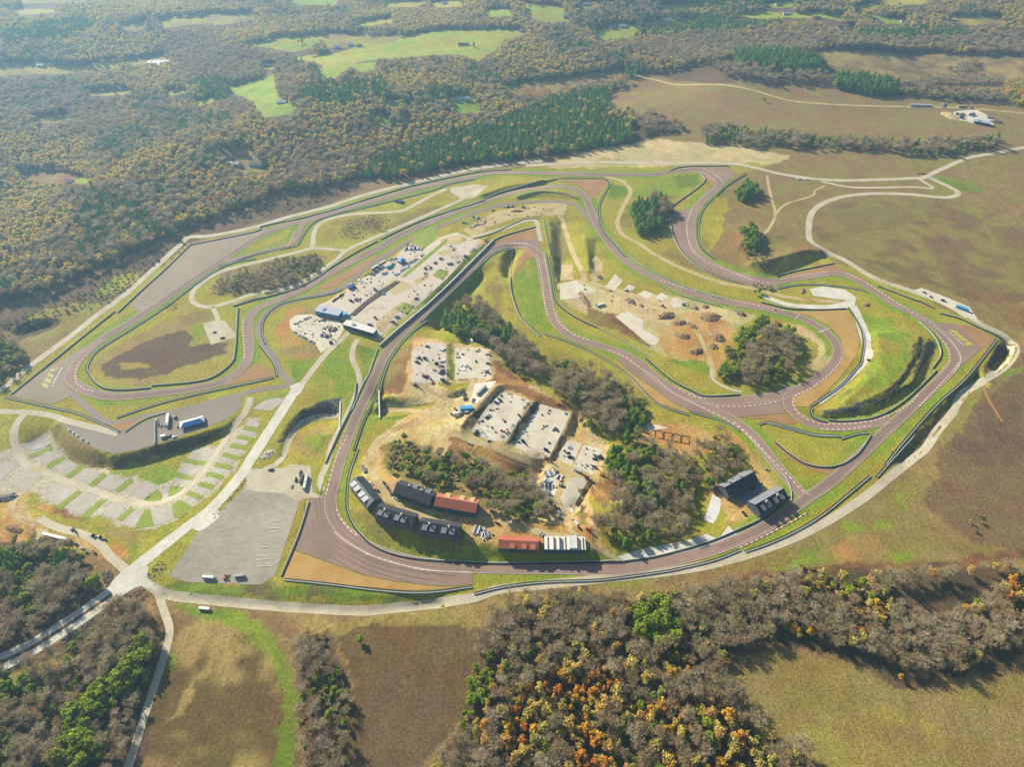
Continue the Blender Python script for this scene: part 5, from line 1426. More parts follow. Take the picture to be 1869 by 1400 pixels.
def excavator(s, col, label, sc=1.0):
    e, _ = put('excavator', s, label, 'excavator', 'excavators on the building site'); e.scale = (sc,) * 3
    for sy in (-1, 1):
        MB().prism([(-2, 0.25), (-1.7, 0), (1.7, 0), (2, .25), (2, .7), (1.7, .95), (-1.7, .95), (-2, .7)], sy * 1.05 - .32, sy * 1.05 + .32).build('crawler_track', rubber, e)
    MB().prism([(-2.2, 1.1), (1.2, 1.1), (1.2, 1.7), (-.2, 2.0), (-2.2, 2.0)], -1.3, 1.3).build('body', PAINT[col], e)
    MB().prism([(-.1, 1.75), (1.25, 1.72), (1.1, 3.0), (0, 3.0)], .25, 1.25).build('cab', glass, e)
    MB().prism([(.9, 1.7), (1.3, 1.5), (3.6, 4.3), (5.2, 4.4), (5.2, 4.8), (3.4, 4.85)], -.55, -.1).build('boom', PAINT[col], e)
    MB().prism([(4.9, 4.9), (5.3, 4.9), (6.3, 1.6), (6.0, 1.5)], -.5, -.15).build('dipper_arm', PAINT[col], e)
    MB().prism([(5.4, .5), (6.4, .3), (6.6, 1.5), (5.9, 1.7)], -.85, .2).build('bucket', rubber, e)
    return e
def loader(s, col, label, blade_=True, cat='loader'):
    e, _ = put('wheel_loader', s, label, cat, 'loaders and dozers on the building site')
    MB().prism([(-3, .9), (1, .9), (1, 1.7), (-.4, 1.9), (-3, 1.8)], -1.0, 1.0).build('body', PAINT[col], e)
    MB().prism([(-.5, 1.92), (.9, 1.72), (.75, 3.1), (-.4, 3.1)], -.8, .8).build('cab', glass, e)
    MB().prism([(1.0, 1.2), (3.0, .5), (3.1, .8), (1.0, 1.6)], -.7, .7).build('lift_arm', PAINT[col], e)
    MB().prism([(2.9, .15), (3.9, .1), (3.3, 1.2), (2.95, 1.2)], -1.35, 1.35).build('bucket', steel, e)
    wheels(e, (-1.9, .9), 2.5, .75)
    return e
def dumper(s, col, label):
    e, _ = put('dump_truck', s, label, 'dump truck', 'dump trucks on the building site')
    MB().box(-4, 4, -.55, .55, .8, 1.15).build('chassis', rubber, e)
    MB().prism([(-4.2, 1.2), (1.6, 1.2), (1.8, 2.7), (-4.5, 2.5)], -1.3, 1.3).build('tipper_body', PAINT[col], e)
    MB().prism([(1.9, 1.0), (4.1, 1.0), (4.1, 1.9), (3.4, 2.1), (3.0, 2.9), (1.9, 2.9)], -1.2, 1.2).build('cab', PAINT['white' if col != 'white' else 'silver'], e)
    wheels(e, (-3, -1.8, 3.0), 2.4, .55)
    return e
def lift(s, col, label):
    e, _ = put('telescopic_lift', s, label, 'crane'); 
    MB().prism([(-3, .8), (3, .8), (3, 1.5), (1, 1.8), (-3, 1.8)], -1.2, 1.2).build('body', PAINT[col], e)
    MB().prism([(-2.6, 1.9), (-2.2, 1.7), (9.5, 9.6), (9.3, 10.0)], -.3, .3).build('boom', PAINT[col], e)
    MB().box(8.8, 10.6, -.8, .8, 9.5, 9.7).build('work_platform', steel, e)
    wheels(e, (-2, 2), 2.4, .6)
    return e

# ------------------------------------------------------------------ stores, heaps
def stack(s, cols, label, n=5, w=6.0, hgt=1.0, group=None, cat='material stack', seed=1):
    w *= .8; hgt *= .85
    """bundles laid side by side between two pixels"""
    e, L_ = put('material_stack', s, label, cat, group)
    r = random.Random(seed)
    st = L_ / n
    for i in range(n):
        x = -L_ / 2 + st * (i + .5)
        hw = st * r.uniform(.28, .44); ww = w * r.uniform(.35, .5); y = r.uniform(-.15, .15) * w; hh = hgt * r.uniform(.5, 1.2)
        b = MB().box(x - hw, x + hw, y - ww, y + ww, .12, hh)
        for k in (-.6, 0, .6): b.box(x - hw, x + hw, y + k * ww - .12, y + k * ww + .12, 0, .12)
        cm = cols[i % len(cols)]; b.build('bundle', PAINT[cm] if isinstance(cm, str) else cm, e)
    return e
def pipes(s, col, label, n=7, w=9.0, r0=.3):
    e, L_ = put('pipe_stack', s, label, 'pipe stack')
    for i in range(n):
        x = -L_ / 2 + L_ * (i + .5) / n
        o = (i * 37 % 11 - 5) * .14
        MB().cyl((x, -w / 2 + o, r0 + .02), (x + .15, w / 2 + o, r0 + .02), r0, 8).build('pipe', PAINT[col], e)
    return e
def heap(s, m, rx, ry, h, name='dirt_heap', label='', cat='heap', seed=1, rough_=.25, rocks=0, rm=None, group=None):
    w = ground(P(s)[:1])[0]
    z0 = float(height(w)[0])
    r = np.random.default_rng(seed)
    v, f = [], []
    nr, na = 7, 22
    an0 = r.random() * 6.28
    for i in range(nr + 1):
        t = i / nr
        for j in range(na):
            a = 2 * math.pi * j / na
            k = 1 + rough_ * 1.3 * (vnoise(np.array([math.cos(a) * 3 + seed * 7]), np.array([math.sin(a) * 3]), 1.0)[0] - .5)
            x, y = math.cos(a) * t * rx * k, math.sin(a) * t * ry * k
            zz = h * (1 - t ** 1.6) * (1 + rough_ * 1.6 * (vnoise(np.array([x + seed * 31]), np.array([y]), 2.2)[0] - .5))
            v.append((x, y, zz if i < nr else -.6))
    for i in range(nr):
        for j in range(na):
            k = (j + 1) % na
            f.append((i * na + j, (i + 1) * na + j, (i + 1) * na + k, i * na + k))
    e = empty(name, (w[0], w[1], z0), an0)
    tag(e, label, cat, group)
    mesh_obj('mound', v, f, m, e)
    if rocks:
        b = MB()
        for k in range(rocks):
            a = r.random() * 6.28; t = r.random() ** .6
            x, y = math.cos(a) * t * rx, math.sin(a) * t * ry
            zz = h * (1 - t ** 1.6); q = .4 + .9 * r.random()
            o = len(b.v)
            for d in ((1, 0, 0), (-1, 0, 0), (0, 1, 0), (0, -1, 0), (0, 0, 1), (0, 0, -1)):
                b.v.append((x + d[0] * q * r.uniform(.6, 1.3), y + d[1] * q * r.uniform(.6, 1.3), zz + d[2] * q * r.uniform(.5, 1)))
            b.f += [tuple(o + i for i in q_) for q_ in ((0, 2, 4), (2, 1, 4), (1, 3, 4), (3, 0, 4), (2, 0, 5), (1, 2, 5), (3, 1, 5), (0, 3, 5))]
        o = b.build('boulders', rm or rock, e); o['kind'] = 'stuff'
    return e
def rubble(s, m, label, n=60, size=.6, seed=3, name='rubble'):
    """loose stones strewn over an outline"""
    w = G(s); r = np.random.default_rng(seed)
    b = MB(); lo, hi = w.min(0), w.max(0); k = 0
    for _ in range(n * 6):
        p = r.uniform(lo, hi)
        if not inside(p[None], w)[0]: continue
        zz = float(height(p)[0]); q = size * (.4 + r.random())
        o = len(b.v)
        for d in ((1, 0, 0), (-1, 0, 0), (0, 1, 0), (0, -1, 0), (0, 0, 1), (0, 0, -1)):
            b.v.append((p[0] + d[0] * q * r.uniform(.6, 1.3), p[1] + d[1] * q * r.uniform(.6, 1.3), zz + .2 + d[2] * q * r.uniform(.5, 1)))
        b.f += [tuple(o + i for i in q_) for q_ in ((0, 2, 4), (2, 1, 4), (1, 3, 4), (3, 0, 4), (2, 0, 5), (1, 2, 5), (3, 1, 5), (0, 3, 5))]
        k += 1
        if k >= n: break
    o = b.build(name, m)
    return tag(o, label, 'rubble', kind='stuff')

# ------------------------------------------------------------------ barriers
def wall_run(b, line, off, w, h0, h1):
    n = normals2(line)
    l, r = line + n * (off + w / 2), line + n * (off - w / 2)
    zc = height(line)
    o = len(b.v)
    for i in range(len(line)):
        z0 = zc[i]
        b.v += [(r[i][0], r[i][1], z0 + h0), (l[i][0], l[i][1], z0 + h0), (l[i][0], l[i][1], z0 + h1), (r[i][0], r[i][1], z0 + h1)]
    for i in range(len(line) - 1):
        a = o + 4 * i
        for j in range(4):
            k = (j + 1) % 4
            b.f.append((a + j, a + 4 + j, a + 4 + k, a + k))
    b.f.append((o, o + 1, o + 2, o + 3)); e = o + 4 * (len(line) - 1); b.f.append((e + 3, e + 2, e + 1, e))
    return b
def barrier(s, label, m=None, hgt=1.3, with_shade=True, cat='barrier', name='track_barrier', smooth=True, w=.7, step=4.0):
    line = smooth_line(G(s), False, step) if smooth else G(s)
    e = empty(name, (0, 0, 0)); tag(e, label, cat, 'barriers along the circuit')
    c = line[len(line) // 2]
    e.location = (c[0], c[1], float(height(c)[0]))
    side = 1.0
    if with_shade:
        d = near_side(c); n = normals2(line)[len(line) // 2]
        side = 1.0 if d @ n > 0 else -1.0
    inv = Matrix.Translation(-Vector(e.location))
    def fin(b, nm, mm):
        b.v = [(x - e.location.x, y - e.location.y, zz - e.location.z) for x, y, zz in b.v]
        b.build(nm, mm, e)
    fin(wall_run(MB(), line, 0, w, -.3, hgt), 'concrete_wall', m or conc)
    if with_shade:
        fin(wall_run(MB(), line, side * (w / 2 + .75), 1.4, -.3, hgt - .2), 'shade_strip', shade_m)  # dark strip added for the wall's shaded face and cast shadow
    return e
BAR = [
 ('A 80,1282 330,1080 640,830 835,675', 'low dark barrier beside the lettered left run-off'), ('A 860,682 1000,550 1200,370 1395,180', 'long barrier edging the left run-off and perimeter road'),
 ('A 1400,185 1868,88 B 300,535 490,490', 'barrier along the top edge of the left run-off'), ('B 500,495 800,420 1100,325', 'barrier on the outer straight above the chicane'),
 ('B 1100,325 1300,265 1450,225 1868,135', 'barrier on the outer straight past the gravel loop'), ('C 0,150 130,128 330,115', 'short barrier beneath the pine wood'),
 ('A 35,1305 400,1385 H 560,262 700,320 870,400', 'pale barrier along the bottom of the lettered run-off'), ('A 1100,1232 900,1245 760,1230 680,1170 640,1090 680,1000 760,930 1000,780 1200,650 1440,470 1560,390 1700,320 1868,290', 'barrier curling round the left hairpin infield'),
 ('A 1110,1215 1400,1190 1560,1150 1690,1050 1715,960 1725,830 1735,650', 'barrier round the right end of the hairpin infield'), ('H 850,295 1100,210 1400,130 1868,30 f 500,690', 'tall pale barrier between bottom straight and paddock lot'),
 ('H 915,395 1060,300 1220,252', 'white barrier wedge beside the paddock lot'), ('b 305,330 310,940', 'short concrete barrier across the paddock lot'),
 ('A 1700,635 1868,585 B 250,1070 370,1040 550,990 700,915 850,810 1000,720 1150,640', 'barrier along the pale service road and inner straight'), ('B 1180,625 1500,480 1868,360', 'barrier on the far half of the inner straight'),
 ('B 580,665 640,560 720,490 870,440 1020,405', 'barrier curving inside the chicane'), ('B 1030,405 1250,350 1560,270 1700,220 1868,190', 'barrier along the inner side of the outer straight'),
 ('B 100,1112 250,1060 370,1040', 'short dark barrier at the S bend'), ('B 340,1390 315,1300 330,1210 400,1130 520,1080 800,1030 900,995', 'barrier on the outside of the pit lane bend'),
 ('B 570,675 300,730 150,775 0,830', 'dark barrier below the chicane'), ('s 1575,1205 1555,1130 1480,1030', 'barrier round the tan wedge at the pit exit'),
 ('C 130,328 300,270 670,183', 'barrier above the upper inner bend'), ('C 680,182 980,182 1010,195', 'straight dark barrier behind the upper gravel wedge'), ('C 1035,190 1050,230 1000,320 975,400 985,510 1020,580 1080,650 1165,750', 'barrier running down the right of the inner bend'),
 ('C 375,320 470,290 560,278 700,290 800,322', 'arched barrier on the inside of the upper bend'), ('C 0,385 135,340', 'short barrier at the left of the upper bend'),
 ('C 1500,390 1580,330 1700,245 1745,190 1710,140', 'dark barrier inside the top right corner'), ('D 90,120 200,95 520,88', 'dark barrier behind the top right run-off'), ('D 430,310 520,230 650,150', 'green-backed barrier right of the top corner'),
 ('D 415,315 340,400 300,500 300,600 330,690 420,770', 'barrier along the inside of the long left-hander'), ('D 105,410 95,500 120,620 200,750 310,835 430,900 620,955', 'barrier round the dark left-hand run-off'),
 ('D 870,895 1000,860 1290,800', 'dark barrier above the tan gravel at the kink'), ('D 880,990 1000,965 1200,962 1400,985 1520,1010', 'curved barrier below the kink'), ('D 1610,968 1868,1065 E 1110,200 1215,250', 'barrier beside the white gravel yard'),
 ('D 760,1085 900,1120 1000,1135 1200,1140 1380,1132', 'barrier above the big tan gravel trap'), ('E 590,245 650,340 690,430 700,520 680,650', 'double barrier along the white gravel strip'), ('E 680,655 540,810 400,910 310,970', 'barrier at the lower end of the tan gravel trap'),
 ('E 1255,287 1400,325 1560,400 1720,482', 'barrier above the lettered right-hand run-off'), ('E 1670,485 1450,760 1230,960 1000,1220 860,1395', 'very long barrier outside the right-hand straight'),
 ('E 1100,345 1180,420 1245,520 1255,600 1195,690', 'barrier curling inside the right-hand corner'), ('E 1225,705 1100,830 960,950 780,1045 560,1075 440,1065', 'barrier along the inside of the right-hand bend'), ('E 430,1082 350,1060 315,1020 325,980', 'tight curl of barrier at the gravel trap foot'),
 ('E 0,1095 200,1150 350,1185 525,1190', 'barrier on the left of the grass triangle'), ('E 530,1210 640,1175 730,1165', 'short barrier at the top of the grass triangle'), ('I 1555,180 1480,290 1400,360 1310,400 1200,410 1080,385 980,325 865,230', 'barrier curving round the grass triangle'),
 ('I 740,105 800,90 950,120 1150,175 1330,190', 'barrier across the top of the grass triangle'), ('I 1555,480 1400,610 1200,770 1000,890 800,980 640,1035', 'long barrier along the outside of the bottom right bend'), ('I 1868,190 1760,310 1600,490', 'barrier between right straight and dark bank'),
 ('I 605,1022 420,1095 200,1150 f 1200,1047 1100,1060 1000,1064 925,1072 865,1086', 'barrier along the bottom straight and perimeter road'), ('f 518,1060 600,1068 700,1080 780,1083 862,1073', 'dark barrier at the bottom of the orange gravel'),
 ('f 513,1052 545,975 563,918', 'pale barrier between car park and brown run-off'), ('f 654,820 640,860 634,900 636,935 655,970 690,1000 750,1018 850,1026 940,1028 1140,1025', 'barrier below the townhouses'), ('f 1140,1024 1200,1015 1290,990 1350,965 1400,940 1440,905', 'barrier in front of the trackside lodges'),
 ('C 340,700 330,850 325,960 350,1080 400,1200 540,1335', 'barrier on the grass inside the hairpin'), ('C 130,790 200,735 340,695', 'barrier at the mouth of the hairpin'), ('C 600,740 630,900 650,1040 700,1120 780,1180 F 450,140 560,190', 'barrier right of the hairpin exit'),
 ('F 170,240 400,320 650,450 800,560 930,700 1060,780 1220,832', 'long thin barrier above the central wood'), ('F 1230,812 1450,870 1600,950', 'barrier left of the joining bends'), ('F 560,190 700,260 940,405', 'white rail across the meadow above the esses'), ('F 920,415 1100,570 1250,650 1350,690 1600,680', 'barrier curving below the meadow'),
 ('I 640,160 760,290 860,410 940,500 975,590 975,660', 'white barrier beside the lodge driveway'), ('C 570,485 590,600 620,735', 'white fence on the green bank right of the hairpin'), ('C 60,620 200,580 330,520 430,480 530,475', 'thin fence above the hairpin approach road'),
 ('C 150,690 220,625 340,580 510,535', 'dark barrier on the outside of the hairpin gravel'), ('G 900,890 800,1060 720,1290', 'dark barrier left of the green culvert meadow'), ('G 1250,340 1100,470 1000,600 950,700 900,890', 'long barrier between the track and the brown slope'),
 ('J 1868,290 1780,370 1600,540 1300,830 1260,880', 'barrier along the shaded wooded bank'), ('G 730,800 720,900 680,1010 600,1170 505,1385', 'dark barrier between the pit approach and service road'), ('G 890,545 830,720 770,830 700,1000', 'thin white rail beside the pit approach'),
 ('C 1430,975 1600,1045 1868,1120', 'white barrier beneath the inner straight earthworks'), ('C 1180,740 1300,830 1500,930 1700,1010 1868,1060', 'white barrier above the inner straight'),
]
for s, lb in BAR:
    barrier(s, lb, conc_g if 'green' in lb else conc, with_shade=not any(k in lb for k in ('rail', 'fence', 'white barrier')), hgt=1.2)

# tall retaining wall between paddock plateau and lower track
def retaining():
    line = smooth_line(G('J 905,1085 1020,980 1160,860 1300,745 1480,580 1620,440 1760,300 1868,190'), False, 4)
    e = empty('retaining_wall', (line[0][0], line[0][1], 0)); tag(e, 'tall retaining wall of the paddock with blue banners facing the track', 'wall')
    loc = Vector((line[0][0], line[0][1], 0))
    n = normals2(line)
    def run(nm, m, off, w, z0, z1, i0=0, i1=None):
        b = MB(); l = line[i0:i1]
        nn = n[i0:i1]; L1, R1 = l + nn * (off + w / 2), l + nn * (off - w / 2)
        for i in range(len(l)):
            b.v += [(R1[i][0] - loc.x, R1[i][1] - loc.y, z0), (L1[i][0] - loc.x, L1[i][1] - loc.y, z0), (L1[i][0] - loc.x, L1[i][1] - loc.y, z1), (R1[i][0] - loc.x, R1[i][1] - loc.y, z1)]
        for i in range(len(l) - 1):
            for j in range(4):
                k = (j + 1) % 4; a = 4 * i; b.f.append((a + j, a + 4 + j, a + 4 + k, a + k))
        b.f.append((0, 1, 2, 3)); q = 4 * (len(l) - 1); b.f.append((q + 3, q + 2, q + 1, q))
        b.build(nm, m, e)
    run('wall_face', conc, 0, .6, -1, 3.4); run('coping', membrane, 0, 1.3, 3.4, 3.65)
    k = len(line); 
    for i in range(int(k * .42), k - 2, 2):
        run('banner', PAINT['blue' if (i // 2) % 2 else 'sky'], -.36, .06, .8, 2.8, i, i + 2)
retaining()
# ------------------------------------------------------------------ gabled buildings
def gable(name, s, width, label, wall_h=6.5, rise=4.0, wm=siding, rm=shingle, rm2=None, dormers=(), chim=(), eave=.6, z_px=0.0, cat='building', windows=6, base=stone, lift=.0, off=0.0, win_sides=(1, -1), roof=True, group=None, deck=None):
    p = P(s)
    a, b = plane(p[:1], z_px)[0], plane(p[1:2], z_px)[0]
    for _ in range(4):
        g = float(height((a + b) / 2)[0])
        a, b = plane(p[:1], g + z_px)[0], plane(p[1:2], g + z_px)[0]
    c = (a + b) / 2
    L_ = float(np.linalg.norm(b - a)); h = L_ / 2; w = width / 2
    g = min(float(height(c + np.array(d))[0]) for d in ((0, 0), (6, 0), (-6, 0), (0, 6), (0, -6)))
    e = empty(name, (c[0], c[1], g + lift), math.atan2(b[1] - a[1], b[0] - a[0]))
    tag(e, label, cat, group)
    H = wall_h
    if base:
        MB().box(-h - .12, h + .12, -w - .12, w + .12, -2.5, .9).build('plinth', base, e)
    wb = MB()
    pts_ = [(-w, .9), (w, .9), (w, H), (0, H + rise), (-w, H)] if roof else [(-w, .9), (w, .9), (w, H), (-w, H)]
    o, n = 0, len(pts_)
    wb.v = [(-h, y, zz) for y, zz in pts_] + [(h, y, zz) for y, zz in pts_]
    wb.f = [tuple(range(n))[::-1], tuple(range(n, 2 * n))] + [(i, (i + 1) % n, n + (i + 1) % n, n + i) for i in range(n)]
    wb.build('wall', wm, e)
    if roof:
        sl = rise / w
        def pitch_(sg, mm):
            r_ = MB(); hh = h + eave; ww = w + eave; t = .28
            q = [(0, H + rise + .08), (sg * ww, H - sl * eave + .08), (sg * ww, H - sl * eave + .08 + t), (0, H + rise + .08 + t)]
            r_.v = [(-hh, y, zz) for y, zz in q] + [(hh, y, zz) for y, zz in q]
            r_.f = [(0, 1, 2, 3), (7, 6, 5, 4)] + [(i, 4 + i, 4 + (i + 1) % 4, (i + 1) % 4) for i in range(4)]
            return r_.build('roof', mm, e)
        ra = pitch_(-1, rm); rb = pitch_(1, rm2 or rm)
        for x in chim:
            MB().box(x[0] * h - .8, x[0] * h + .8, x[1] * w - .8, x[1] * w + .8, H + rise * .3, H + rise + 2.2).build('chimney', x[2] if len(x) > 2 else siding_w, ra)
        for (fx, sg, dw, mm) in dormers:
            d = MB(); x0, x1 = fx * h - dw / 2, fx * h + dw / 2
            y0, y1 = sg * w * .25, sg * w * 1.02
            zt = H + rise * .80; zl = zt - .9
            d.box(x0 + .25, x1 - .25, min(y0, y1), max(y0, y1), H - .8, zl - .35)
            d.build('dormer', wm, e)
            t = MB(); q = [(y0, zt), (y1 + sg * .5, zl - .1), (y1 + sg * .5, zl - .38), (y0, zt - .28)]
            t.v = [(x0, y, zz) for y, zz in q] + [(x1, y, zz) for y, zz in q]
            t.f = [(0, 1, 2, 3), (7, 6, 5, 4)] + [(i, 4 + i, 4 + (i + 1) % 4, (i + 1) % 4) for i in range(4)]
            t.build('dormer_roof', mm, e)
            MB().box(fx * h - 1.1, fx * h + 1.1, y1 + sg * .0 - .05, y1 + .05, H - .3, H + rise * .35).build('window', glass, e)
    else:
        MB().box(-h - .1, h + .1, -w - .1, w + .1, H, H + .3).build('floor_deck', deck or wood, e)
    for sg in win_sides:
        for i in range(windows):
            x = -h + L_ * (i + .5) / windows
            for zz in ((1.4, 3.0), (3.9, 5.4)) if H > 5.5 else ((1.2, min(2.6, H - .3)),):
                f = MB().box(x - .9, x + .9, sg * w - .06, sg * w + .06, zz[0], zz[1]).build('window', siding_w, e)
                MB().box(x - .75, x + .75, sg * w - .1, sg * w + .1, zz[0] + .12, zz[1] - .12).build('pane', glass, f)
    MB().box(h - .05, h + .08, -.6, .6, .9, 3.0).build('door', PAINT['grey'], e)
    return e, L_
# townhouses above the bottom bend
gable('townhouse_block', 'f 650,876 683,917', 15, 'townhouse block in pale roofing with white dormers, leftmost of the row', 9, 4.5, siding, shingle_l, shingle, [(x, -1, 5.4, siding_w) for x in (-.75, -.35, .15, .55)], [(-.95, .1)], z_px=8)
gable('townhouse_block', 'f 690,930 757,950', 14, 'dark roofed townhouse block with paired dormers at the bend', 9, 4.5, siding, shingle, shingle, [(x, -1, 5.0, shingle_l) for x in (-.72, -.38, .18, .54)], [(-.55, -.25), (.36, -.25)], z_px=8)
gable('townhouse_block', 'f 768,957 840,968', 14, 'dark roofed townhouse block beside the stacked lumber', 9, 4.5, siding, shingle, shingle, [(x, -1, 5.0, shingle_l) for x in (-.72, -.32, .25, .66)], [(-.52, -.25), (.46, -.25)], z_px=8)
gable('townhouse_block', 'f 726,888 790,911', 15, 'dark roofed townhouse block with teal walls near the wood', 8.5, 4.5, wrap_t, shingle, shingle, [(x, 1, 5.0, shingle_l) for x in (-.1, .65)], [(-.35, .2), (.35, .2)], z_px=8)
gable('townhouse_block', 'f 797,912 871,925', 14.5, 'unfinished townhouse block with red roof decking and teal walls', 8.5, 4.2, wrap_t, red_deck, red_tile, [(x, 1, 5.0, wood) for x in (-.5, .2, .7)], [], z_px=8)
gable('townhouse_block', 'f 911,986 982,990', 13, 'unfinished townhouse block with coral roof and open frames', 6, 3.2, wrap_t, red_deck, red_deck, [(x, -1, 4.8, red_tile) for x in (-.3, .3, .75)], [], z_px=6)
e, L_ = gable('unfinished_townhouse', 'f 994,988 1069,989', 14, 'bare townhouse frame of pale timber decks without a roof', 6.2, 0, wrap_t, z_px=6, roof=False, deck=membrane, windows=8)
for i in range(7):
    x = -L_ / 2 + L_ * (i + .5) / 7
    MB().box(x - .12, x + .12, -6.6, 6.6, 6.5, 7.6 + (i % 3)).build('stud_wall', wood, e)
MB().box(L_ * .1, L_ * .3, -6.8, 6.8, 6.5, 8.6).build('stud_wall', siding_w, e)
# trackside lodges at the right
gable('trackside_lodge', 'f 1322,893 1374,865', 15, 'long black roofed lodge nearer the wood with twin pale chimneys', 7.5, 5, siding, shingle, shingle_l, [], [(-.55, .45), (.2, .45)], z_px=9)  # back pitch in paler shingle: sunlight painted into the roof
gable('trackside_lodge', 'f 1378,925 1428,896', 16, 'long black roofed lodge nearest the track with four skylights', 7.5, 5, siding, shingle, shingle_l, [(x, -1, 4.2, siding) for x in (-.72, -.32, .2, .62)], [(-.4, -.3), (.4, -.3)], z_px=9)  # paler back pitch here too carries the sunlight in its colour
def slabb(name, s, m, label, h=.5, cat='slab'):
    w = G(s); c = w.mean(0); z0 = float(height(c)[0])
    ar = sum(w[i][0] * w[(i + 1) % len(w)][1] - w[(i + 1) % len(w)][0] * w[i][1] for i in range(len(w)))
    if ar < 0: w = w[::-1]
    n = len(w)
    v = [(p[0] - c[0], p[1] - c[1], -.6) for p in w] + [(p[0] - c[0], p[1] - c[1], h) for p in w]
    f = [tuple(range(n))[::-1], tuple(range(n, 2 * n))] + [(i, (i + 1) % n, n + (i + 1) % n, n + i) for i in range(n)]
    o = mesh_obj(name, v, f, m); o.location = (c[0], c[1], z0)
    return tag(o, label, cat)
slabb('foundation_slab', 'W 340,715 515,785 395,1165 205,1110', membrane, 'white foundation slab beside the trackside lodges', .7)
slabb('concrete_yard', 'W 620,700 1020,470 1190,590 850,860', mat('yard_shade', (126, 140, 150), (110, 124, 134), scale=.1, k=.5), 'concrete yard tinted with lodge shade between the two black roofed lodges', .35, 'yard')  # blue-grey slab colour holds the shadow lying between the lodges
# four footing frames
for i in range(4):
    x0 = 454 + i * 50; y0 = 421 + i * 10
    w = G('O %d,%d %d,%d %d,%d %d,%d' % (x0, y0, x0 + 42, y0 + 8, x0 + 40, y0 + 50, x0 - 4, y0 + 42)); c = w.mean(0); z0 = float(height(c)[0]) + .1
    b = MB()
    wall_run(b, np.concatenate([w, w[:1]]), 0, .55, 0, .7)
    b.v = [(x - c[0], y - c[1], zz - z0) for x, y, zz in b.v]
    o = b.build('footing_square', dirt_b); o.location = (c[0], c[1], z0)
    tag(o, 'square brown footing frame in the row on the clay shelf', 'foundation', 'footing frames on the clay shelf')
# paddock hall
def flat(name, s, width, hgt, wm, rm, label, z_px=0, cat='building', windows=6, wmat=glass, parapet=True, group=None):
    p = P(s); a, b = plane(p[:1], z_px)[0], plane(p[1:2], z_px)[0]
    for _ in range(4):
        g = float(height((a + b) / 2)[0]); a, b = plane(p[:1], g + z_px)[0], plane(p[1:2], g + z_px)[0]
    c = (a + b) / 2; L_ = float(np.linalg.norm(b - a)); h, w = L_ / 2, width / 2
    e = empty(name, (c[0], c[1], g), math.atan2(b[1] - a[1], b[0] - a[0])); tag(e, label, cat, group)
    MB().box(-h, h, -w, w, -1.5, hgt).build('wall', wm, e)
    MB().box(-h - .5, h + .5, -w - .5, w + .5, hgt, hgt + .5).build('roof', rm, e)
    if parapet: MB().box(-h * .5, -h * .3, -w * .4, w * .4, hgt + .5, hgt + 1.6).build('roof_unit', steel, e)
    for sg in (-1, 1):
        for i in range(windows):
            x = -h + L_ * (i + .5) / windows; q = L_ / windows * .38
            MB().box(x - q, x + q, sg * w - .08, sg * w + .08, hgt * .25, hgt * .75).build('window', wmat, e)
    return e
flat('pit_building', 'X 720,500 1290,668', 9, 6, siding, membrane, 'long white flat roofed pit building at the paddock gate', 6, windows=10)
flat('paddock_hall', 'X 200,235 640,330', 12, 6.5, blue_panel, metal_roof, 'unfinished paddock hall with blue panel walls', 6, windows=8, wmat=PAINT['sky'])
container('X 690,400 780,370', 'sky', 'bright blue container at the end of the paddock hall', hgt=4.5, w=5)
# white and blue event tent
def tent(s, wd, label, roofm=membrane, front=tarp, h=3.2, rise=2.4):
    e, L_ = put('event_tent', s, label, 'tent'); x, y = L_ / 2, wd / 2
    q = y * .8
    MB().quad((-x, -y, h), (x, -y, h), (x - q, 0, h + rise), (-x + q, 0, h + rise)).build('canopy', front, e)
    MB().quad((x, y, h), (-x, y, h), (-x + q, 0, h + rise), (x - q, 0, h + rise)).quad((x, -y, h), (x, y, h), (x - q, 0, h + rise)).quad((-x, y, h), (-x, -y, h), (-x + q, 0, h + rise)).build('canopy_end', roofm, e)
    for px_ in np.linspace(-x + .2, x - .2, 5):
        for py_ in (-y + .2, y - .2):
            MB().cyl((px_, py_, 0), (px_, py_, h), .1, 6).build('pole', steel, e)
    MB().box(-x + .3, x - .3, y - .25, y - .2, 0, h - .1).build('side_panel', roofm, e)
    return e
tent('b 930,540 1530,370', 11, 'white and blue event tent on the paddock lot')
tent('Y 690,320 770,280', 8, 'bright blue work tent on the concrete apron', tarp, tarp, 3.5, 1.5)
# far houses: wall, roof, door
def house(s, label, L_=16, w=9, ang=0.0, rm=metal_roof, wm=siding_w, h=3.4, rise=2.6, cat='house', chimney=True, name='farm_house'):
    p = at(P(s)[:1])
    e = empty(name, (p.x, p.y, p.z), ang); tag(e, label, cat)
    x, y = L_ / 2, w / 2
    MB().prism([(-x, -1), (x, -1), (x, h), (-x, h)], -y, y).build('wall', wm, e)
    r = MB(); q = [(-y - .5, h - .1), (y + .5, h - .1), (0, h + rise)]
    r.v = [(-x - .5, a, b) for a, b in q] + [(x + .5, a, b) for a, b in q]; r.f = [(0, 2, 1), (3, 4, 5), (0, 1, 4, 3), (1, 2, 5, 4), (2, 0, 3, 5)]
    ro = r.build('roof', rm, e)
    if chimney: MB().box(-x * .4, -x * .4 + .9, -.5, .5, h + 1, h + rise + 1).build('chimney', brick, ro)
    MB().box(-.5, .5, -y - .06, -y + .1, 0, 2.1).build('door', PAINT['maroon'], e)
    for k in (-.7, -.35, .35, .7):
        MB().box(k * x - .6, k * x + .6, -y - .05, -y + .1, 1, 2.3).build('window', glass, e)
    return e
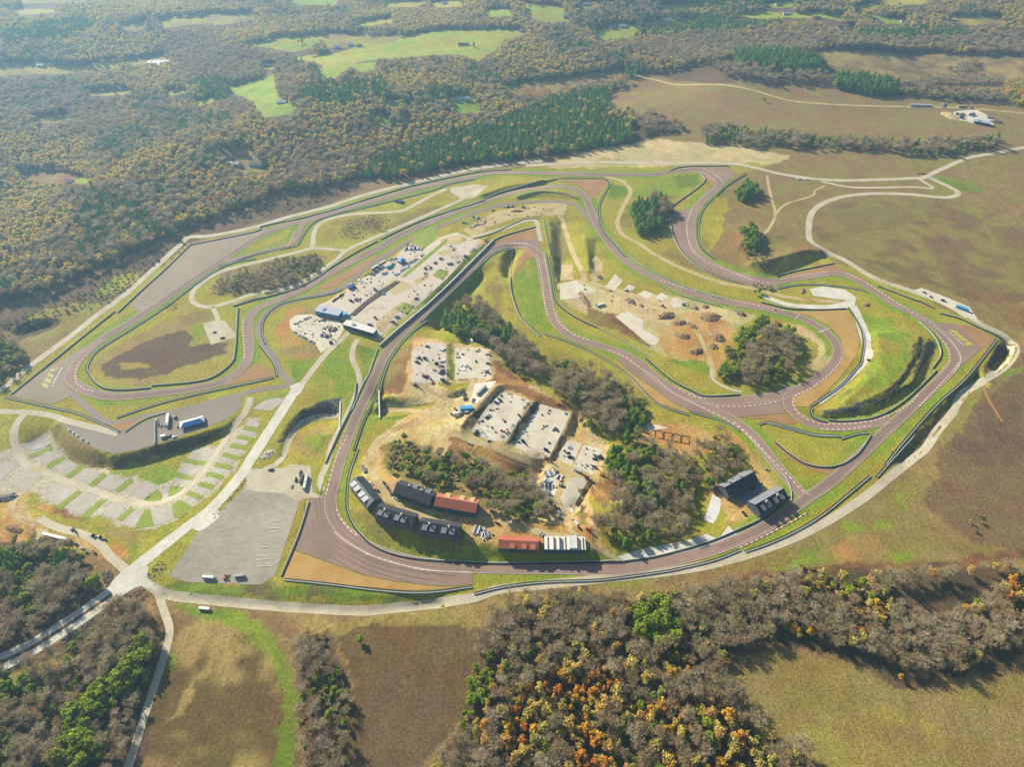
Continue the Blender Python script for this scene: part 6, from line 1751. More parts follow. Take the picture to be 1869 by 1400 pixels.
HS = [('f 846,181', 'white farmhouse with several wings on the green clearing', 26, 11, .15, metal_roof), ('f 833,184', 'small white garage beside the winged farmhouse', 9, 7, .15, metal_roof), ('f 768,200', 'white cottage beside the dark pine clump', 12, 9, .3, metal_roof),
      ('f 730,210', 'pale cottage between two garden lawns', 15, 9, -.3, metal_roof), ('f 903,160', 'red roofed house at the edge of the tan meadow', 18, 11, .3, red_tile), ('f 938,152', 'small red barn above the tan meadow', 11, 8, .1, red_deck),
      ('f 846,82', 'dark roofed farmhouse in the wide green field', 24, 12, 0, shingle), ('f 641,83', 'white barn pair end at the left of the wide field', 14, 9, .2, metal_roof), ('f 656,84', 'grey shed beside the white barn', 12, 8, .2, shingle_l),
      ('f 616,87', 'white house below the hedge of the wide field', 14, 9, .2, metal_roof), ('f 515,187', 'white house at the foot of the bright green field', 18, 10, -.1, metal_roof), ('f 400,182', 'dark roofed house by the bright green lawn', 18, 11, .1, shingle),
      ('f 468,301', 'long grey roofed house by the curved drive', 22, 10, -.1, shingle_l), ('f 443,283', 'brown roofed house on the straw lawn', 18, 9, 0, brick), ('f 430,300', 'low white house half hidden by trees', 16, 9, -.2, metal_roof),
      ('f 538,320', 'pale house in the trees near the scrub bank', 14, 9, .4, metal_roof), ('f 128,333', 'white cottage by the small brown plot', 12, 9, .3, metal_roof), ('f 75,120', 'white house in the left hand meadow', 14, 9, 0, metal_roof),
      ('f 1435,25', 'large pale house in the far right meadow', 20, 12, .1, metal_roof), ('f 1522,23', 'dark house beside the far right meadow', 22, 12, .2, shingle), ('f 1490,33', 'tan house below the dark one in the far meadow', 18, 11, .2, brick),
      ('f 1775,24', 'white barn at the top right field edge', 20, 13, .1, metal_roof), ('f 1790,25', 'small white shed next to the top right barn', 12, 9, .1, metal_roof), ('f 1245,38', 'dark roofed house beside the round tree', 20, 10, 0, shingle),
      ('f 1216,38', 'white house left of the round tree', 18, 9, 0, metal_roof), ('f 1137,48', 'white house on the steep bright lawn', 16, 10, 0, metal_roof), ('f 1115,47', 'blue roofed house on the steep bright lawn', 16, 10, .1, PAINT['blue']),
      ('f 1188,37', 'tan house at the edge of the far strip field', 16, 9, 0, brick), ('f 1032,30', 'white house at the top of the divided field', 14, 9, .1, metal_roof), ('f 815,50', 'white house on the ridge of the wide field', 14, 9, 0, metal_roof),
      ('f 865,50', 'brown house on the ridge of the wide field', 16, 9, 0, brick), ('f 955,56', 'pale house with pool at the right of the wide field', 16, 9, 0, metal_roof), ('f 807,158', 'white house by the lane above the clearing', 14, 9, .2, metal_roof), ('f 828,158', 'tan house by the lane above the clearing', 14, 9, .2, brick),
      ('f 1603,40', 'white cottage on the small right hand lawn', 14, 9, 0, metal_roof), ('f 1648,39', 'grey cottage right of the small lawn', 12, 9, 0, shingle_l), ('f 1690,12', 'pale house among the top right trees', 16, 10, 0, metal_roof), ('f 630,12', 'white house at the top of the strip field', 14, 9, .3, metal_roof), ('f 860,215', 'pale house half hidden above the pines', 16, 9, .1, metal_roof)]
for s, lb, L_, w, an, rm in HS:
    house(s, lb, L_, w, an, rm, wm=siding_w if rm is not brick else brick)
flat('factory_hall', 'f 288,114 330,111', 34, 8, siding_w, metal_roof, 'wide grey factory hall in the distant clearing', 8, windows=6)
flat('factory_hall', 'f 270,112 290,112', 18, 6, siding_w, membrane, 'small white annex left of the factory hall', 6, windows=4)
for k, (q, lb) in enumerate([('160,166', 'white cottage at the left of the hidden meadow'), ('225,164', 'grey roofed cottage at the right of the hidden meadow'), ('322,166', 'white house on the tiny round clearing'), ('487,120', 'white shed on the narrow far clearing'), ('714,188', 'grey roofed house on the small lawn by the pines'), ('750,181', 'white house on the strip lawn by the lane'),
                               ('1070,8', 'white house on the topmost centre meadow'), ('1420,8', 'grey house on the topmost right lawn'), ('1533,51', 'tan house on the brown strip at the far right'), ('812,6', 'white barn on the topmost green strip')]):
    house('f ' + q, lb, 15, 9, .2 * (k % 3), (metal_roof, shingle_l, brick)[k % 3])
# contractor yard far right
flat('site_office', 'j 1190,515 1410,555', 12, 4.5, blue_panel, metal_roof, 'grey roofed site office in the white gravel yard', 4, windows=8)
for i, (a, b, lb) in enumerate([('j 300,318 400,322', '', 'white road trailer, leftmost of the row on the ridge track'), ('j 402,322 500,324', '', 'white road trailer in the middle of the ridge row'), ('j 503,324 600,326', '', 'white road trailer at the right end of the ridge row')]):
    trailer(a, 'white', lb, hgt=3.9)
# ------------------------------------------------------------------ vehicles and stores, place by place
# paddock lot with the tent
semi('b 640,250 620,560', 'white', 'white articulated truck on the paddock lot left of the tent', 'silver')
pickup('b 340,300 370,420', 'white', 'white pickup at the concrete barrier on the paddock lot'); pickup('b 380,410 400,520', 'navy', 'dark pickup behind the white one on the paddock lot')
van('b 800,250 800,350', 'black', 'black camper van behind the white articulated truck'); car('b 455,480 460,520', 'grey', 'grey buggy between pickup and articulated truck')
trailer('b 450,790 590,760', 'white', 'white box trailer on the grass edge of the paddock lot'); pickup('b 600,780 690,740', 'black', 'black pickup hitched beside the white box trailer')
car('b 730,790 840,760', 'white', 'white car on the grass edge right of the box trailer'); car('b 520,470 570,540', 'maroon', 'dark red car left of the articulated truck')
car('b 1500,350 1530,430', 'black', 'black car at the right end of the tent'); car('b 1230,300 1330,265', 'silver', 'silver car behind the tent')
car('b 840,500 880,560', 'maroon', 'dark red cart at the left end of the tent')
for i, (x, y, c, lb) in enumerate([(395, 425, 'black', 'black car at the left end of the row above the grass bank'), (420, 440, 'navy', 'navy car second in the row above the grass bank'), (470, 475, 'black', 'black car fourth in the row above the grass bank'), (440, 455, 'grey', 'grey car third in the row above the grass bank'), (500, 492, 'black', 'black car at the right end of the row above the bank')]):
    car('S %d,%d %d,%d' % (x - 8, y - 10, x + 8, y + 10), c, lb)
# gravel yard beside the brown run-off
coach('c 1140,360 1040,850', 'white', 'sky', 'long white motor coach on the gravel yard')
coach('c 1010,350 920,640', 'black', 'grey', 'short black motor coach beside the white one')
car('c 650,600 570,850', 'silver', 'silver car on the gravel yard left of the coaches'); pickup('c 760,430 750,570', 'navy', 'navy pickup on the gravel yard'); car('c 930,190 880,280', 'green', 'green cart at the top of the gravel yard'); car('c 900,340 920,420', 'black', 'black car touching the short motor coach')
pickup('K 185,745 235,735', 'navy', 'navy pickup at the mouth of the underpass lane')
# car park trailers
trailer('P 1066,158 1128,162', 'white', 'white box trailer at the bottom of the car park'); trailer('P 1232,155 1285,150', 'silver', 'silver box trailer at the bottom right of the car park'); loader('P 1180,160 1192,150', 'orange', 'small orange loader between the two car park trailers', cat='loader')
trailer('P 1048,322 1105,328', 'white', 'grey flat trailer on the green verge below the road')
# lower left construction corner
semi('e 690,320 1130,430', 'white', 'white articulated truck parked above the bottom left wood', 'navy')
pickup('e 1130,430 1220,480', 'navy', 'navy pickup in front of the articulated truck'); car('e 1240,510 1340,540', 'silver', 'silver car on the dirt road by the wood'); pickup('e 1440,560 1500,620', 'maroon', 'maroon pickup at the bend of the dirt road'); car('e 1330,580 1360,600', 'black', 'black cart under the silver car')
excavator('e 1080,200 1180,260', 'grey', 'grey excavator beside the dirt road at lower left'); loader('e 1400,310 1500,350', 'navy', 'navy loader on the pale verge at lower left'); loader('e 1530,340 1590,370', 'grey', 'grey loader second in the pale verge group'); car('e 1610,360 1660,410', 'black', 'black car third in the pale verge group')
heap('e 220,220', dirt_b, 12, 4, 2.2, label='long heap of brown logs and soil at lower left', seed=4); heap('e 210,370', dirt_b, 8, 3, 2, label='short heap of brown logs beside the long one', seed=5)
heap('H 20,880', rock, 14, 6, 2.0, name='rock_heap', label='dark heap of broken rock at the left edge', seed=6, rocks=40)
heap('K 180,600', pale_gravel, 9, 6, 1.2, name='rock_heap', label='round bed of pale stones on the green verge', seed=7, rocks=40, rm=conc)
rubble('e 1580,870 1720,850 1760,950 1660,1120 1600,1000', rock, 'grey boulders on the bank left of the crossroads', 60, .9, 4)
rubble('S 830,1250 900,1160 960,1170 930,1230 880,1290', rock, 'stones and young bushes right of the crossroads', 60, .7, 5)
rubble('S 690,1360 820,1320 850,1380 760,1400', rock, 'boulders on the wedge below the crossroads', 50, .9, 6)
rubble('S 1190,920 1390,690 1415,700 1220,930', rock, 'row of stones along the car park edge', 70, .6, 7)
rubble('P 300,500 560,330 575,350 330,510', rock, 'dark stone rip-rap below the highway', 120, .9, 8)
barrier('e 0,520 260,610 400,510', 'long grey retaining wall above the bottom left wood', conc, 3.0, False, 'wall', 'concrete_wall', False)
# paddock apron
stack('Y 290,480 470,360', ['black', 'grey', 'navy'], 'long dark row of stacked scaffold frames on the apron', 9, 9, 2.2, seed=2)
trailer('Y 300,410 400,350', 'white', 'white trailer above the scaffold frames'); trailer('Y 410,340 500,290', 'white', 'second white trailer above the scaffold frames')
container('Y 510,390 585,360', 'teal', 'teal container on the concrete apron', w=4); stack('Y 440,470 530,450', ['navy', 'grey'], 'blue grey crates below the scaffold frames', 3, 6, 1.6, seed=3)
stack('Y 760,110 1020,110', ['silver', 'black', 'white', 'grey'], 'jumble of steel and white bundles at the top of the apron', 9, 11, 1.8, seed=4); stack('Y 800,70 960,90', ['black', 'silver', 'white'], 'narrow row of bundles behind the jumble at the apron top', 7, 6, 1.4, seed=14)
stack('Y 630,490 840,340', ['sky', 'silver', 'white', 'grey'], 'line of pale pallets along the grass island', 8, 5, 1.4, seed=5); stack('Y 830,320 960,250', ['grey', 'black', 'silver'], 'dark pallets at the top of the grass island', 6, 5, 1.4, seed=6)
stack('Y 510,290 660,250', ['grey', 'silver', 'green'], 'mixed stores beside the blue work tent', 6, 7, 1.5, seed=7); stack('Y 990,220 1050,190', ['black', 'grey'], 'small black stack near the island tip', 2, 4, 1.3, seed=8)
loader('Y 580,350 620,330', 'maroon', 'maroon loader beside the teal container'); loader('Y 330,1080 370,1110', 'yellow', 'yellow loader on the dirt above the pit building'); loader('Y 590,1150 630,1170', 'black', 'black loader near the blue banner wall')
excavator('Y 1020,420 1110,370', 'black', 'black excavator in the middle of the apron'); stack('Y 1030,460 1090,450', ['silver', 'navy'], 'silver crates under the black excavator', 3, 5, 1.6, seed=9); pickup('Y 1130,390 1140,370', 'grey', 'grey pickup right of the black excavator'); stack('Y 1000,550 1090,480', ['tan', 'grey'], 'long timber bundle below the black excavator', 2, 2, .8, seed=11)
van('Y 1180,320 1215,295', 'silver', 'silver van on the apron above the excavator'); loader('Y 1255,260 1310,250', 'maroon', 'maroon loader on the upper apron'); stack('Y 1370,330 1450,320', ['navy', 'black', 'green'], 'dark plant and crates near the upper wall', 3, 7, 2, seed=12); car('Y 1510,310 1540,290', 'silver', 'silver car by the upper edge of the apron')
loader('Y 1600,230 1660,210', 'black', 'black loader at the upper corner of the apron'); car('Y 1440,130 1480,120', 'grey', 'grey car at the top of the apron'); stack('Y 1690,150 1770,110', ['white', 'grey'], 'white pallets in a line at the upper apron corner', 4, 3, 1.2, seed=13); stack('Y 1380,60 1470,90', ['white', 'silver', 'grey'], 'silver frames at the top end of the apron', 4, 5, 1.3, seed=15)
pickup('Y 900,830 960,810', 'navy', 'navy pickup on the pale apron above the trench'); van('Y 640,1080 670,1075', 'silver', 'silver van below the lower turf square'); loader('Y 245,1195 300,1200', 'black', 'black loader on the dirt by the pit building')
stack('Y 60,830 140,840', ['navy', 'grey', 'green'], 'heap of blue grey tarpaulined stores on the apron', 3, 7, 2.2, seed=16); loader('Y -10,850 20,860', 'maroon', 'maroon loader beside the tarpaulined stores'); container('Y -20,690 60,640', 'blue', 'blue site container on the left of the apron', w=4, hgt=3.2); container('Y -30,650 40,610', 'silver', 'silver site container behind the blue one'); stack('Y 100,580 220,600', ['white', 'silver'], 'white crates in the upper left of the apron', 3, 5, 1.5, seed=17); stack('Y 200,490 235,485', ['black'], 'single black crate beside the pit road', 1, 5, 1.5, seed=18)
for i in range(5):
    pickup('J %d,%d %d,%d' % (505 + i * 18, 702 - i * 13, 515 + i * 18, 690 - i * 13), ('black', 'maroon', 'white', 'navy', 'grey')[i], '%s pickup in the row behind the paddock hall' % ('black', 'maroon', 'white', 'navy', 'grey')[i])
heap('Y 280,850', dirt_b, 9, 42, 1.6, label='long brown trench spoil across the apron', seed=21) if False else None
slabb('spoil_bank', 'Y -20,1060 180,880 420,700 560,620 640,570 700,580 560,680 430,770 240,900 60,1060', mat('spoil', (112, 92, 76), (88, 74, 64), scale=.2, fine=.7, fine_amt=.3, bump=.3, k=.45), 'dark strip of trench spoil across the apron', .8, 'spoil bank')
stack('Y 340,690 480,760', ['black', 'grey'], 'dark crossed steel beams on the trench spoil', 4, 5, 1.6, seed=22)
stack('X 200,470 330,430', [wood, siding_w], 'timber stacks on the white yard of the paddock hall', 4, 8, 2.6, seed=23); stack('X 360,400 470,350', [wood, siding_w, stone], 'timber and block stacks behind the paddock hall yard', 3, 8, 2.6, seed=24); stack('X 420,620 560,660', ['maroon', 'black', 'tan'], 'red and black pallets on the paddock hall yard', 5, 10, 1.6, seed=25); stack('X 270,740 400,780', ['navy', 'silver'], 'blue and silver plant at the yard gate', 3, 7, 2, seed=26)
stack('J 170,900 320,830', ['maroon', 'green', 'grey', 'silver'], 'row of small pallets at the back of the white yard', 7, 4, 1.2, seed=27); stack('J 170,960 350,1060', ['navy', 'silver', 'grey'], 'line of stores along the front of the white yard', 6, 4, 1.2, seed=28); excavator('J 470,1060 500,1050', 'black', 'black excavator at the gate of the white yard'); rubble('J 150,900 400,850 520,900 420,1060 220,980', conc, 'pale rubble strewn over the white yard', 120, .7, 9)
slabb('turf_square', 'J 1030,770 1110,708 1195,738 1130,808', grass_strip, 'lower striped turf square beside the trench', .3, 'lawn'); slabb('turf_square', 'J 1350,480 1410,422 1490,440 1440,522', grass_strip, 'upper striped turf square beside the trench', .3, 'lawn')
# stores above the hairpin
stack('g 30,390 120,410', ['black', 'grey'], 'dark crates at the left of the upper stores', 2, 4, 1.6, seed=30); stack('g 200,300 290,330', ['black', 'silver', 'white'], 'steel frames in the middle of the upper stores', 4, 6, 1.6, seed=31); stack('g 140,470 400,390', ['grey', 'tan', 'silver', 'black'], 'long row of rubble bags below the upper stores', 8, 5, 1.6, seed=32); stack('g 670,150 830,140', ['grey', 'silver', 'black'], 'grey frames at the right of the upper stores', 6, 7, 1.6, seed=33); pickup('g 480,215 530,190', 'silver', 'silver pickup beside the pit road stores'); loader('g 960,160 990,150', 'grey', 'grey loader near the sandy plots'); excavator('g 370,700 430,660', 'grey', 'grey excavator behind the hairpin barrier'); rubble('g 20,300 300,260 420,300 380,420 120,440', conc, 'pale rubble among the upper stores', 70, .8, 10)
heap('g 880,215', dirt_b, 12, 3, 2.0, label='dark soil ridge beside the sandy plots', seed=34)
# left terraces
pickup('N 290,270 390,295', 'black', 'black pickup at the top of the left terrace'); excavator('N 250,440 350,500', 'black', 'black excavator on the left terrace'); loader('N 150,515 215,535', 'grey', 'grey loader on the left terrace'); loader('N 205,450 240,480', 'black', 'small black loader beside the grey one'); stack('N 530,300 620,330', [siding_w], 'white tarped block on the left terrace', 1, 7, 2.4, seed=40); stack('N 540,500 610,500', [siding_w, membrane], 'pale tarped crates on the left terrace', 2, 6, 1.8, seed=41)
excavator('N 440,540 520,560', 'black', 'black excavator by the green strip'); stack('N 510,590 600,590', ['grey', 'black'], 'dark steel bundles by the green strip', 2, 4, 1.2, seed=42); excavator('N 520,650 640,690', 'navy', 'large navy excavator by the green strip', 1.2); loader('N 520,690 580,700', 'grey', 'grey loader behind the navy excavator'); dumper('N 560,800 640,820', 'navy', 'navy dump truck at the foot of the left terrace'); dumper('N 330,740 410,800', 'maroon', 'maroon dump truck near the bend of the dirt lane'); loader('N 270,740 320,760', 'maroon', 'maroon loader left of the maroon dump truck'); excavator('N 110,860 190,890', 'grey', 'grey excavator at the corner of the left terrace'); car('N 400,850 440,840', 'orange', 'orange buggy beside the dirt lane')
# middle terrace with precast panels
stack('N 830,560 960,560', [membrane, siding_w], 'white precast panels laid on the middle terrace', 2, 5, 1.0, seed=43); stack('N 830,630 950,640', [membrane], 'large white precast panel below the others', 1, 7, 1.0, seed=44); pickup('N 970,590 1020,630', 'silver', 'silver pickup beside the precast panels'); stack('N 1240,400 1310,400', ['black', 'grey'], 'black steel frames at the right of the middle terrace', 3, 4, 1.2, seed=45); stack('N 1210,740 1280,620', [siding_w, 'grey'], 'white slabs along the right of the middle terrace', 3, 4, .8, seed=46); pickup('N 1260,540 1300,550', 'maroon', 'maroon pickup on the middle terrace'); pickup('N 1270,670 1300,700', 'navy', 'navy pickup on the middle terrace'); car('N 1085,480 1100,540', 'green', 'green cart on the middle terrace lane'); stack('N 780,440 850,440', ['grey', 'tan'], 'grey pallets at the left of the middle terrace', 3, 4, 1.0, seed=47); stack('N 780,380 810,390', ['grey'], 'single grey pallet at the upper middle terrace', 1, 4, 1.0, seed=48); stack('N 870,390 910,400', ['grey', 'black'], 'pair of dark pallets at the upper middle terrace', 2, 4, 1.0, seed=49); rubble('N 820,780 970,780 970,810 820,810', rock, 'line of broken stone below the precast panels', 40, .5, 11)
stack('N 800,180 1250,200', ['white', 'black', 'navy', 'silver'], 'stores in the tree shade at the top of the middle terrace', 9, 9, 1.3, seed=50)
# stores along the big terraces
trailer('N 1110,1040 1250,910', 'silver', 'long silver trailer above the green bank', hgt=3.6); stack('N 1030,1150 1080,1090', ['grey', 'black'], 'dark crates beside the long silver trailer', 2, 5, 1.4, seed=51)
container('N 850,1270 1040,1240', 'sky', 'bright blue long container on the dirt crossing', w=5, hgt=4.2); semi('N 740,1360 900,1310', 'white', 'white truck body beside the bright blue container', 'silver'); pickup('N 760,1240 800,1270', 'grey', 'grey pickup above the bright blue container'); pickup('N 710,1330 750,1350', 'black', 'black pickup left of the white truck'); van('N 930,1310 980,1300', 'silver', 'silver van in front of the bright blue container')
loader('N 900,1040 930,1025', 'grey', 'grey loader at the lane corner'); loader('N 920,1100 940,1090', 'maroon', 'small maroon loader at the lane corner')
stack('M 540,240 600,190', ['navy', 'white', 'black', 'sky'], 'blue and white cabin group on the first terrace', 3, 8, 2.4, seed=52); stack('M 600,150 625,140', ['black'], 'black crate at the top of the first terrace', 1, 4, 1.2, seed=53); stack('M 690,120 740,130', ['grey', 'tan'], 'thin poles at the top of the first terrace', 2, 3, .8, seed=54); stack('M 835,180 895,205', ['grey'], 'long grey beam on the first terrace', 1, 1.2, .8, seed=55); stack('M 425,420 490,370', ['black', 'grey'], 'black steel crate on the first terrace', 2, 5, 1.4, seed=56); stack('M 330,470 365,435', ['grey', 'tan'], 'small trestles on the first terrace', 2, 3, 1, seed=57); stack('M 470,320 520,300', ['maroon', 'grey'], 'brown trestles on the first terrace', 2, 3, 1, seed=58)
excavator('M 280,570 370,575', 'grey', 'grey excavator at the foot of the first terrace', 1.1); loader('M 290,600 340,590', 'black', 'black loader at the foot of the first terrace'); pickup('M 810,370 840,400', 'maroon', 'maroon pickup at the right of the first terrace'); stack('M 870,310 940,210', [siding_w, 'grey'], 'row of pale blocks along the first terrace edge', 5, 2.5, 1, seed=59); stack('M 600,550 690,600', ['red', 'red', 'grey'], 'red boom parts on the first terrace', 3, 3, 1.2, seed=60); stack('M 670,550 690,545', ['black'], 'single black drum crate near the red parts', 1, 3, 1.2, seed=61); stack('M 605,630 650,620', ['grey', 'silver'], 'grey trestles below the red boom parts', 3, 4, 1, seed=62); car('M 450,680 480,670', 'silver', 'silver buggy at the foot of the first terrace'); stack('M 720,500 760,480', [siding_w, 'grey'], 'pale beams near the dark cut', 2, 4, .8, seed=63)
stack('M 945,410 1000,370', [membrane], 'white panels on the second terrace', 2, 5, .8, seed=64); pickup('M 1235,520 1285,560', 'black', 'black pickup on the second terrace'); pickup('M 1240,545 1275,560', 'grey', 'grey pickup behind the black one on the second terrace'); excavator('M 850,670 880,700', 'navy', 'navy excavator on the second terrace'); van('M 1115,780 1165,800', 'black', 'black van at the foot of the second terrace'); stack('M 1350,350 1385,360', ['sky', 'teal'], 'pale teal crates at the far corner of the second terrace', 2, 4, 1.2, seed=65); excavator('M 1270,245 1300,255', 'orange', 'orange excavator on the clay rim'); excavator('M 1120,890 1170,890', 'maroon', 'maroon excavator at the dirt road by the cut')
stack('M 1400,770 1440,750', ['blue', 'sky'], 'blue cabin on the third terrace', 2, 5, 1.6, seed=66); loader('M 1395,870 1445,870', 'navy', 'navy loader on the third terrace'); car('M 1390,820 1405,820', 'black', 'black cart on the third terrace'); semi('M 1690,840 1810,880', 'white', 'white tipper truck on the fourth terrace', 'maroon'); pickup('M 1690,890 1735,900', 'black', 'black pickup on the fourth terrace'); lift('M 1680,975 1740,1010', 'maroon', 'maroon crane with raised boom by the clay rim'); dumper('M 1470,1020 1550,1055', 'silver', 'silver dump truck on the dirt road'); dumper('M 1590,1100 1680,1150', 'maroon', 'maroon dump truck on the dirt road, lower of two'); excavator('M 1790,1080 1815,1090', 'orange', 'orange excavator in the ruts of the clay slope')
pickup('M 210,700 270,720', 'white', 'white pickup on the dirt road below the terraces'); pickup('P 10,10 20,10', 'white', 'white pickup parked on the wooded bank') if False else None
pickup('a 1800,610 1860,650', 'white', 'white pickup on the ruts of the orange slope')
# lumber yard
stack('a 380,300 600,230', ['grey', 'silver', siding_w if False else 'white'], 'grey timber bundles at the top of the lumber pad', 7, 12, 1.4, seed=70); stack('a 350,390 520,430', ['white', 'silver'], 'white wrapped boards in the middle of the lumber pad', 3, 6, 1.8, seed=71); stack('a 600,340 720,380', ['white', 'navy', 'white'], 'white and navy crates at the right of the lumber pad', 3, 7, 2.0, seed=72); stack('a 280,540 540,560', ['grey', 'navy', 'silver', 'black'], 'long dark lumber row on the lumber pad', 7, 16, 1.6, seed=73); semi('a 300,650 500,690', 'white', 'white truck at the foot of the lumber pad', 'silver'); stack('a 560,240 640,270', ['black'], 'black crates at the lumber pad corner', 2, 5, 1.8, seed=74); loader('a 680,520 760,540', 'grey', 'grey loader beside the lumber pad'); stack('a 590,530 620,560', [wood], 'yellow timber pack beside the lumber pad', 1, 5, 1.4, seed=75); stack('a 720,320 750,340', [wood], 'yellow timber pack at the top right of the lumber pad', 1, 5, 1.4, seed=76); stack('a 690,400 720,420', [wood], 'yellow timber pack at the right of the lumber pad', 1, 5, 1.4, seed=77)
# around the townhouses
car('h 460,260 510,300', 'white', 'white car behind the leftmost townhouse block'); pickup('h 560,380 600,400', 'grey', 'grey pickup on the drive by the leftmost townhouse block'); container('h 360,20 400,110', 'grey', 'grey container beside the yellow dirt road', w=3)
for i in range(5):
    stack('h %d,%d %d,%d' % (660 + i * 26, 255 + i * 32, 690 + i * 26, 262 + i * 32), ['black', 'grey'] if i % 2 else ['grey', 'black'], ['dark pallet at the top of the roadside row', 'dark pallet second in the roadside row', 'dark pallet third in the roadside row', 'dark pallet fourth in the roadside row', 'dark pallet last in the roadside row'][i], 1, 3, 1.2, 'pallets in the roadside row', seed=80 + i)
pickup('h 800,450 850,430', 'grey', 'grey pickup where the drive forks'); pickup('h 840,500 920,550', 'white', 'white pickup in front of the teal walled block'); van('h 1140,580 1210,600', 'white', 'white van in the shade of the teal walled block')
lift('f 815,940 817,937', 'yellow', 'yellow crane lift in front of the red roof'); pickup('i 470,180 510,200', 'red', 'red pickup near the stacked lumber'); stack('i 170,270 310,300', ['white', 'grey', 'silver'], 'white lumber bundles between two townhouse blocks', 7, 16, 1.4, seed=90); stack('i 310,340 380,330', ['silver', 'grey'], 'grey lumber bundles right of the white ones', 3, 14, 1.4, seed=91); van('i 1280,30 1310,90', 'white', 'white van at the edge of the knoll wood'); pickup('i 1300,120 1340,140', 'navy', 'navy pickup at the edge of the knoll wood'); car('i 1460,130 1500,150', 'white', 'white car at the top of the row on the dirt lane'); van('i 1500,180 1550,220', 'white', 'white van in the row on the dirt lane'); car('i 1550,240 1590,270', 'black', 'black car in the row on the dirt lane'); pickup('i 1650,260 1720,300', 'red', 'red pickup at the end of the row on the dirt lane'); car('a 570,920 610,970', 'black', 'black car beside the knoll wood'); car('a 640,960 680,1010', 'grey', 'grey car beside the knoll wood')
stack('i 1050,320 1090,350', ['grey', 'silver'], 'grey plant beside the bare townhouse frame', 2, 5, 1.6, seed=92)
# lodges
pickup('W 1030,520 1080,520', 'white', 'white pickup in the yard between the lodges'); loader('W 940,620 990,600', 'maroon', 'maroon loader in the yard between the lodges'); pickup('W 800,970 860,1040', 'black', 'black pickup on the sand below the lodges'); rubble('W 880,960 1010,940 1030,1060 900,1090', conc, 'pale blocks on the sand below the lodges', 40, .5, 12); car('W 1160,310 1210,330', 'silver', 'silver car on the pale drive above the lodges')
car('O 240,1110 270,1112', 'black', 'black car on the track below the wooded corner') if False else None
# inner loop earthworks
BR = mat('brush_brown', (206, 172, 132), (156, 126, 98), scale=.4, fine=.9, fine_amt=.4, bump=.6, k=.45)
for s, rx, ry, h, rk, lb in [('d 1170,510', 13, 8, 4.5, 40, 'big grey brush heap on the sand'), ('d 1340,595', 9, 6, 3, 30, 'brown brush heap right of the big one'), ('d 1490,630', 10, 4, 2.5, 20, 'low dark brush heap on the sand'), ('d 1700,520', 15, 10, 5, 90, 'large heap of pale tree stumps'), ('d 1380,750', 11, 7, 4, 40, 'grey stump heap in the middle of the clay'),
                             ('d 1540,940', 9, 7, 4.5, 30, 'dark burnt heap near the red clay'), ('d 1740,880', 8, 6, 3, 40, 'heap of stumps beside the clay lane'), ('d 1790,770', 12, 9, 5, 20, 'round dark soil mound with black shade'), ('d 740,330', 9, 5, 3, 20, 'brown soil heap beside the pale road'), ('d 180,310', 22, 5, 2.6, 20, 'long ridge of brown spoil on the left'),
                             ('d 1650,400', 5, 4, 2.5, 20, 'small dark stump heap by the barrier'), ('d 1530,415', 5, 4, 2.5, 15, 'small dark heap on the orange sand'), ('d 870,385', 6, 3, 1.5, 10, 'low olive heap on the sand'), ('D 610,1170', 10, 5, 3, 40, 'row of rocks beside the inner straight'), ('D 1060,1005', 8, 3.5, 2.5, 20, 'brown soil heap on the white gravel pad'), ('g 1215,290', 4, 2, 1, 0, 'small soil heap on the hairpin bank'), ('D 1525,1105', 5, 4, 2.6, 20, 'dark plant heap on the sand right of the white pad'), ('E 1460,205', 9, 3, 1.6, 10, 'dark soil heap beside the white yard')]:
    heap(s, BR, rx * .95, ry, h * .75, 'brush_heap', lb, 'heap', int(rx * 7 + h * 3 + len(lb)), .4, rk, BR if 'brush' in lb or 'dark' in lb else wood if 'stump' in lb else None)
container('d 330,400 420,370', 'white', 'white site cabin on the earthworks'); container('d 320,385 350,400', 'navy', 'navy site cabin beside the white one'); loader('d 1100,380 1160,410', 'silver', 'silver loader on the pale road of the earthworks'); excavator('d 1370,375 1400,380', 'grey', 'grey excavator beside the last pale plot'); excavator('d 660,200 720,200', 'white', 'white excavator on the third pale plot') ; heap('d 360,40', BR, 5, 4, 2, 'brush_heap', 'round shrub heap on the sandy island', 'heap', 61, .4, 10)
# white yard at the right
pickup('E 1120,130 1160,150', 'navy', 'navy pickup on the white roadside yard'); loader('E 1255,190 1295,205', 'black', 'black loader on the white roadside yard'); container('E 1370,240 1460,275', 'sky', 'bright blue container on the white roadside yard', w=4, hgt=3.4); car('E 1180,165 1195,175', 'navy', 'navy cart on the white roadside yard'); rubble('E 1640,230 1480,220 1500,250 1640,260', rock, 'dark stones behind the white roadside yard', 10, .5, 13) if False else None
excavator('E 705,625 760,640', 'black', 'black excavator on the white gravel strip', .8)
# parking pad in the left infield
car('A 1545,830 1590,825', 'blue', 'blue car on the pale infield pad'); pickup('A 1605,875 1645,865', 'black', 'black pickup on the pale infield pad')
rubble('A 1190,640 1310,610 1330,640 1240,690', rock, 'grey rip-rap at the culvert beside the left straight', 50, .7, 14)
rubble('G 215,1180 300,1040 430,970 615,930 600,1000 420,1045 290,1110 235,1190', rock, 'dark stone rip-rap of the underpass bank', 220, .8, 15)
rubble('R 1050,1020 1060,1020 1060,1030', rock, 'x', 1, .3, 16) if False else None
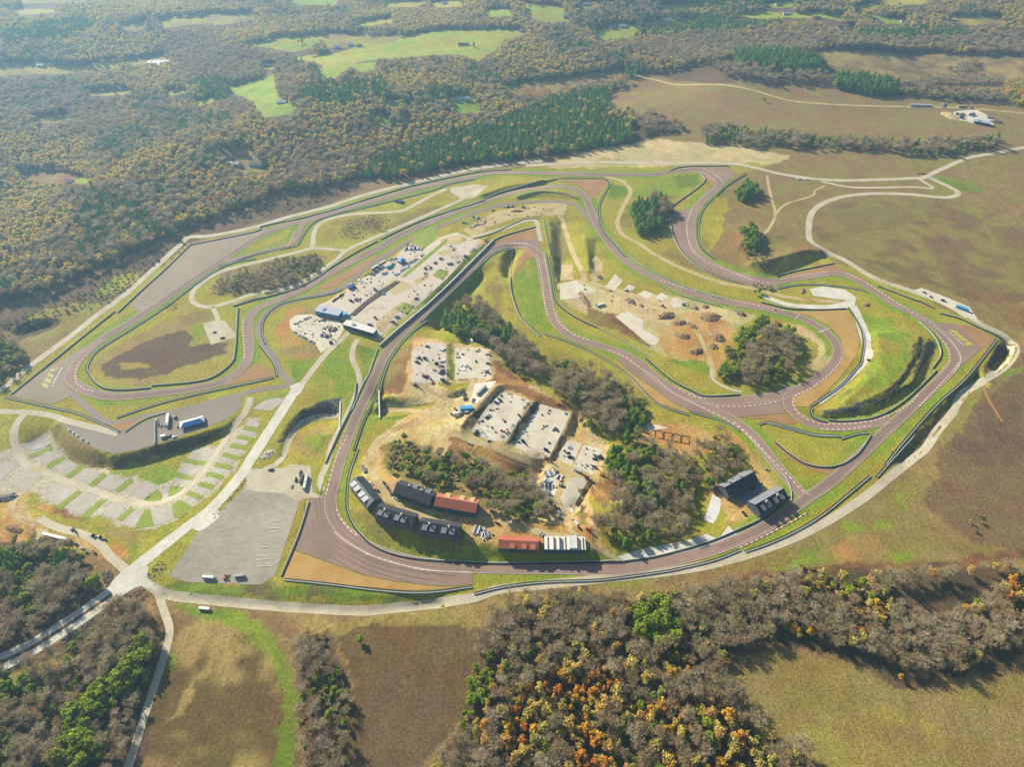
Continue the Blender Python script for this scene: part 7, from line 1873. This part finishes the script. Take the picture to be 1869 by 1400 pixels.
# contractor yard
for s, c, lb in [('j 930,438 980,442', 'black', 'black truck at the left of the distant yard'), ('j 990,445 1060,450', 'grey', 'grey truck in the first row of the distant yard'), ('j 1110,455 1190,440', 'navy', 'navy truck at the right of the first yard row'), ('j 980,490 1040,485', 'black', 'black truck in the second row of the distant yard')]:
    semi(s, c, lb, c)
heap('j 845,450', dirt, 14, 22, 4, label='tan soil heap left of the distant yard', seed=95); heap('j 1480,540', dirt_b, 7, 14, 3.5, label='brown soil heap right of the distant yard', seed=96); container('j 955,335 1060,335', 'tan', 'tan container row on the ridge track', w=4, hgt=3.5); heap('j 765,310', rock, 16, 6, 3, 'rock_heap', 'dark heap beside the ridge track', 'heap', 97); container('j 1360,480 1430,490', 'grey', 'grey cabin behind the site office', w=6); container('j 1130,355 1170,360', 'maroon', 'maroon container on the ridge track'); stack('j 395,1250 530,1255', ['black', 'maroon'], 'row of dark drums beside the gravel road', 4, 3, 1.2, seed=98); stack('D 980,185 1110,195', ['grey', 'white'], 'grey bollard stack beside the gravel road', 5, 3, 1.2, seed=99)
# underpass portals
def portal(s, label, hgt=7.0):
    w = G(s); e = empty('underpass_portal', (w[0][0], w[0][1], 0)); tag(e, label, 'portal wall')
    d = (w[-1] - w[0]); L_ = np.linalg.norm(d); u = d / L_; n = np.array([-u[1], u[0]])
    z0 = -9.5
    def q(nm, m, a, b, t0, t1, za, zb):
        b_ = MB(); p0, p1 = u * a, u * b
        c = [p0 + n * t0, p1 + n * t0, p1 + n * t1, p0 + n * t1]
        b_.v = [(x[0], x[1], za) for x in c] + [(x[0], x[1], zb) for x in c]
        b_.f = [(0, 3, 2, 1), (4, 5, 6, 7), (0, 1, 5, 4), (1, 2, 6, 5), (2, 3, 7, 6), (3, 0, 4, 7)]
        b_.build(nm, m, e)
    q('head_wall', conc, 0, L_, -.5, .5, z0, .6); q('opening', rubber, L_ * .42, L_ * .62, -.56, .56, z0, -2.6); q('coping', membrane, -.4, L_ + .4, -.7, .7, .6, .95)
portal('K 800,160 790,420', 'concrete portal wall on the left of the track underpass')
portal('K 1134,98 1134,300', 'concrete portal wall on the right of the track underpass')
# bridge deck of the lane under the outer straight
container('B 1290,350 1345,360', 'navy', 'dark blue culvert box under the outer straight', w=6, hgt=2.2)

# small pallets strewn over the working areas: one of each colour is built, the rest are copies
PAL = {}
def pallet(w, col, turn, sc, label, group):
    key = col
    if key not in PAL:
        e = empty('pallet_load', (w[0], w[1], float(height(w)[0]) + .17), turn)
        b = MB().box(-.9, .9, -.7, .7, .14, 1.1)
        b.box(-.5, .6, -.5, .4, 1.1, 1.5)
        c1 = b.build('load', PAINT[col], e)
        f = MB()
        for y in (-.6, 0, .6): f.box(-1, 1, y - .1, y + .1, 0, .14)
        c2 = f.build('pallet_base', wood, e)
        PAL[key] = (e, c1, c2)
    else:
        e0, c1, c2 = PAL[key]
        e = e0.copy(); COL.objects.link(e)
        for c in (c1, c2):
            d = c.copy(); COL.objects.link(d); d.parent = e
        e.location = (w[0], w[1], float(height(w)[0]) + .17); e.rotation_euler = (0, 0, turn)
    e.scale = (sc, sc, sc * .8)
    tag(e, label, 'pallet', group)
_r = np.random.default_rng(404)
for s, n, pl in [('J 640,560 1150,230 1260,270 1100,420 700,760', 34, 'on the upper half of the paddock apron'), ('J 900,860 1500,330 1700,250 1450,520 1000,920', 26, 'on the lower half of the paddock apron'), ('J 180,880 400,850 580,900 500,1040 280,1000', 22, 'on the white yard of the paddock hall'),
                 ('M 280,560 450,300 640,120 940,210 680,640', 20, 'on the first terrace'), ('M 780,700 1070,270 1400,360 1180,840', 16, 'on the second terrace'), ('M 1260,880 1400,700 1780,790 1660,1050', 12, 'on the lower terraces'), ('N 110,350 300,220 620,250 620,780 110,820', 18, 'on the left terrace'), ('N 780,310 1300,320 1320,760 780,760', 16, 'on the middle terrace'),
                 ('f 880,405 940,380 990,375 1000,385 900,412', 14, 'among the upper stores'), ('f 860,965 905,972 905,998 870,985', 8, 'between two townhouse blocks'), ('C 700,960 900,960 1200,1000 1500,1080 1700,1150 1300,1180 1000,1080', 14, 'on the inner earthworks')]:
    w = G(s); lo, hi = w.min(0), w.max(0); k = 0
    while k < n:
        p_ = _r.uniform(lo, hi)
        if not inside(p_[None], w)[0]: continue
        pallet(p_, ['white', 'silver', 'grey', 'tan', 'black', 'navy', 'white', 'maroon'][int(_r.integers(8))], float(_r.uniform(0, 3.1)), float(_r.uniform(.6, 1.25)), 'small loaded pallet ' + pl, 'small pallets ' + pl)
        k += 1
# ------------------------------------------------------------------ daylight and air
SUN_EL, SUN_AZ_LEFT = R(29.0), R(45.0)
sd = Vector((-math.sin(SUN_AZ_LEFT) * math.cos(SUN_EL), math.cos(SUN_AZ_LEFT) * math.cos(SUN_EL), math.sin(SUN_EL)))
sun = bpy.data.lights.new('sun', 'SUN'); sun.energy = 5.0; sun.angle = R(.53); sun.color = (1.0, .91, .75)
so = bpy.data.objects.new('sun', sun); COL.objects.link(so)
so.rotation_euler = sd.to_track_quat('Z', 'Y').to_euler()
W = bpy.data.worlds.new('World'); S.world = W; W.use_nodes = True
WN, WL = W.node_tree.nodes, W.node_tree.links
bg = WN['Background']
sky = WN.new('ShaderNodeTexSky'); sky.sky_type = 'NISHITA'; sky.sun_disc = False
sky.sun_elevation = SUN_EL
sky.sun_rotation = math.atan2(sd.x, sd.y)
sky.altitude = 300
WL.new(sky.outputs[0], bg.inputs[0]); bg.inputs[1].default_value = .065
S.view_settings.view_transform = 'Standard'; S.view_settings.look = 'None'
S.view_settings.exposure = EXPOSURE
S.view_settings.gamma = 1.0
S.cycles.use_denoising = True
S.cycles.max_bounces = 6
S.cycles.volume_bounces = 1
if HAZE:
    x0, x1, y0, y1, z0, z1 = -9600, 9800, -1400, 16800, -60, 620
    v = [(x, y, zz) for zz in (z0, z1) for y in (y0, y1) for x in (x0, x1)]
    f = [(0, 2, 3, 1), (4, 5, 7, 6), (0, 1, 5, 4), (2, 6, 7, 3), (0, 4, 6, 2), (1, 3, 7, 5)]
    hm, N, L = new_mat('haze_air')
    out = N.new('ShaderNodeOutputMaterial'); pv = N.new('ShaderNodeVolumePrincipled')
    pv.inputs['Color'].default_value = (.40, .70, 1.0, 1)
    pv.inputs['Density'].default_value = HAZE
    pv.inputs['Anisotropy'].default_value = .5
    L.new(pv.outputs[0], out.inputs['Volume'])
    ho = mesh_obj('haze', v, f, hm)
    tag(ho, kind='stuff')
